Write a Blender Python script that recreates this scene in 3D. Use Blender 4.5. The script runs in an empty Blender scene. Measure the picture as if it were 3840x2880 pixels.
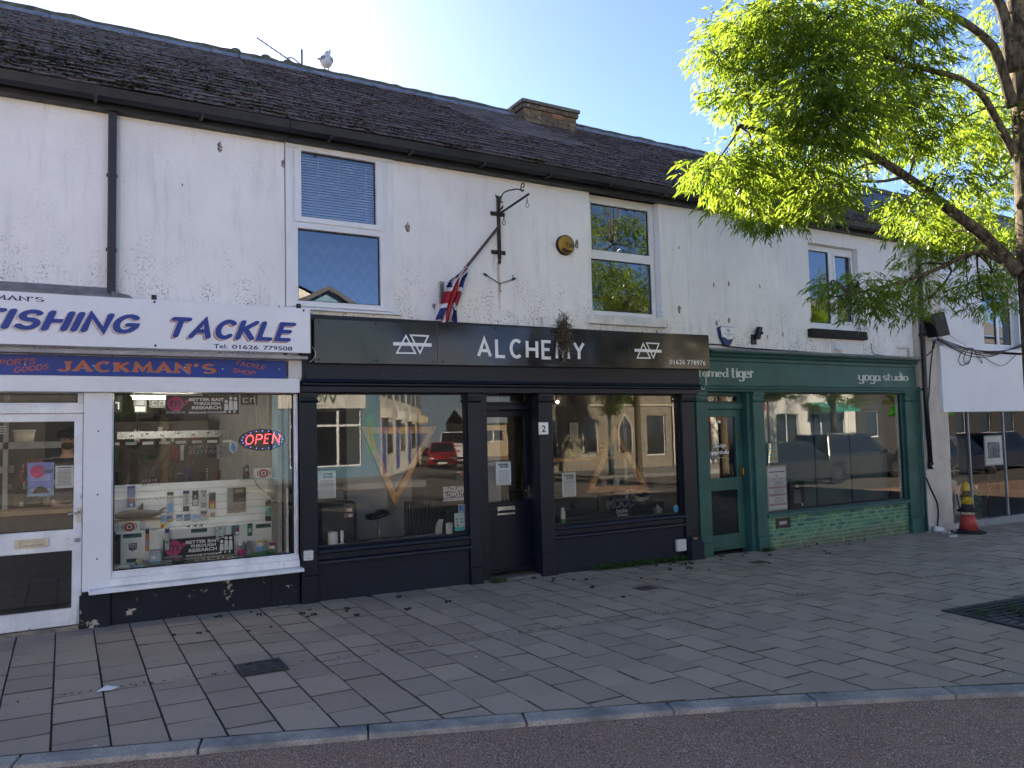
import bpy, bmesh, math, random
import numpy as np
from mathutils import Vector, Matrix
random.seed(7)
rng = np.random.default_rng(7)
S = bpy.context.scene
COL = S.collection
R = math.radians

# ------------------------------------------------------------------ camera
cam = bpy.data.cameras.new('camera')
cam.sensor_fit = 'HORIZONTAL'; cam.sensor_width = 36.0
cam.lens = 36.0 * 2912.72 / 3840.0
cam.clip_start = 0.05; cam.clip_end = 1000
camo = bpy.data.objects.new('camera', cam); COL.objects.link(camo)
_y, _p, _r = 0.52339581, 0.06098566, -0.02339505
fw = Vector((math.sin(_y)*math.cos(_p), math.cos(_y)*math.cos(_p), math.sin(_p)))
rt = Vector((math.cos(_y), -math.sin(_y), 0)); up = rt.cross(fw)
rt, up = math.cos(_r)*rt + math.sin(_r)*up, -math.sin(_r)*rt + math.cos(_r)*up
mw = Matrix((rt, up, -fw)).transposed().to_4x4(); mw.translation = Vector((0, -8.0, 1.65))
camo.matrix_world = mw
S.camera = camo

# ------------------------------------------------------------------ sky, sun, exposure
SUN_EL, SUN_AZ = R(29.5), R(8)
W = bpy.data.worlds.new('World'); S.world = W; W.use_nodes = True
wn = W.node_tree; bg = wn.nodes['Background']
sky = wn.nodes.new('ShaderNodeTexSky'); sky.sky_type = 'NISHITA'; sky.sun_disc = False
sky.sun_elevation = SUN_EL; sky.sun_rotation = SUN_AZ
sky.air_density = 0.3; sky.dust_density = 0.11; sky.ozone_density = 6.0
wn.links.new(sky.outputs[0], bg.inputs[0]); bg.inputs[1].default_value = 0.10
sl = bpy.data.lights.new('sun', 'SUN'); sl.energy = 5.0; sl.angle = R(0.7); sl.color = (1.0, 0.95, 0.87)
so = bpy.data.objects.new('sun', sl); COL.objects.link(so)
sd = Vector((math.sin(SUN_AZ)*math.cos(SUN_EL), math.cos(SUN_AZ)*math.cos(SUN_EL), math.sin(SUN_EL)))
so.location = sd*40; so.rotation_euler = (-sd).to_track_quat('-Z', 'Y').to_euler()
S.view_settings.view_transform = 'Standard'; S.view_settings.look = 'None'
S.view_settings.exposure = 2.7; S.view_settings.gamma = 1.0
S.view_settings.use_curve_mapping = False
try: S.view_settings.use_white_balance = True; S.view_settings.white_balance_temperature = 7800; S.view_settings.white_balance_tint = 10      # the photograph's camera is balanced for open shade
except Exception: pass
try:
    S.cycles.max_bounces = 8; S.cycles.transparent_max_bounces = 16
    S.cycles.caustics_reflective = False; S.cycles.caustics_refractive = False
    S.cycles.sample_clamp_indirect = 6.0
    S.cycles.use_denoising = True
except Exception: pass

# ------------------------------------------------------------------ node helper
class N:
    def __init__(s, name):
        s.m = bpy.data.materials.new(name); s.m.use_nodes = True
        s.t = s.m.node_tree; s.b = s.t.nodes['Principled BSDF']; s.out = s.t.nodes['Material Output']
    def n(s, ty, **kw):
        o = s.t.nodes.new(ty)
        for k, v in kw.items(): setattr(o, k, v)
        return o
    def put(s, sock, v):
        if isinstance(v, bpy.types.NodeSocket): s.t.links.new(v, sock)
        elif isinstance(v, (tuple, list)) and sock.type == 'RGBA': sock.default_value = (*v[:3], 1)
        else: sock.default_value = v
    def math(s, op, a, b=0.0, c=None, clamp=False):
        o = s.n('ShaderNodeMath', operation=op, use_clamp=clamp); s.put(o.inputs[0], a); s.put(o.inputs[1], b)
        if c is not None: s.put(o.inputs[2], c)
        return o.outputs[0]
    def mix(s, f, a, b, mode='MIX'):
        o = s.n('ShaderNodeMix', data_type='RGBA', blend_type=mode)
        s.put(o.inputs[0], f); s.put(o.inputs[6], a); s.put(o.inputs[7], b); return o.outputs[2]
    def obj(s): return s.n('ShaderNodeTexCoord').outputs['Object']
    def pos(s): return s.n('ShaderNodeNewGeometry').outputs['Position']
    def isl(s): return s.n('ShaderNodeNewGeometry').outputs['Random Per Island']
    def xyz(s, v):
        o = s.n('ShaderNodeSeparateXYZ'); s.put(o.inputs[0], v); return o.outputs
    def scl(s, v, sc, loc=(0, 0, 0)):
        o = s.n('ShaderNodeMapping'); s.put(o.inputs[0], v); o.inputs[1].default_value = loc; o.inputs[3].default_value = sc; return o.outputs[0]
    def noise(s, v, scale, det=4, rough=.6, dim=None):
        o = s.n('ShaderNodeTexNoise'); s.put(o.inputs['Vector'], v); o.inputs['Scale'].default_value = scale
        o.inputs['Detail'].default_value = det; o.inputs['Roughness'].default_value = rough; return o.outputs[0]
    def vor(s, v, scale, feat='F1', rnd=1.0):
        o = s.n('ShaderNodeTexVoronoi', feature=feat); s.put(o.inputs['Vector'], v); o.inputs['Scale'].default_value = scale
        o.inputs['Randomness'].default_value = rnd; return o.outputs
    def step(s, v, a, b, lo=0.0, hi=1.0):
        o = s.n('ShaderNodeMapRange', interpolation_type='SMOOTHSTEP'); s.put(o.inputs[0], v)
        o.inputs[1].default_value = a; o.inputs[2].default_value = b; o.inputs[3].default_value = lo; o.inputs[4].default_value = hi
        return o.outputs[0]
    def bump(s, h, strength=.3, dist=.01):
        o = s.n('ShaderNodeBump'); s.put(o.inputs['Height'], h); o.inputs['Strength'].default_value = strength
        o.inputs['Distance'].default_value = dist; s.t.links.new(o.outputs[0], s.b.inputs['Normal'])
    def set(s, **kw):
        nm = dict(col='Base Color', rough='Roughness', metal='Metallic', spec='Specular IOR Level', alpha='Alpha', trans='Transmission Weight', coat='Coat Weight')
        for k, v in kw.items(): s.put(s.b.inputs[nm[k]], v)
        return s

def k(c, f): return tuple(min(1, x*f) for x in c)
_plain = {}
def P(name, col, rough=.55, var=.12, sc=6, bump=.06, bsc=60, metal=0, spec=.4, isl=0):
    """everyday procedural material: mottled colour, mottled gloss, fine bump"""
    if name in _plain: return _plain[name]
    n = N(name); v = n.obj(); f = n.noise(v, sc, 5, .65)
    c = n.mix(n.step(f, .3, .7), k(col, 1-var), k(col, 1+var))
    if isl: c = n.mix(n.isl(), k(col, 1-isl), c)
    n.set(col=c, metal=metal, spec=spec, rough=n.step(n.noise(v, sc*2.3, 3), .3, .7, rough*.85, min(1, rough*1.15)))
    if bump: n.bump(n.noise(v, bsc, 4), bump, .004)
    _plain[name] = n.m; return n.m

def paint_worn(name, col, under, amt=.62, rough=.45, sc=9):
    """old paint that has chipped: small patches show the older coat"""
    n = N(name); v = n.obj(); f = n.noise(v, sc, 6, .7); ch = n.step(f, amt, amt+.03)
    base = n.mix(n.step(n.noise(v, 2.5, 4), .3, .7), k(col, .82), k(col, 1.12))
    base = n.mix(n.math('MULTIPLY', n.step(n.noise(n.scl(v, (9, 9, 1.2)), 3, 5, .7), .52, .75), .35), base, k(col, .45))
    n.set(col=n.mix(ch, base, under), rough=n.mix(ch, (rough,)*3, (.9,)*3), spec=.28)
    n.bump(n.math('SUBTRACT', n.noise(v, 45, 4), n.math('MULTIPLY', ch, .8)), .18, .004); return n.m

# ------------------------------------------------------------------ mesh helper
class MB:
    def __init__(s): s.v = []; s.f = []; s.fm = []; s.mats = []; s.cur = 0; s.fs = []; s.sm = False
    def use(s, m):
        if m not in s.mats: s.mats.append(m)
        s.cur = s.mats.index(m); return s
    def add(s, vs, fs, smooth=None):
        o = len(s.v); s.v += [tuple(p) for p in vs]
        for f in fs: s.f.append(tuple(i+o for i in f)); s.fm.append(s.cur); s.fs.append(s.sm if smooth is None else smooth)
        return s
    def poly(s, pts): return s.add(pts, [tuple(range(len(pts)))], False)
    def box(s, x0, x1, y0, y1, z0, z1, rz=0, c=None):
        vs = [(x, y, z) for x in (x0, x1) for y in (y0, y1) for z in (z0, z1)]
        if rz:
            cx, cy = c or ((x0+x1)/2, (y0+y1)/2); ca, sa = math.cos(rz), math.sin(rz)
            vs = [(cx+(x-cx)*ca-(y-cy)*sa, cy+(x-cx)*sa+(y-cy)*ca, z) for x, y, z in vs]
        return s.add(vs, [(0, 1, 3, 2), (4, 6, 7, 5), (0, 4, 5, 1), (2, 3, 7, 6), (0, 2, 6, 4), (1, 5, 7, 3)], False)
    def prism(s, pts, y0, y1):
        """outline in x,z pushed from y0 to y1"""
        n = len(pts); vs = [(x, y0, z) for x, z in pts]+[(x, y1, z) for x, z in pts]
        return s.add(vs, [tuple(range(n)), tuple(range(2*n-1, n-1, -1))]+[(i, (i+1) % n, n+(i+1) % n, n+i) for i in range(n)], False)
    def prismx(s, pts, x0, x1):
        """outline in y,z pushed along x"""
        n = len(pts); vs = [(x0, y, z) for y, z in pts]+[(x1, y, z) for y, z in pts]
        return s.add(vs, [tuple(range(n)), tuple(range(2*n-1, n-1, -1))]+[(i, (i+1) % n, n+(i+1) % n, n+i) for i in range(n)], False)
    def prismz(s, pts, z0, z1):
        n = len(pts); vs = [(x, y, z0) for x, y in pts]+[(x, y, z1) for x, y in pts]
        return s.add(vs, [tuple(range(n)), tuple(range(2*n-1, n-1, -1))]+[(i, (i+1) % n, n+(i+1) % n, n+i) for i in range(n)], False)
    def tube(s, pts, r, n=8, r1=None, cap=True):
        pts = [Vector(p) for p in pts]; m = len(pts); vs = []
        for i, p in enumerate(pts):
            d = (pts[min(i+1, m-1)]-pts[max(i-1, 0)])
            d = d.normalized() if d.length > 1e-9 else Vector((0, 0, 1))
            a = d.cross(Vector((0, 0, 1)) if abs(d.z) < .9 else Vector((1, 0, 0))).normalized(); b = d.cross(a)
            rr = r[i] if isinstance(r, (list, tuple)) else (r if r1 is None else r+(r1-r)*i/(m-1))
            vs += [p+(a*math.cos(t)+b*math.sin(t))*rr for t in (2*math.pi*j/n for j in range(n))]
        fs = [(i*n+j, i*n+(j+1) % n, (i+1)*n+(j+1) % n, (i+1)*n+j) for i in range(m-1) for j in range(n)]
        s.add(vs, fs, True)
        if cap: s.f += [tuple(len(s.v)-len(vs)+j for j in range(n)), tuple(len(s.v)-1-j for j in range(n))]; s.fm += [s.cur]*2; s.fs += [False]*2
        return s
    def lathe(s, c, prof, n=16, ax='z', smooth=True):
        vs = []
        for r, h in prof:
            for j in range(n):
                a = 2*math.pi*j/n; u, w = r*math.cos(a), r*math.sin(a)
                vs.append((c[0]+u, c[1]+w, c[2]+h) if ax == 'z' else ((c[0]+u, c[1]+h, c[2]+w) if ax == 'y' else (c[0]+h, c[1]+u, c[2]+w)))
        m = len(prof); fs = [(i*n+j, i*n+(j+1) % n, (i+1)*n+(j+1) % n, (i+1)*n+j) for i in range(m-1) for j in range(n)]
        s.add(vs, fs, smooth)
        o = len(s.v)-len(vs)
        for q in (0, m-1):
            if prof[q][0] > 1e-6: s.f.append(tuple(o+q*n+j for j in range(n))); s.fm.append(s.cur); s.fs.append(False)
        return s
    def ball(s, c, rx, ry=None, rz=None, n=12, m=8):
        ry = ry or rx; rz = rz or rx; vs = []
        for i in range(m+1):
            t = math.pi*i/m
            for j in range(n):
                a = 2*math.pi*j/n; q = max(math.sin(t), .02)
                vs.append((c[0]+rx*q*math.cos(a), c[1]+ry*q*math.sin(a), c[2]+rz*math.cos(t)))
        return s.add(vs, [(i*n+j, i*n+(j+1) % n, (i+1)*n+(j+1) % n, (i+1)*n+j) for i in range(m) for j in range(n)], True)
    def panel(s, x0, x1, z0, z1, y, holes=(), dep=.05, back=True):
        """board in the x,z plane with rectangular holes cut through"""
        xs = sorted({x0, x1, *[min(max(h[i], x0), x1) for h in holes for i in (0, 1)]}); zs = sorted({z0, z1, *[min(max(h[i], z0), z1) for h in holes for i in (2, 3)]})
        def hol(i, j):
            if not (0 <= i < len(xs)-1 and 0 <= j < len(zs)-1): return True
            cx, cz = (xs[i]+xs[i+1])/2, (zs[j]+zs[j+1])/2
            return any(h[0] < cx < h[1] and h[2] < cz < h[3] for h in holes)
        for i in range(len(xs)-1):
            for j in range(len(zs)-1):
                if hol(i, j): continue
                a, b, c, d = xs[i], xs[i+1], zs[j], zs[j+1]
                s.poly([(a, y, c), (b, y, c), (b, y, d), (a, y, d)])
                if back: s.poly([(a, y+dep, d), (b, y+dep, d), (b, y+dep, c), (a, y+dep, c)])
                if hol(i-1, j): s.poly([(a, y, c), (a, y, d), (a, y+dep, d), (a, y+dep, c)])
                if hol(i+1, j): s.poly([(b, y, d), (b, y, c), (b, y+dep, c), (b, y+dep, d)])
                if hol(i, j-1): s.poly([(b, y, c), (a, y, c), (a, y+dep, c), (b, y+dep, c)])
                if hol(i, j+1): s.poly([(a, y, d), (b, y, d), (b, y+dep, d), (a, y+dep, d)])
        return s
    def quad(s, x0, x1, z0, z1, y): return s.poly([(x0, y, z0), (x1, y, z0), (x1, y, z1), (x0, y, z1)])
    def build(s, name, mat=None, parent=None, bevel=0, merge=False, recalc=True):
        me = bpy.data.meshes.new(name)
        vs = s.v
        if parent is not None: o = wloc(parent)
        else:
            a = np.array(vs); o = Vector(((a[:, 0].min()+a[:, 0].max())/2, (a[:, 1].min()+a[:, 1].max())/2, a[:, 2].min()))
        me.from_pydata([(x-o.x, y-o.y, z-o.z) for x, y, z in vs], [], s.f)
        for m in (s.mats or [mat]): me.materials.append(m)
        if s.mats: me.polygons.foreach_set('material_index', s.fm)
        me.polygons.foreach_set('use_smooth', s.fs)
        if merge or recalc:
            b = bmesh.new(); b.from_mesh(me)
            if merge: bmesh.ops.remove_doubles(b, verts=b.verts, dist=1e-5)
            if recalc: bmesh.ops.recalc_face_normals(b, faces=b.faces)
            b.to_mesh(me); b.free()
        ob = bpy.data.objects.new(name, me); COL.objects.link(ob)
        if parent is not None: ob.parent = parent
        else: ob.location = o
        if bevel:
            mo = ob.modifiers.new('soft_edges', 'BEVEL'); mo.width = bevel; mo.segments = 2; mo.limit_method = 'ANGLE'; mo.angle_limit = R(40)
        return ob

def wloc(o):
    v = Vector(o.location)
    while o.parent is not None: o = o.parent; v += Vector(o.location)
    return v
def tag(o, label, cat, group=None, kind=None):
    if kind: o['kind'] = kind
    if label: o['label'] = label
    if cat: o['category'] = cat
    if group: o['group'] = group
    return o
def thing(name, label, cat, loc=(0, 0, 0), group=None):
    o = bpy.data.objects.new(name, None); o.empty_display_size = .1; COL.objects.link(o); o.location = loc
    return tag(o, label, cat, group)
def struct(o): o['kind'] = 'structure'; return o
def copy_tree(o, parent=None):
    c = o.copy(); COL.objects.link(c)
    if parent is not None: c.parent = parent
    for ch in list(o.children): copy_tree(ch, c)
    return c
def gz(x): return -.0155*max(-6, min(30, x))          # the street falls gently to the right
def smooth(pts, n=6):
    """Catmull-Rom through the points"""
    p = [Vector(q) for q in pts]; p = [2*p[0]-p[1]]+p+[2*p[-1]-p[-2]]; o = []
    for i in range(1, len(p)-2):
        for j in range(n):
            t = j/n; a, b, c, d = p[i-1:i+3]
            o.append(.5*((2*b)+(c-a)*t+(2*a-5*b+4*c-d)*t*t+(3*b-a-3*c+d)*t**3))
    return o+[p[-2]]

# ------------------------------------------------------------------ lettering
_fc = {}
def font_mesh(s, bold):
    if (s, bold) not in _fc:
        cu = bpy.data.curves.new('lettering', 'FONT'); cu.body = s; cu.resolution_u = 3; cu.offset = bold; cu.align_x = 'CENTER'
        cu.space_line = .95
        o = bpy.data.objects.new('lettering', cu); me = o.to_mesh()
        _fc[(s, bold)] = ([tuple(v.co) for v in me.vertices], [tuple(p.vertices) for p in me.polygons])
        o.to_mesh_clear(); bpy.data.objects.remove(o); bpy.data.curves.remove(cu)
    return _fc[(s, bold)]
def txt(mb, s, x0, x1, z0, z1, y, bold=0.0, flip=False):
    v, f = font_mesh(s, bold); a = np.array(v)
    lo, hi = a.min(0), a.max(0); sx = (x1-x0)/(hi[0]-lo[0]); sz = (z1-z0)/(hi[1]-lo[1])
    out = []
    for p in v:
        x = x0+(p[0]-lo[0])*sx
        if flip: x = x0+x1-x
        out.append((x, y, z0+(p[1]-lo[1])*sz))
    mb.add(out, f, False)

def arc(cx, cy, rx, ry, a0, a1, n=9): return [(cx+rx*math.cos(R(a0+(a1-a0)*i/n)), cy+ry*math.sin(R(a0+(a1-a0)*i/n))) for i in range(n+1)]
GL = {
 'A': (.7, [[(0, 0), (.35, 1), (.7, 0)], [(.13, .32), (.57, .32)]]),
 'B': (.6, [[(0, 0), (0, 1), (.3, 1)]+arc(.3, .76, .27, .24, 90, -90)+[(0, .52)], [(0, .52), (.3, .52)]+arc(.3, .26, .3, .26, 90, -90)+[(0, 0)]]),
 'C': (.62, [arc(.34, .5, .34, .5, 48, 312, 14)]),
 'D': (.64, [[(0, 0), (0, 1), (.26, 1)]+arc(.26, .5, .38, .5, 90, -90, 12)+[(0, 0)]]),
 'E': (.52, [[(.52, 1), (0, 1), (0, 0), (.52, 0)], [(0, .52), (.44, .52)]]),
 'F': (.5, [[(.52, 1), (0, 1), (0, 0)], [(0, .52), (.42, .52)]]),
 'G': (.68, [arc(.35, .5, .35, .5, 48, 340, 15)+[(.68, .44), (.42, .44)]]),
 'H': (.62, [[(0, 0), (0, 1)], [(.62, 0), (.62, 1)], [(0, .5), (.62, .5)]]),
 'I': (.0, [[(0, 0), (0, 1)]]),
 'J': (.42, [[(.42, 1), (.42, .26)]+arc(.2, .26, .22, .26, 0, -160, 8)]),
 'K': (.6, [[(0, 0), (0, 1)], [(.58, 1), (0, .42)], [(.18, .58), (.6, 0)]]),
 'L': (.5, [[(0, 1), (0, 0), (.5, 0)]]),
 'M': (.8, [[(0, 0), (.06, 1), (.4, .2), (.74, 1), (.8, 0)]]),
 'N': (.66, [[(0, 0), (0, 1), (.66, 0), (.66, 1)]]),
 'O': (.72, [arc(.36, .5, .36, .5, 90, 450, 18)]),
 'P': (.56, [[(0, 0), (0, 1), (.28, 1)]+arc(.28, .74, .28, .26, 90, -90)+[(0, .48)]]),
 'R': (.6, [[(0, 0), (0, 1), (.28, 1)]+arc(.28, .75, .28, .25, 90, -90)+[(0, .5)], [(.26, .5), (.6, 0)]]),
 'S': (.58, [arc(.3, .75, .27, .25, 35, 270, 10)+arc(.3, .26, .29, .26, 80, -150, 11)]),
 'T': (.6, [[(0, 1), (.6, 1)], [(.3, 1), (.3, 0)]]),
 'U': (.62, [[(0, 1), (0, .3)]+arc(.31, .3, .31, .3, 180, 360, 10)+[(.62, 1)]]),
 'Y': (.64, [[(0, 1), (.32, .48), (.64, 1)], [(.32, .48), (.32, 0)]]),
 "'": (.12, [[(.09, 1.02), (.03, .74)]]), ' ': (.3, []),
 'a': (.42, [arc(.2, .26, .2, .26, 60, 400, 12), [(.42, .54), (.42, .08), (.5, 0)]]),
 'd': (.44, [arc(.2, .26, .2, .26, 60, 400, 12), [(.34, 1), (.42, .94), (.42, .08), (.5, 0)]]),
 'e': (.42, [[(.02, .28), (.4, .34)]+arc(.2, .28, .2, .25, 20, 310, 12)]),
 'g': (.42, [arc(.2, .28, .2, .24, 60, 400, 12), [(.42, .54), (.42, -.1)]+arc(.2, -.12, .22, .18, 0, -150, 8)]),
 'i': (.08, [[(-.04, .5), (.04, .54), (.04, .08), (.12, 0)], [(.02, .72), (.06, .78)]]),
 'm': (.7, [[(-.05, .5), (0, .54), (0, 0)], [(0, .4)]+arc(.17, .36, .16, .18, 150, 0, 6)+[(.33, 0)], [(.33, .4)]+arc(.5, .36, .17, .18, 150, 0, 6)+[(.67, .08), (.76, 0)]]),
 'o': (.42, [arc(.21, .27, .21, .27, 90, 450, 14)]),
 'r': (.28, [[(-.05, .5), (0, .54), (0, 0)], [(0, .36), (.14, .54), (.28, .5)]]),
 's': (.32, [arc(.16, .4, .15, .14, 30, 270, 8)+arc(.16, .13, .16, .13, 90, -150, 8)]),
 't': (.3, [[(.1, .8), (.08, .12)]+arc(.2, .1, .11, .1, 180, 300, 5), [(-.06, .54), (.28, .54)]]),
 'u': (.44, [[(-.05, .54), (0, .5), (0, .2)]+arc(.2, .2, .2, .2, 180, 360, 7)+[(.4, .54)], [(.4, .5), (.4, .08), (.5, 0)]]),
 'y': (.44, [[(-.05, .54), (0, .5), (0, .24)]+arc(.2, .22, .2, .2, 180, 360, 7)+[(.4, .54)], [(.4, .5), (.4, -.1)]+arc(.18, -.12, .22, .18, 0, -150, 8)]),
}
def strokes(mb, s, x0, x1, z0, z1, y, w=.16, gap=.22, contrast=1.0, cap='flat', shear=0.0, serif=0.0, flip=False, step=.00012):
    lines = []; cx = 0
    for ch in s:
        gw, ps = GL[ch]
        for pl in ps: lines.append([(cx+a, b) for a, b in pl])
        cx += gw+gap
    polys = []
    for pl in lines:
        n = len(pl); closed = abs(pl[0][0]-pl[-1][0])+abs(pl[0][1]-pl[-1][1]) < 1e-6
        L = []; Rr = []
        for i in range(n):
            p = pl[i]
            a = pl[i-1] if i > 0 else (pl[-2] if closed else None); b = pl[i+1] if i < n-1 else (pl[1] if closed else None)
            def dn(u, v): q = math.hypot(v[0]-u[0], v[1]-u[1]) or 1; return ((v[0]-u[0])/q, (v[1]-u[1])/q)
            d1 = dn(a, p) if a else dn(p, b); d2 = dn(p, b) if b else d1
            t = (d1[0]+d2[0], d1[1]+d2[1]); q = math.hypot(*t) or 1; t = (t[0]/q, t[1]/q)
            cosh = max(.45, t[0]*d1[0]+t[1]*d1[1]); nb = (abs(d1[1])+abs(d2[1]))/2
            h = w/2*(contrast+(1-contrast)*nb)/cosh
            nx, ny = -t[1], t[0]; L.append((p[0]+nx*h, p[1]+ny*h)); Rr.append((p[0]-nx*h, p[1]-ny*h))
        for i in range(n-1): polys.append(('q', len(polys), [L[i], L[i+1], Rr[i+1], Rr[i]]))
        grp = [pp for pp in polys[-(n-1):]]
        if cap == 'round' and not closed:
            for e in (0, n-1): polys.append(('c', 0, arc(pl[e][0], pl[e][1], w/2, w/2, 0, 330, 11)))
        if serif and not closed:
            for e, o in ((0, 1), (n-1, n-2)):
                dx, dz = pl[o][0]-pl[e][0], pl[o][1]-pl[e][1]
                if abs(dz) > 1.4*abs(dx) and (abs(pl[e][1]) < .02 or abs(pl[e][1]-1) < .02):
                    zz = .0 if pl[e][1] < .5 else 1.0; q = .13; zc = (zz, zz+q) if zz == 0 else (zz-q, zz)
                    polys.append(('s', 0, [(pl[e][0]-serif, zc[0]), (pl[e][0]+serif, zc[0]), (pl[e][0]+serif, zc[1]), (pl[e][0]-serif, zc[1])]))
    P2 = [[(a+shear*b, b) for a, b in q[2]] for q in polys]
    al = [p for q in P2 for p in q]; ax, bx = min(p[0] for p in al), max(p[0] for p in al); az, bz = min(p[1] for p in al), max(p[1] for p in al)
    for i, q in enumerate(P2):
        yy = y-(i % 40)*step if not flip else y+(i % 40)*step
        o = [(x0+(a-ax)/(bx-ax)*(x1-x0), z0+(b-az)/(bz-az)*(z1-z0)) for a, b in q]
        if flip: o = [(x0+x1-a, b) for a, b in o]
        mb.poly([(a, yy, b) for a, b in o])
# ------------------------------------------------------------------ materials of the place
def m_wall():
    n = N('white_render'); v = n.pos(); x, y, z = n.xyz(v)
    big = n.noise(v, .9, 5, .6); c = n.mix(n.step(big, .3, .7), (.78, .775, .765), (.87, .865, .85))
    # grey weathering washes running down
    wash = n.step(n.noise(n.scl(v, (5, 5, .55)), 1.6, 6, .7), .5, .78)
    c = n.mix(n.math('MULTIPLY', wash, .38), c, (.36, .37, .36))
    # black mould speckle, thickest low down on the wall
    low = n.step(z, 3.75, 2.75); sp = n.step(n.noise(v, 42, 3, .75), .53, .60); pat = n.step(n.noise(n.scl(v, (1.6, 1.6, .9)), 2.2, 5, .7), .43, .62)
    mo = n.math('MULTIPLY', n.math('MULTIPLY', sp, pat), n.math('MULTIPLY_ADD', low, .92, .12))
    c = n.mix(mo, c, (.045, .047, .04))
    gr = n.math('MULTIPLY', n.math('MULTIPLY', n.step(n.noise(n.scl(v, (7, 7, 1.1)), 2.2, 5, .7), .5, .72), n.step(z, 3.35, 2.7)), .55)
    c = n.mix(gr, c, (.17, .17, .12))
    # brown splashes with a short drip
    cb = n.n('ShaderNodeCombineXYZ'); n.put(cb.inputs[0], x); n.put(cb.inputs[1], n.math('MULTIPLY', z, .5)); vn = n.n('ShaderNodeTexVoronoi', voronoi_dimensions='2D'); n.put(vn.inputs['Vector'], cb.outputs[0]); vn.inputs['Scale'].default_value = 3.0; vo = vn.outputs; d = n.math('ADD', vo['Distance'], n.math('MULTIPLY', n.math('SUBTRACT', n.noise(v, 26, 3, .7), .5), .17))
    keep = n.step(n.xyz(vo['Color'])[0], .62, .64)
    c = n.mix(n.math('MULTIPLY', n.math('MULTIPLY', n.math('LESS_THAN', d, n.math('MULTIPLY', n.xyz(vo['Color'])[1], .09)), keep), n.step(n.noise(v, 75, 3, .6), .36, .5)), c, (.13, .085, .055))
    # rust runs under the iron bracket
    for (cx, zt, w, ln, am) in ((4.47, 3.68, .018, .75, .62), (4.41, 3.78, .02, .30, .3), (3.85, 3.0, .03, .35, .5), (4.34, 3.48, .012, .12, .3), (5.05, 3.05, .035, .2, .35)):
        dx = n.math('ABSOLUTE', n.math('SUBTRACT', n.math('ADD', x, n.math('MULTIPLY', n.math('SUBTRACT', n.noise(v, 6), .5), .05)), cx))
        f = n.math('MULTIPLY', n.step(dx, w*1.6, w*.2), n.math('MULTIPLY', n.step(z, zt, zt-.02), n.step(z, zt-ln, zt-ln*.3)))
        c = n.mix(n.math('MULTIPLY', f, am), c, (.30, .17, .07))
    n.set(col=c, rough=.88, spec=.25)
    n.bump(n.math('ADD', n.noise(v, 16, 5, .7), n.math('MULTIPLY', n.noise(v, 130, 3), .5)), .22, .012); return n.m
def m_paving():
    n = N('grey_mauve_paving'); v = n.pos(); i = n.isl()
    c = n.mix(i, (.38, .285, .212), (.48, .365, .272))
    c = n.mix(n.step(n.noise(v, 1.1, 5, .65), .35, .7), c, n.mix(i, (.33, .25, .187), (.42, .325, .245)))
    c = n.mix(n.math('MULTIPLY', n.step(n.noise(v, 120, 3, .7), .45, .7), .35), c, (.42, .39, .38))
    c = n.mix(n.math('MULTIPLY', n.step(n.noise(v, 7, 6, .75), .54, .74), .45), c, (.2, .17, .155))
    c = n.mix(n.step(n.vor(v, 3.1)['Distance'], .055, .035), c, (.5, .49, .48))
    n.set(col=c, rough=.82, spec=.3); n.bump(n.math('ADD', n.noise(v, 90, 4, .7), n.noise(v, 9, 4)), .35, .006); return n.m
def m_asphalt():
    n = N('reddish_asphalt'); v = n.pos()
    vo = n.vor(v, 150); st = n.xyz(vo['Color'])
    c = n.mix(n.step(n.noise(v, 1.3, 5, .6), .3, .7), (.46, .215, .125), (.56, .295, .175))
    c = n.mix(n.step(st[0], .35, .9), c, n.mix(st[1], (.42, .27, .19), (.55, .43, .33)))
    c = n.mix(n.step(vo['Distance'], .42, .62), c, (.13, .095, .085))
    c = n.mix(n.step(st[2], .955, .965), c, (.6, .56, .5))
    n.set(col=c, rough=.85, spec=.3); n.bump(n.math('ADD', n.math('MULTIPLY', vo['Distance'], -1), n.noise(v, 40, 4)), .35, .005); return n.m
def m_granite():
    n = N('granite_kerb_stone'); v = n.pos(); vo = n.vor(v, 190)
    c = n.mix(n.xyz(vo['Color'])[0], (.26, .235, .205), (.52, .47, .42)); c = n.mix(n.step(n.noise(v, 3, 5), .4, .7), c, k((.2, .2, .2), .8))
    n.set(col=c, rough=.8); n.bump(n.noise(v, 130, 3), .4, .005); return n.m
def m_slate():
    n = N('old_roof_slate'); v = n.pos(); i = n.isl(); x, y, z = n.xyz(v)
    c = n.mix(i, (.11, .09, .082), (.21, .175, .165))
    c = n.mix(n.step(n.noise(v, 9, 6, .75), .42, .66), c, (.14, .092, .078))
    st = n.step(n.noise(n.scl(v, (1.6, 7, 7)), 3.4, 7, .78), .585, .66)
    c = n.mix(n.math('MULTIPLY', st, n.step(n.noise(v, .8, 3), .42, .6)), c, (.42, .40, .40))
    c = n.mix(n.math('MULTIPLY', n.step(n.noise(v, 5.5, 5, .7), .52, .62), n.step(x, 4.5, 0)), c, (.085, .09, .05))
    n.set(col=c, rough=.85, spec=.25); n.bump(n.noise(v, 34, 6, .75), .3, .012); return n.m
def m_brick():
    n = N('weathered_yellow_brick'); v = n.pos(); i = n.isl()
    c = n.mix(i, (.11, .075, .045), (.24, .155, .085)); c = n.mix(n.step(n.noise(v, 6, 6, .7), .52, .66), c, (.04, .035, .03))
    c = n.mix(n.math('MULTIPLY', n.step(n.noise(v, 11, 5, .7), .6, .7), n.step(n.xyz(v)[2], 7.0, 6.75)), c, (.4, .4, .36))
    n.set(col=c, rough=.9); n.bump(n.noise(v, 50, 5, .7), .5, .01); return n.m
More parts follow.
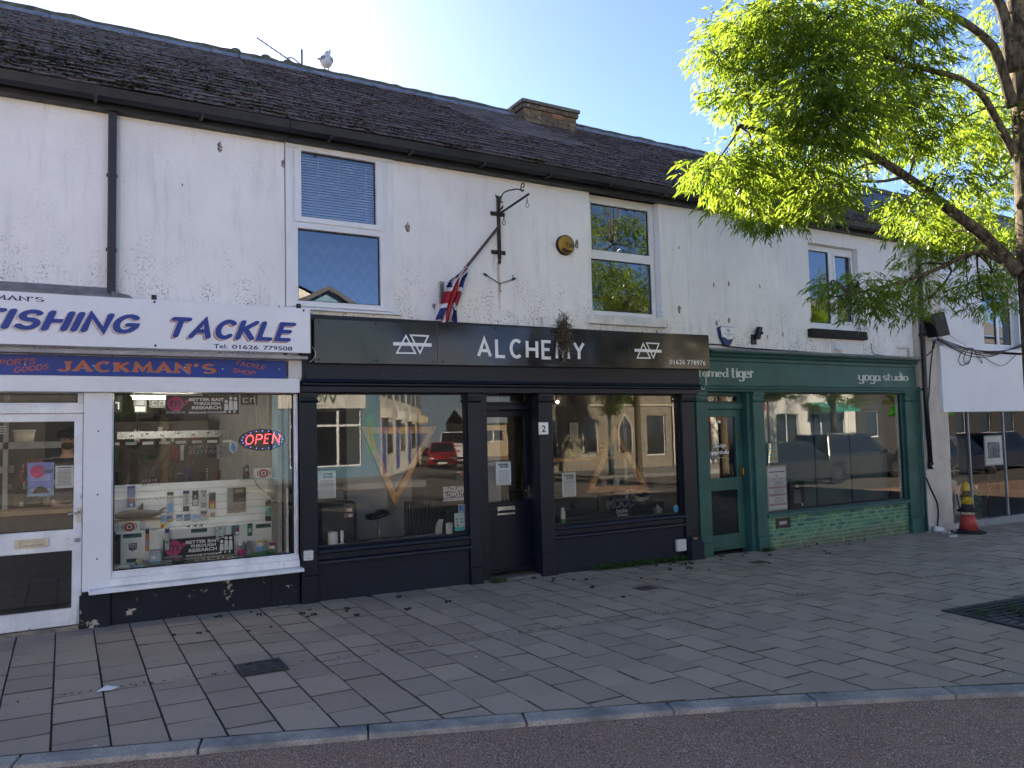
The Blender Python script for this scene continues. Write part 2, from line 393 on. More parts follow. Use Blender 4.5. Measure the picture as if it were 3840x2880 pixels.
def m_tile():
    n = N('glazed_green_tile'); v = n.pos(); i = n.isl(); z = n.xyz(v)[2]
    r = n.n('ShaderNodeValToRGB'); n.put(r.inputs[0], i); e = r.color_ramp.elements
    e[0].color = (.024, .11, .10, 1); e[1].color = (.13, .29, .17, 1); e.new(.3).color = (.065, .22, .165, 1); e.new(.7).color = (.095, .26, .175, 1)
    dirt = n.math('MULTIPLY', n.step(z, .12, -.12), n.step(n.noise(v, 7, 5, .7), .3, .6))
    n.set(col=n.mix(dirt, r.outputs[0], (.10, .11, .08)), rough=n.mix(dirt, (.22,)*3, (.8,)*3), spec=.5); n.bump(n.noise(v, 25, 3), .12, .004); return n.m
def m_glass(name, boost=2.2, base=.03, tint=(.93, .96, .95), wob=.0):
    """single pane: clear with a Fresnel reflection from its two faces"""
    n = N(name); tr = n.n('ShaderNodeBsdfTransparent'); n.put(tr.inputs[0], tint); gl = n.n('ShaderNodeBsdfGlossy'); gl.inputs['Roughness'].default_value = 0.0
    n.put(gl.inputs[0], (.96, .98, 1.0))
    fr = n.n('ShaderNodeFresnel'); fr.inputs[0].default_value = 1.52
    f = n.math('MULTIPLY_ADD', fr.outputs[0], boost, base, clamp=True)
    if wob:
        bm = n.n('ShaderNodeBump'); n.put(bm.inputs['Height'], n.noise(n.pos(), 1.6, 1)); bm.inputs['Strength'].default_value = wob; bm.inputs['Distance'].default_value = .02
        n.t.links.new(bm.outputs[0], gl.inputs['Normal'])
    mx = n.n('ShaderNodeMixShader'); n.put(mx.inputs[0], f); n.t.links.new(tr.outputs[0], mx.inputs[1]); n.t.links.new(gl.outputs[0], mx.inputs[2])
    n.t.links.new(mx.outputs[0], n.out.inputs[0]); return n.m
def m_leaf():
    n = N('narrow_ash_leaf'); i = n.isl(); v = n.obj()
    c = n.mix(i, (.06, .11, .02), (.12, .18, .03)); c = n.mix(n.step(n.noise(v, 1.2, 3), .35, .65), c, n.mix(i, (.035, .085, .018), (.075, .135, .025)))
    n.set(col=c, rough=.28, spec=.7)
    tl = n.n('ShaderNodeBsdfTranslucent'); n.put(tl.inputs[0], n.mix(i, (.17, .29, .025), (.36, .47, .05)))
    mx = n.n('ShaderNodeMixShader'); mx.inputs[0].default_value = .58
    n.t.links.new(n.b.outputs[0], mx.inputs[1]); n.t.links.new(tl.outputs[0], mx.inputs[2]); n.t.links.new(mx.outputs[0], n.out.inputs[0]); return n.m
def m_bark():
    n = N('lichened_bark'); v = n.obj()
    c = n.mix(n.step(n.noise(n.scl(v, (1, 1, .35)), 22, 6, .7), .38, .62), (.035, .028, .022), (.16, .125, .09))
    c = n.mix(n.step(n.noise(v, 12, 5, .7), .55, .66), c, (.20, .17, .08)); n.set(col=c, rough=.95, spec=.2)
    n.bump(n.noise(n.scl(v, (1, 1, .3)), 40, 6, .75), .9, .02); return n.m
def m_moss(name, a, b):
    n = N(name); n.set(col=n.mix(n.isl(), a, b), rough=.95, spec=.1); return n.m
def m_emit(name, col, st):
    n = N(name); e = n.n('ShaderNodeEmission'); n.put(e.inputs[0], col); e.inputs[1].default_value = st; n.t.links.new(e.outputs[0], n.out.inputs[0]); return n.m
def m_slick():
    n = N('glossy_black_sign_panel'); v = n.pos()
    n.set(col=n.mix(n.noise(v, 2, 4), (.014, .014, .016), (.022, .022, .024)), rough=n.step(n.noise(v, 3, 4), .3, .7, .10, .2), spec=.45)
    n.bump(n.noise(n.scl(v, (1, 1, .4)), 1.5, 1, .5), .45, .06); return n.m

WALL = m_wall(); PAVE = m_paving(); ASPH = m_asphalt(); KERB = m_granite(); SLATE = m_slate(); BRICK = m_brick(); TILE = m_tile()
GLASS = m_glass('shop_window_glass', 1.35, .0); GLASS_UP = m_glass('double_glazing', 2.3, .05, (.8, .84, .84), .05); GLASS_D = m_glass('dark_glass', 2.0, .02, (.55, .58, .58))
LEAF = m_leaf(); BARK = m_bark(); SLICK = m_slick()
UPVC = P('white_plastic_frame', (.74, .75, .76), .35, .05, 3, .03)
WPAINT = paint_worn('white_gloss_paint', (.76, .77, .78), (.33, .28, .2), .66, .38, 11)
WCLEAN = P('white_cladding_board', (.74, .76, .79), .4, .04, 2, .02)
BLACKP = paint_worn('black_gloss_paint', (.0085, .012, .022), (.32, .31, .28), .69, .38, 13)
BLACKR = paint_worn('black_painted_render', (.011, .0145, .024), (.42, .38, .30), .605, .7, 6)
BLACKC = paint_worn('black_render_clean', (.010, .0135, .023), (.2, .2, .18), .78, .65, 7)
GREENP = paint_worn('dark_green_paint', (.026, .098, .088), (.5, .55, .52), .72, .42, 9)
GUT = P('black_gutter_paint', (.014, .015, .018), .5, .35, 4, .2, 20)
IRON = P('rusty_wrought_iron', (.035, .028, .025), .75, .4, 12, .4, 40)
BLK = P('black_plastic', (.012, .012, .014), .4)
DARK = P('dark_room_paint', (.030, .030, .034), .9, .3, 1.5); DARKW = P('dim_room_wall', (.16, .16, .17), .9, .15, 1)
WHITE = P('white_vinyl', (.78, .79, .8), .5, .04); OFFW = P('off_white_card', (.62, .63, .6), .7, .08)
GREY = P('mid_grey_plastic', (.3, .31, .32), .5); LGREY = P('pale_grey_plastic', (.55, .56, .56), .5)
STEEL = P('worn_steel', (.45, .44, .42), .38, .2, 15, .1, 40, 1.0); ALU = P('brushed_aluminium', (.5, .5, .51), .3, .1, 8, .1, 90, 1.0)
BLUEV = P('royal_blue_vinyl', (.012, .045, .26), .45, .08); NAVY = P('navy_vinyl', (.012, .03, .12), .45); ORANGE = P('faded_orange_paint', (.50, .13, .055), .6, .15)
SHAD = P('sun_faded_letter_shadow', (.55, .50, .47), .6, .25, 30); SHADR = P('flaking_red_letter_edge', (.48, .13, .09), .6, .3, 40)
CREAM = P('cream_lettering', (.62, .64, .6), .6); RED = P('signal_red', (.42, .018, .02), .5); YEL = P('signal_yellow', (.62, .42, .02), .5)
PINK = P('magenta_print', (.42, .035, .17), .5); SKYB = P('sky_blue_print', (.1, .32, .62), .5); TEAL = P('teal_print', (.02, .26, .2), .5); GRN = P('leaf_green_print', (.05, .24, .05), .5)
WOOD = P('varnished_pine', (.50, .235, .085), .45, .25, 14, .15, 40); TAN = P('tan_board', (.3, .2, .12), .7)
CLEARP = m_glass('clear_plastic_bag', 2.0, .05, (.85, .88, .9))

# ------------------------------------------------------------------ ground
def kerb_y(x):
    P_ = [(-9, -.05), (-3, -2.15), (.4, -3.2), (1.72, -3.63), (2.62, -3.95), (3.61, -4.30), (5.5, -5.12), (8, -6.45), (12, -8.9), (40, -27)]
    for (a, b), (c, d) in zip(P_, P_[1:]):
        if x <= c: return b+(d-b)*(x-a)/(c-a)
    return -27
b = MB(); b.use(ASPH)
b.add([(-140, -160, gz(-140)-.035), (140, -160, gz(140)-.035), (140, 120, gz(140)-.035), (-140, 120, gz(-140)-.035), (-6, -160, gz(-6)-.035), (30, -160, gz(30)-.035), (30, 120, gz(30)-.035), (-6, 120, gz(-6)-.035)],
      [(0, 4, 7, 3), (4, 5, 6, 7), (5, 1, 2, 6)])
struct(b.build('road'))
b = MB(); b.use(P('shade_dark_carriageway', (.115, .098, .088), .85, .2, 1.2, .3, 60)); b.poly([(-60, -17.2, gz(-60)-.03), (70, -17.2, gz(70)-.03), (70, -30, gz(70)-.03), (70, -7.0, gz(70)-.03), (-60, -7.0, gz(-60)-.03)][:0] or [(-6, -17.2, gz(-6)-.03), (30, -17.2, gz(30)-.03), (30, -7.2, gz(30)-.03), (-6, -7.2, gz(-6)-.03)]); b.poly([(11.02, -60, gz(11)-.02), (30, -60, gz(30)-.02), (18.5, -17.21, gz(18.5)-.03), (11.02, -17.21, gz(11)-.03)]); b.poly([(-60, -17.2, gz(-60)-.03), (-6.01, -17.2, gz(-6)-.03), (-6.01, -7.2, gz(-6)-.03), (-60, -7.2, gz(-60)-.03)]); b.poly([(30.01, -17.2, gz(30)-.03), (70, -17.2, gz(30)-.03), (70, -7.2, gz(30)-.03), (30.01, -7.2, gz(30)-.03)]); struct(b.build('carriageway', recalc=False))  # road sheet coloured dark in place of tree shade, for the window reflections
JNT = P('dark_joint_soil', (.12, .095, .065), .95, .4, 20, .3)
b = MB(); b.use(JNT)
xs = [-6+i*.5 for i in range(43)]
for a, c in zip(xs, xs[1:]): b.poly([(a, kerb_y(a)+.01, gz(a)-.026), (c, kerb_y(c)+.01, gz(c)-.026), (c, .4, gz(c)-.026), (a, .4, gz(a)-.026)])
b.use(PAVE)
cw = .287; ch = -2.02
i = 0; x = -5.5
while x < 15.3:
    for (ya, yb, L) in ((.02, None, .37), (None, 'k', .385)):
        # courses above and below the drainage channel line
        line = lambda px: ch-.02-.055*px
        yy = (ya if ya is not None else line(x)-.004)
        off = (.2 if i % 2 else .0) if ya is not None else (.22 if i % 2 else .03)
        y = yy+off
        lim = (lambda px: line(px)+.003) if yb is None else (lambda px: kerb_y(px)+.012)
        while True:
            t, u = min(y, yy), y-L*random.uniform(.9, 1.1); y = u; g1, g2 = random.uniform(.002, .0045), random.uniform(.003, .0065)
            if u-min(lim(x), lim(x+cw)) < .11: u = min(lim(x), lim(x+cw))-.01; y = u-1
            q = [(px, max(py, lim(px))) for px, py in ((x+g1, t-g2), (x+cw-g1, t-g2), (x+cw-g1, u+g2), (x+g1, u+g2))]
            if t-.01 < lim(x+cw/2): break
            if max(q[0][1]-q[3][1], q[1][1]-q[2][1]) < .02:
                continue
            dz = random.gauss(0, .0016); tx, ty = random.gauss(0, .007), random.gauss(0, .007); cx, cy = x+cw/2, (t+u)/2
            def zz(p): 
                edge = .007*max(0, 1-abs(p[1]-line(p[0]))/.35)
                return gz(p[0])+dz+tx*(p[0]-cx)+ty*(p[1]-cy)-edge
            ins = .003
            top = [(px+(ins if px < cx else -ins), py+(ins if py < cy else -ins), zz((px, py))) for px, py in q]
            mid = [(px, py, zz((px, py))-.006) for px, py in q]; bot = [(px, py, gz(px)-.045) for px, py in q]
            b.use(PAVE); b.add(top, [(0, 1, 2, 3)], False); b.use(JNT); b.add(top+mid+bot, [(a, 4+a, 4+(a+1) % 4, (a+1) % 4) for a in range(4)]+[(4+a, 8+a, 8+(a+1) % 4, 4+(a+1) % 4) for a in range(4)], False)
    x += cw; i += 1
struct(b.build('pavement', recalc=True))
b = MB(); b.use(KERB)
x = -6.2
while x < 14.5:
    x2 = x+.86; a, c = x+.006, x2-.006; ya, yc = kerb_y(a), kerb_y(c); n_ = Vector((ya-yc, c-a, 0)).normalized()*.135
    z0a, z0c = gz(a), gz(c)
    p = [(a, ya), (c, yc), (c-n_.x, yc-n_.y), (a-n_.x, ya-n_.y)]
    t = [(p[0][0], p[0][1], z0a+.002), (p[1][0], p[1][1], z0c+.002), (p[2][0], p[2][1], z0c-.004), (p[3][0], p[3][1], z0a-.004)]
    b.add(t+[(q[0], q[1], gz(q[0])-.2) for q in p], [(0, 1, 2, 3), (0, 4, 5, 1), (1, 5, 6, 2), (2, 6, 7, 3), (3, 7, 4, 0)], False)
    x = x2
struct(b.build('kerb', bevel=.008))
b = MB(); b.use(P('far_pavement_concrete', (.2, .19, .18), .85, .15, 3, .2))
b.box(-40, 11, -21.6, -17.2, -.3, .02); b.box(18.5, 70, -21.6, -17.2, -.6, -.22)
struct(b.build('far_pavement'))
# ------------------------------------------------------------------ the terrace
EY, EZ, RY, RZ = -.2, 4.885, 2.47, 6.70
SL = Vector((0, RY-EY, RZ-EZ)); SLN = SL.length; SD = SL/SLN; SN = Vector((0, -SD.z, SD.y))
def roof_pt(x, u, h=0): return Vector((x, EY, EZ))+SD*u+SN*h
def slate_roof(parent, x0, x1, mat, wid=.27, exp=.168, jit=1.0, skip=None):
    m = MB(); m.use(mat)
    m.add([roof_pt(x0, 0, -.03), roof_pt(x1, 0, -.03), roof_pt(x1, SLN, -.03), roof_pt(x0, SLN, -.03)], [(0, 1, 2, 3)])
    m.add([(x0, RY, RZ-.02), (x1, RY, RZ-.02), (x1, 5.3, EZ), (x0, 5.3, EZ)], [(0, 1, 2, 3)])
    for q in (x0, x1): m.poly([(q, -.1, EZ-.1), (q, 5.3, EZ-.1), (q, RY, RZ-.03)])
    n = int(SLN/exp)+1
    for r in range(n):
        u0, u1 = r*exp, min(SLN, (r+1)*exp+.05); x = x0+(wid/2 if r % 2 else 0)-wid
        while x < x1:
            a, c = max(x+.004, x0), min(x+wid-.004, x1); x += wid
            if c-a < .03: continue
            d = random.gauss(0, .006)*jit; h0 = .011+abs(random.gauss(0, .004))*jit; h1 = .002; e = random.gauss(0, .003)*jit
            p = [roof_pt(a, u0+d, h0), roof_pt(c, u0+d+e, h0+random.gauss(0, .002)*jit), roof_pt(c, u1, h1), roof_pt(a, u1, h1), roof_pt(a, u0+d, h0-.011), roof_pt(c, u0+d+e, h0-.011)]
            m.add(p, [(0, 1, 2, 3), (4, 5, 1, 0)], False)
    return m.build('roof', None, parent, recalc=False)
def moss(parent, x0, x1, n, mat, dens, size=(.02, .05), name='moss'):
    vs = []; fs = []
    for _ in range(n):
        x = random.uniform(x0, x1); u = SLN*random.random(); 
        if random.random() > dens(x, u/SLN): continue
        s = random.uniform(*size); a = random.uniform(0, 6.28); p = roof_pt(x, u, .008); t = Vector((math.cos(a)*s, 0, 0))+SD*math.sin(a)*s*.5
        q = p+SN*s*random.uniform(.1, .32)+Vector((random.gauss(0, .3)*s, 0, 0))-SD*s*random.uniform(.2, .9); o = len(vs)
        vs += [p-t*.6, p+t*.6, q]; fs.append((o, o+1, o+2))
    m = MB(); m.use(mat); m.add(vs, fs, False); ob = m.build(name, None, parent, recalc=False); ob['kind'] = 'stuff'; return ob
MOSSG = m_moss('roof_moss_green', (.04, .046, .022), (.115, .118, .06)); MOSSB = m_moss('roof_moss_brown', (.07, .050, .042), (.21, .16, .135))
LEAD = P('lead_ridge_flashing', (.20, .22, .26), .5, .3, 6, .2, 20); RIDGE = P('mossy_ridge_tile', (.10, .095, .06), .9, .4, 9, .5, 30)
def ridge(parent, x0, x1, seg=.46, lead=True):
    m = MB(); x = x0
    while x < x1-.02:
        e = min(x+seg, x1); t = random.gauss(0, .006); m.use(LEAD if lead else RIDGE)
        p = [roof_pt(x+.004, SLN-.13+t, .03), roof_pt(e-.004, SLN-.13, .03), roof_pt(e-.004, SLN+.02, .05), roof_pt(x+.004, SLN+.02, .05)]
        m.add(p+[roof_pt(x+.004, SLN-.13+t, .015), roof_pt(e-.004, SLN-.13, .015)], [(0, 1, 2, 3), (4, 5, 1, 0)], False); x = e
    m.use(RIDGE); m.tube([(x0+i*(x1-x0)/40, RY+.02, RZ+.035+random.gauss(0, .007)) for i in range(41)], .062, 8)
    return m.build('ridge', None, parent, recalc=False)
def gutter(parent, x0, x1):
    m = MB(); m.use(GUT); m.box(x0, x1, -.12, -.002, 4.70, 4.89)
    m.prismx([(-.125, 4.815), (-.145, 4.765), (-.20, 4.735), (-.255, 4.765), (-.275, 4.845), (-.262, 4.85), (-.245, 4.78), (-.20, 4.757), (-.155, 4.78), (-.125, 4.84)], x0, x1)
    x = x0+.4
    while x < x1: m.box(x, x+.03, -.285, -.12, 4.725, 4.75); x += .9
    return m.build('gutter', None, parent)
def window(parent, x0, x1, z0, z1, y, panes, glass, frame=UPVC, dep=.06, sashes=(), name='window'):
    m = MB(); m.use(frame); m.panel(x0, x1, z0, z1, y, panes, dep)
    for (a, c, d, e, h) in sashes: m.panel(a, c, d, e, y-.018, [h], .0175, False)
    w = m.build(name, None, parent, merge=True, bevel=.006)
    for (a, c, d, e) in panes:
        g = MB(); g.use(glass); g.quad(a-.005, c+.005, d-.005, e+.005, y+.03); g.build('pane', None, w, recalc=False)
        s = MB(); s.use(BLK); t = .012; s.panel(a, c, d, e, y+.022, [(a+t, c-t, d+t, e-t)], .006, False); s.build('rubber_seal', None, w)
    return w
def room(parent, x0, x1, y0, y1, z0, z1, wallm, floorm, ceilm):
    m = MB(); m.use(wallm); m.quad(x0, x1, z0, z1, y1); m.poly([(x0, y0, z0), (x0, y1, z0), (x0, y1, z1), (x0, y0, z1)]); m.poly([(x1, y0, z0), (x1, y1, z0), (x1, y1, z1), (x1, y0, z1)])
    m.use(floorm); m.poly([(x0, y0, z0), (x1, y0, z0), (x1, y1, z0), (x0, y1, z0)]); m.use(ceilm); m.poly([(x0, y0, z1), (x1, y0, z1), (x1, y1, z1), (x0, y1, z1)])
    return m.build('interior', None, parent, recalc=False)
def shell(parent, x0, x1, holes, mat=WALL, zb=2.2, zt=4.72, y=0, name='wall'):
    m = MB(); m.use(mat); m.panel(x0, x1, zb, zt, y, holes, .12, False)
    m.use(P('back_wall_block', (.3, .29, .28), .9)); m.box(x0, x1, 5.2, 5.3, -.5, EZ)
    for q in (x0+.03, x1-.03): m.box(q-.02, q+.02, .13, 5.2, -.5, EZ)
    m.box(x0+.06, x1-.06, .13, 5.2, 2.5, 2.6)
    return m.build(name, None, parent, merge=True)

# ---- tackle shop (left)
T = thing('shop_building', 'white fishing tackle shop with white door, big display window and bare upper wall', 'shop', (0, 0, 0))
shell(T, -6.5, 1.95, [])
gutter(T, -6.5, 1.95); rf = slate_roof(T, -6.5, 1.95, SLATE); ridge(rf, -6.5, 1.95, .9)
moss(rf, -1.6, 1.95, 52000, MOSSG, lambda x, u: max(0, 1.05-1.35*u)*(.45+.55*math.sin(x*2.1+u*9)**2)); moss(rf, -1.6, 1.95, 20000, MOSSB, lambda x, u: .30)
m = MB(); m.use(P('grey_lead_ledge', (.17, .165, .17), .6, .3, 8, .2)); m.prismx([(-.002, 3.06), (-.002, 2.9), (-.16, 2.9), (-.16, 2.965), (-.10, 2.985)], -6.5, .36)
m.prism([(.362, 3.01), (.50, 2.985), (.57, 2.93), (.55, 2.905), (.362, 2.9)], -.12, -.002); m.build('lead_ledge', None, T)
m = MB(); m.use(WALL); m.box(-6.5, 2.16, -.10, -.002, 2.40, 2.47); m.box(1.955, 2.16, -.10, -.002, 2.215, 2.398); m.build('fascia_backing', None, T)
m = MB(); m.use(WCLEAN); m.box(-6.5, 2.06, -.14, .1, 2.09, 2.232); m.build('fascia_beam', None, T, bevel=.006)
m = MB(); m.use(P('grey_soffit_board', (.36, .34, .34), .7, .2)); m.box(-6.5, 2.11, -.26, -.101, 2.42, 2.45); m.build('soffit', None, T)
# pilaster board, plinth, stall riser
m = MB(); m.use(WCLEAN); m.box(.15, .376, -.055, .04, .32, 2.088); m.use(BLK)
for z in (1.74, 1.17, .6): m.lathe((.265, -.056, z), [(.008, -.002), (.008, .0005)], 8, 'y')
m.build('pilaster', None, T, bevel=.006)
m = MB(); m.use(BLACKR); m.box(.13, .375, -.05, .09, -.1, .285); m.box(.376, 2.075, -.012, .09, -.15, .30); m.box(1.80, 2.078, -.03, -.0125, -.15, .285); m.build('stall_riser', None, T, bevel=.01)
w = window(T, .377, 2.075, .45, 2.088, -.005, [(.392, 2.032, .468, 2.088)], GLASS, WPAINT, .07, name='shop_window')
m = MB(); m.use(WPAINT); m.prismx([(.06, .458), (-.03, .458), (-.035, .415), (-.06, .41), (-.065, .345), (.06, .34)], .37, 2.07); m.build('sill_board', None, w, bevel=.004)
m = MB(); m.use(WPAINT); m.prismx([(-.002, .345), (-.15, .337), (-.158, .303), (-.002, .30)], .20, 2.09); m.build('sill', None, w, bevel=.005)
m = MB(); m.use(WPAINT); m.tube([(2.055, -.012, .46), (2.055, -.012, 2.085)], .016, 8); m.build('corner_bead', None, w)
window(T, -.62, .148, 1.985, 2.088, .02, [(-.60, .103, 2.0, 2.083)], GLASS_D, WPAINT, .05, name='transom_window')
m = MB(); m.use(WPAINT); m.box(-.62, .148, -.03, .08, 1.905, 1.984); m.build('door_head', None, T, bevel=.004)
m = MB(); m.use(P('worn_timber_step', (.2, .17, .14), .8, .4, 10, .3)); m.box(-.64, .126, -.03, .1, -.03, .034); m.build('door_step', None, T)
d = MB(); d.use(WPAINT); d.panel(-.62, .146, .036, 1.903, .0, [(-.53, .078, .872, 1.832), (-.53, .07, .184, .688)], .045); d.box(-.60, .11, -.014, -.0005, .04, .075)
dr = d.build('door', None, T, merge=True, bevel=.006)
for (z0, z1, gm) in ((.86, 1.84, GLASS), (.178, .695, GLASS_D)):
    g = MB(); g.use(gm); g.quad(-.535, .085, z0, z1, .028); g.build('pane', None, dr, recalc=False)
m = MB(); m.use(STEEL); m.panel(-.36, -.11, .738, .815, -.012, [(-.325, -.145, .758, .797)], .0115); m.box(-.324, -.146, -.007, -.001, .759, .796); m.build('letterbox', None, dr, bevel=.003)
m = MB(); m.use(STEEL); m.box(.105, .138, -.012, -.0005, .93, 1.06); m.tube(smooth([(.12, -.012, 1.025), (.118, -.05, 1.022), (.09, -.056, 1.017), (.035, -.052, 1.012)]), .008, 8); m.build('handle', None, dr)
m = MB(); m.use(STEEL); m.lathe((.115, -.0005, .775), [(.001, -.014), (.016, -.014), (.02, -.001)], 12, 'y'); m.ball((.098, -.02, .777), .014); m.build('lock', None, dr)
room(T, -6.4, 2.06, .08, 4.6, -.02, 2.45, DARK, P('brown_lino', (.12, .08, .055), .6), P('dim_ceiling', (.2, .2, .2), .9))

# ---- salon (middle)
A = thing('shop_building', 'hair salon with black shopfront, two sash style upper windows and brick chimney', 'salon', (4.7, 0, 0))
shell(A, 1.955, 7.468, [(1.955, 3.14, 2.985, 4.72), (5.83, 6.985, 3.12, 4.72)])
gutter(A, 1.955, 7.468); rf = slate_roof(A, 1.955, 7.468, SLATE); ridge(rf, 1.955, 6.2, .46); ridge(rf, 7.21, 7.468, .46)
moss(rf, 1.955, 7.468, 26000, MOSSG, lambda x, u: max(0, .8-2.6*u)*max(0, min(1, (5.6-x)/3))); moss(rf, 1.955, 7.468, 70000, MOSSB, lambda x, u: .85 if not (5.3 < x+1.4*(u-.5) < 6.9 and u > .52) else .06, (.012, .04))
c = MB(); c.use(P('chimney_mortar', (.26, .24, .2), .95, .2, 9, .4)); c.box(6.22, 7.20, 2.2, 2.86, 6.2, 6.8)
c.use(BRICK)
zc = 6.26; r = 0
while zc < 6.76:
    o = .06 if r % 2 else 0; over = .03 if zc > 6.71 else 0
    xx = 6.21-over
    while xx < 7.20:
        e = min(xx+(.215 if xx > 6.22-over or not r % 2 else .105), 7.21+over)
        c.box(xx+.005, e-.005, 2.188-over, 2.3, zc+.005, zc+.07); xx = e
    yy = 2.19
    while yy < 2.85: c.box(6.208-over, 6.32, yy+.005, min(yy+.21, 2.87), zc+.006, zc+.069); c.box(7.11, 7.212+over, yy+.005, min(yy+.21, 2.87), zc+.006, zc+.069); yy += .215
    zc += .078; r += 1
c.use(P('chimney_capping', (.16, .14, .10), .95, .4, 8, .5)); c.box(6.16, 7.26, 2.14, 2.92, 6.812, 6.862)
ch = c.build('chimney', None, rf)
m = MB(); m.use(P('terracotta_air_vent', (.28, .13, .07), .8)); m.box(6.72, 6.92, 2.178, 2.187, 6.66, 6.73); m.build('air_vent', None, ch)
moss(rf, 1.955, 5.4, 26000, MOSSG, lambda x, u: 1.0 if u < .05 and math.sin(x*5.3)+math.sin(x*11.7+1) > .5 else 0, (.03, .075), 'eaves_moss')
# upper windows
wa = window(A, 1.96, 3.13, 2.99, 4.72, .005, [(2.125, 2.945, 3.945, 4.645), (2.085, 2.985, 3.055, 3.815)], GLASS_UP, UPVC, .07, [(2.055, 3.035, 3.885, 4.71, (2.125, 2.945, 3.945, 4.645)), (2.0, 3.09, 2.995, 3.862, (2.085, 2.985, 3.055, 3.815))])
m = MB(); m.use(P('white_blind_slat', (.68, .7, .72), .5))
for i in range(24):
    z = 3.95+i*.0295; m.poly([(2.10, .085, z), (2.96, .085, z), (2.96, .103, z+.021), (2.10, .103, z+.021)])
for x in (2.33, 2.56, 2.86): m.box(x, x+.003, .078, .082, 3.94, 4.66)
m.build('venetian_blind', None, wa, recalc=False)
m = MB(); m.use(UPVC); m.prismx([(.0, 2.988), (-.06, 2.978), (-.065, 2.955), (.0, 2.955)], 1.94, 3.2); m.build('sill', None, wa)
m = MB(); m.use(UPVC); m.box(1.962, 2.03, -.012, .004, 2.99, 4.715); m.box(3.075, 3.135, -.012, .004, 2.99, 4.715); m.box(1.96, 3.14, -.02, -.013, 4.66, 4.715); m.build('cover_strip', None, wa)
wb = window(A, 5.84, 6.972, 3.125, 4.715, .10, [(5.92, 6.885, 3.99, 4.605), (5.90, 6.905, 3.19, 3.872)], GLASS_UP, UPVC, .06)
m = MB(); m.use(paint_worn('stained_white_sill', (.68, .68, .66), (.2, .2, .16), .60, .8, 14)); m.box(5.74, 7.03, -.07, .10, 2.99, 3.115); m.build('sill', None, wb, bevel=.008)
for (x0, x1) in ((1.97, 3.12), (5.84, 6.97)):
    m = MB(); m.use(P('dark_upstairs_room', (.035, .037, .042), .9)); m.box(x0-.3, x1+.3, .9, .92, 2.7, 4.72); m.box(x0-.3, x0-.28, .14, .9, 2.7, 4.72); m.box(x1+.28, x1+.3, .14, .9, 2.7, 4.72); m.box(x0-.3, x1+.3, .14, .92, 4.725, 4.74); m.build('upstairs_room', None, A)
# zigzag film low in the first window
m = MB(); m.use(P('zigzag_blind_fabric', (.055, .065, .08), .8))
for r in range(4):
    z = 3.05+r*.17
    for i in range(6):
        x = 2.09+i*.15; h = .1
        for (a, c, p, q) in ((x, x+.075, 0, h), (x+.075, x+.15, h, 0)): m.poly([(a, .12, z+p), (c, .12, z+q), (c, .12, z+q+.08), (a, .12, z+p+.08)])
m.build('zigzag_blind', None, wa, recalc=False)
# shopfront: fascia, mouldings
m = MB(); m.use(BLACKP); m.box(2.085, 7.49, -.13, .11, 2.20, 2.90); m.build('fascia', None, A)
m = MB(); m.use(BLACKP); m.prismx([(-.131, 2.235), (-.16, 2.23), (-.18, 2.205), (-.15, 2.19), (-.15, 2.172), (-.11, 2.16), (-.11, 2.10), (.1, 2.10), (.1, 2.19)], 2.085, 7.48); m.build('moulding', None, A, bevel=.003)
def pil(parent, x0, x1, y, zb, mat=BLACKP, cap=2.0, top=2.098):
    q = MB(); q.use(mat); gzz = gz((x0+x1)/2)-.03; q.box(x0, x1, y, .1, zb+.02, top); q.box(x0-.006, x1+.006, y-.018, .1, gzz, zb+.019)
    q.prismx([(y-.0005, cap+.03), (y-.028, cap+.025), (y-.03, cap+.01), (y-.012, cap-.005), (y-.0005, cap-.01)], x0-.012, x1+.012); q.box(x0-.008, x1+.008, y-.022, y-.0005, top-.05, top)
    return q.build('pilaster', None, parent, bevel=.004)
pil(A, 2.09, 2.252, -.06, .22); pil(A, 4.0, 4.145, -.05, .1, top=2.098); pil(A, 4.945, 5.14, -.06, .17); pil(A, 7.225, 7.452, -.05, .17)
for (x0, x1) in ((2.253, 3.999), (5.141, 7.224)):
    ww = window(A, x0, x1, .49, 2.099, .0, [(x0+.012, x1-.012 if x1 < 5 else x1-.015, .505, 2.092)], GLASS, BLACKP, .07, name='shop_window')
    m = MB(); m.use(BLACKP); m.prismx([(.06, .51), (-.03, .50), (-.075, .485), (-.085, .455), (-.03, .44), (-.03, .385), (-.07, .37), (-.075, .345), (.06, .33)], x0, x1); m.build('sill', None, ww, bevel=.004)
    m = MB(); m.use(BLACKC); m.box(x0, x1, -.018, .1, gz(x1)-.05, .338); m.build('stall_riser', None, A, bevel=.008)
# recessed door
m = MB(); m.use(BLACKP); m.box(4.146, 4.27, .0, .36, -.1, 2.098); m.box(5.02, 5.10, .101, .36, -.1, 2.098); m.box(4.271, 5.019, .22, .34, 1.915, 1.975); m.build('door_surround', None, A, bevel=.004)
window(A, 4.271, 5.019, 1.976, 2.10, .24, [(4.30, 4.965, 2.0, 2.092)], GLASS, BLACKP, .05, name='transom_window')
d = MB(); d.use(BLACKP); d.panel(4.285, 5.015, -.045, 1.905, .30, [(4.345, 4.952, .80, 1.828)], .045); d.box(4.34, 4.96, .288, .2995, .66, .70); dr = d.build('door', None, A, merge=True, bevel=.006)
g = MB(); g.use(GLASS); g.quad(4.34, 4.957, .795, 1.833, .325); g.build('pane', None, dr, recalc=False)
m = MB(); m.use(STEEL); m.panel(4.54, 4.785, .645, .742, .288, [(4.57, 4.755, .665, .722)], .0115); m.box(4.571, 4.754, .292, .299, .666, .721); m.build('letterbox', None, dr, bevel=.003)
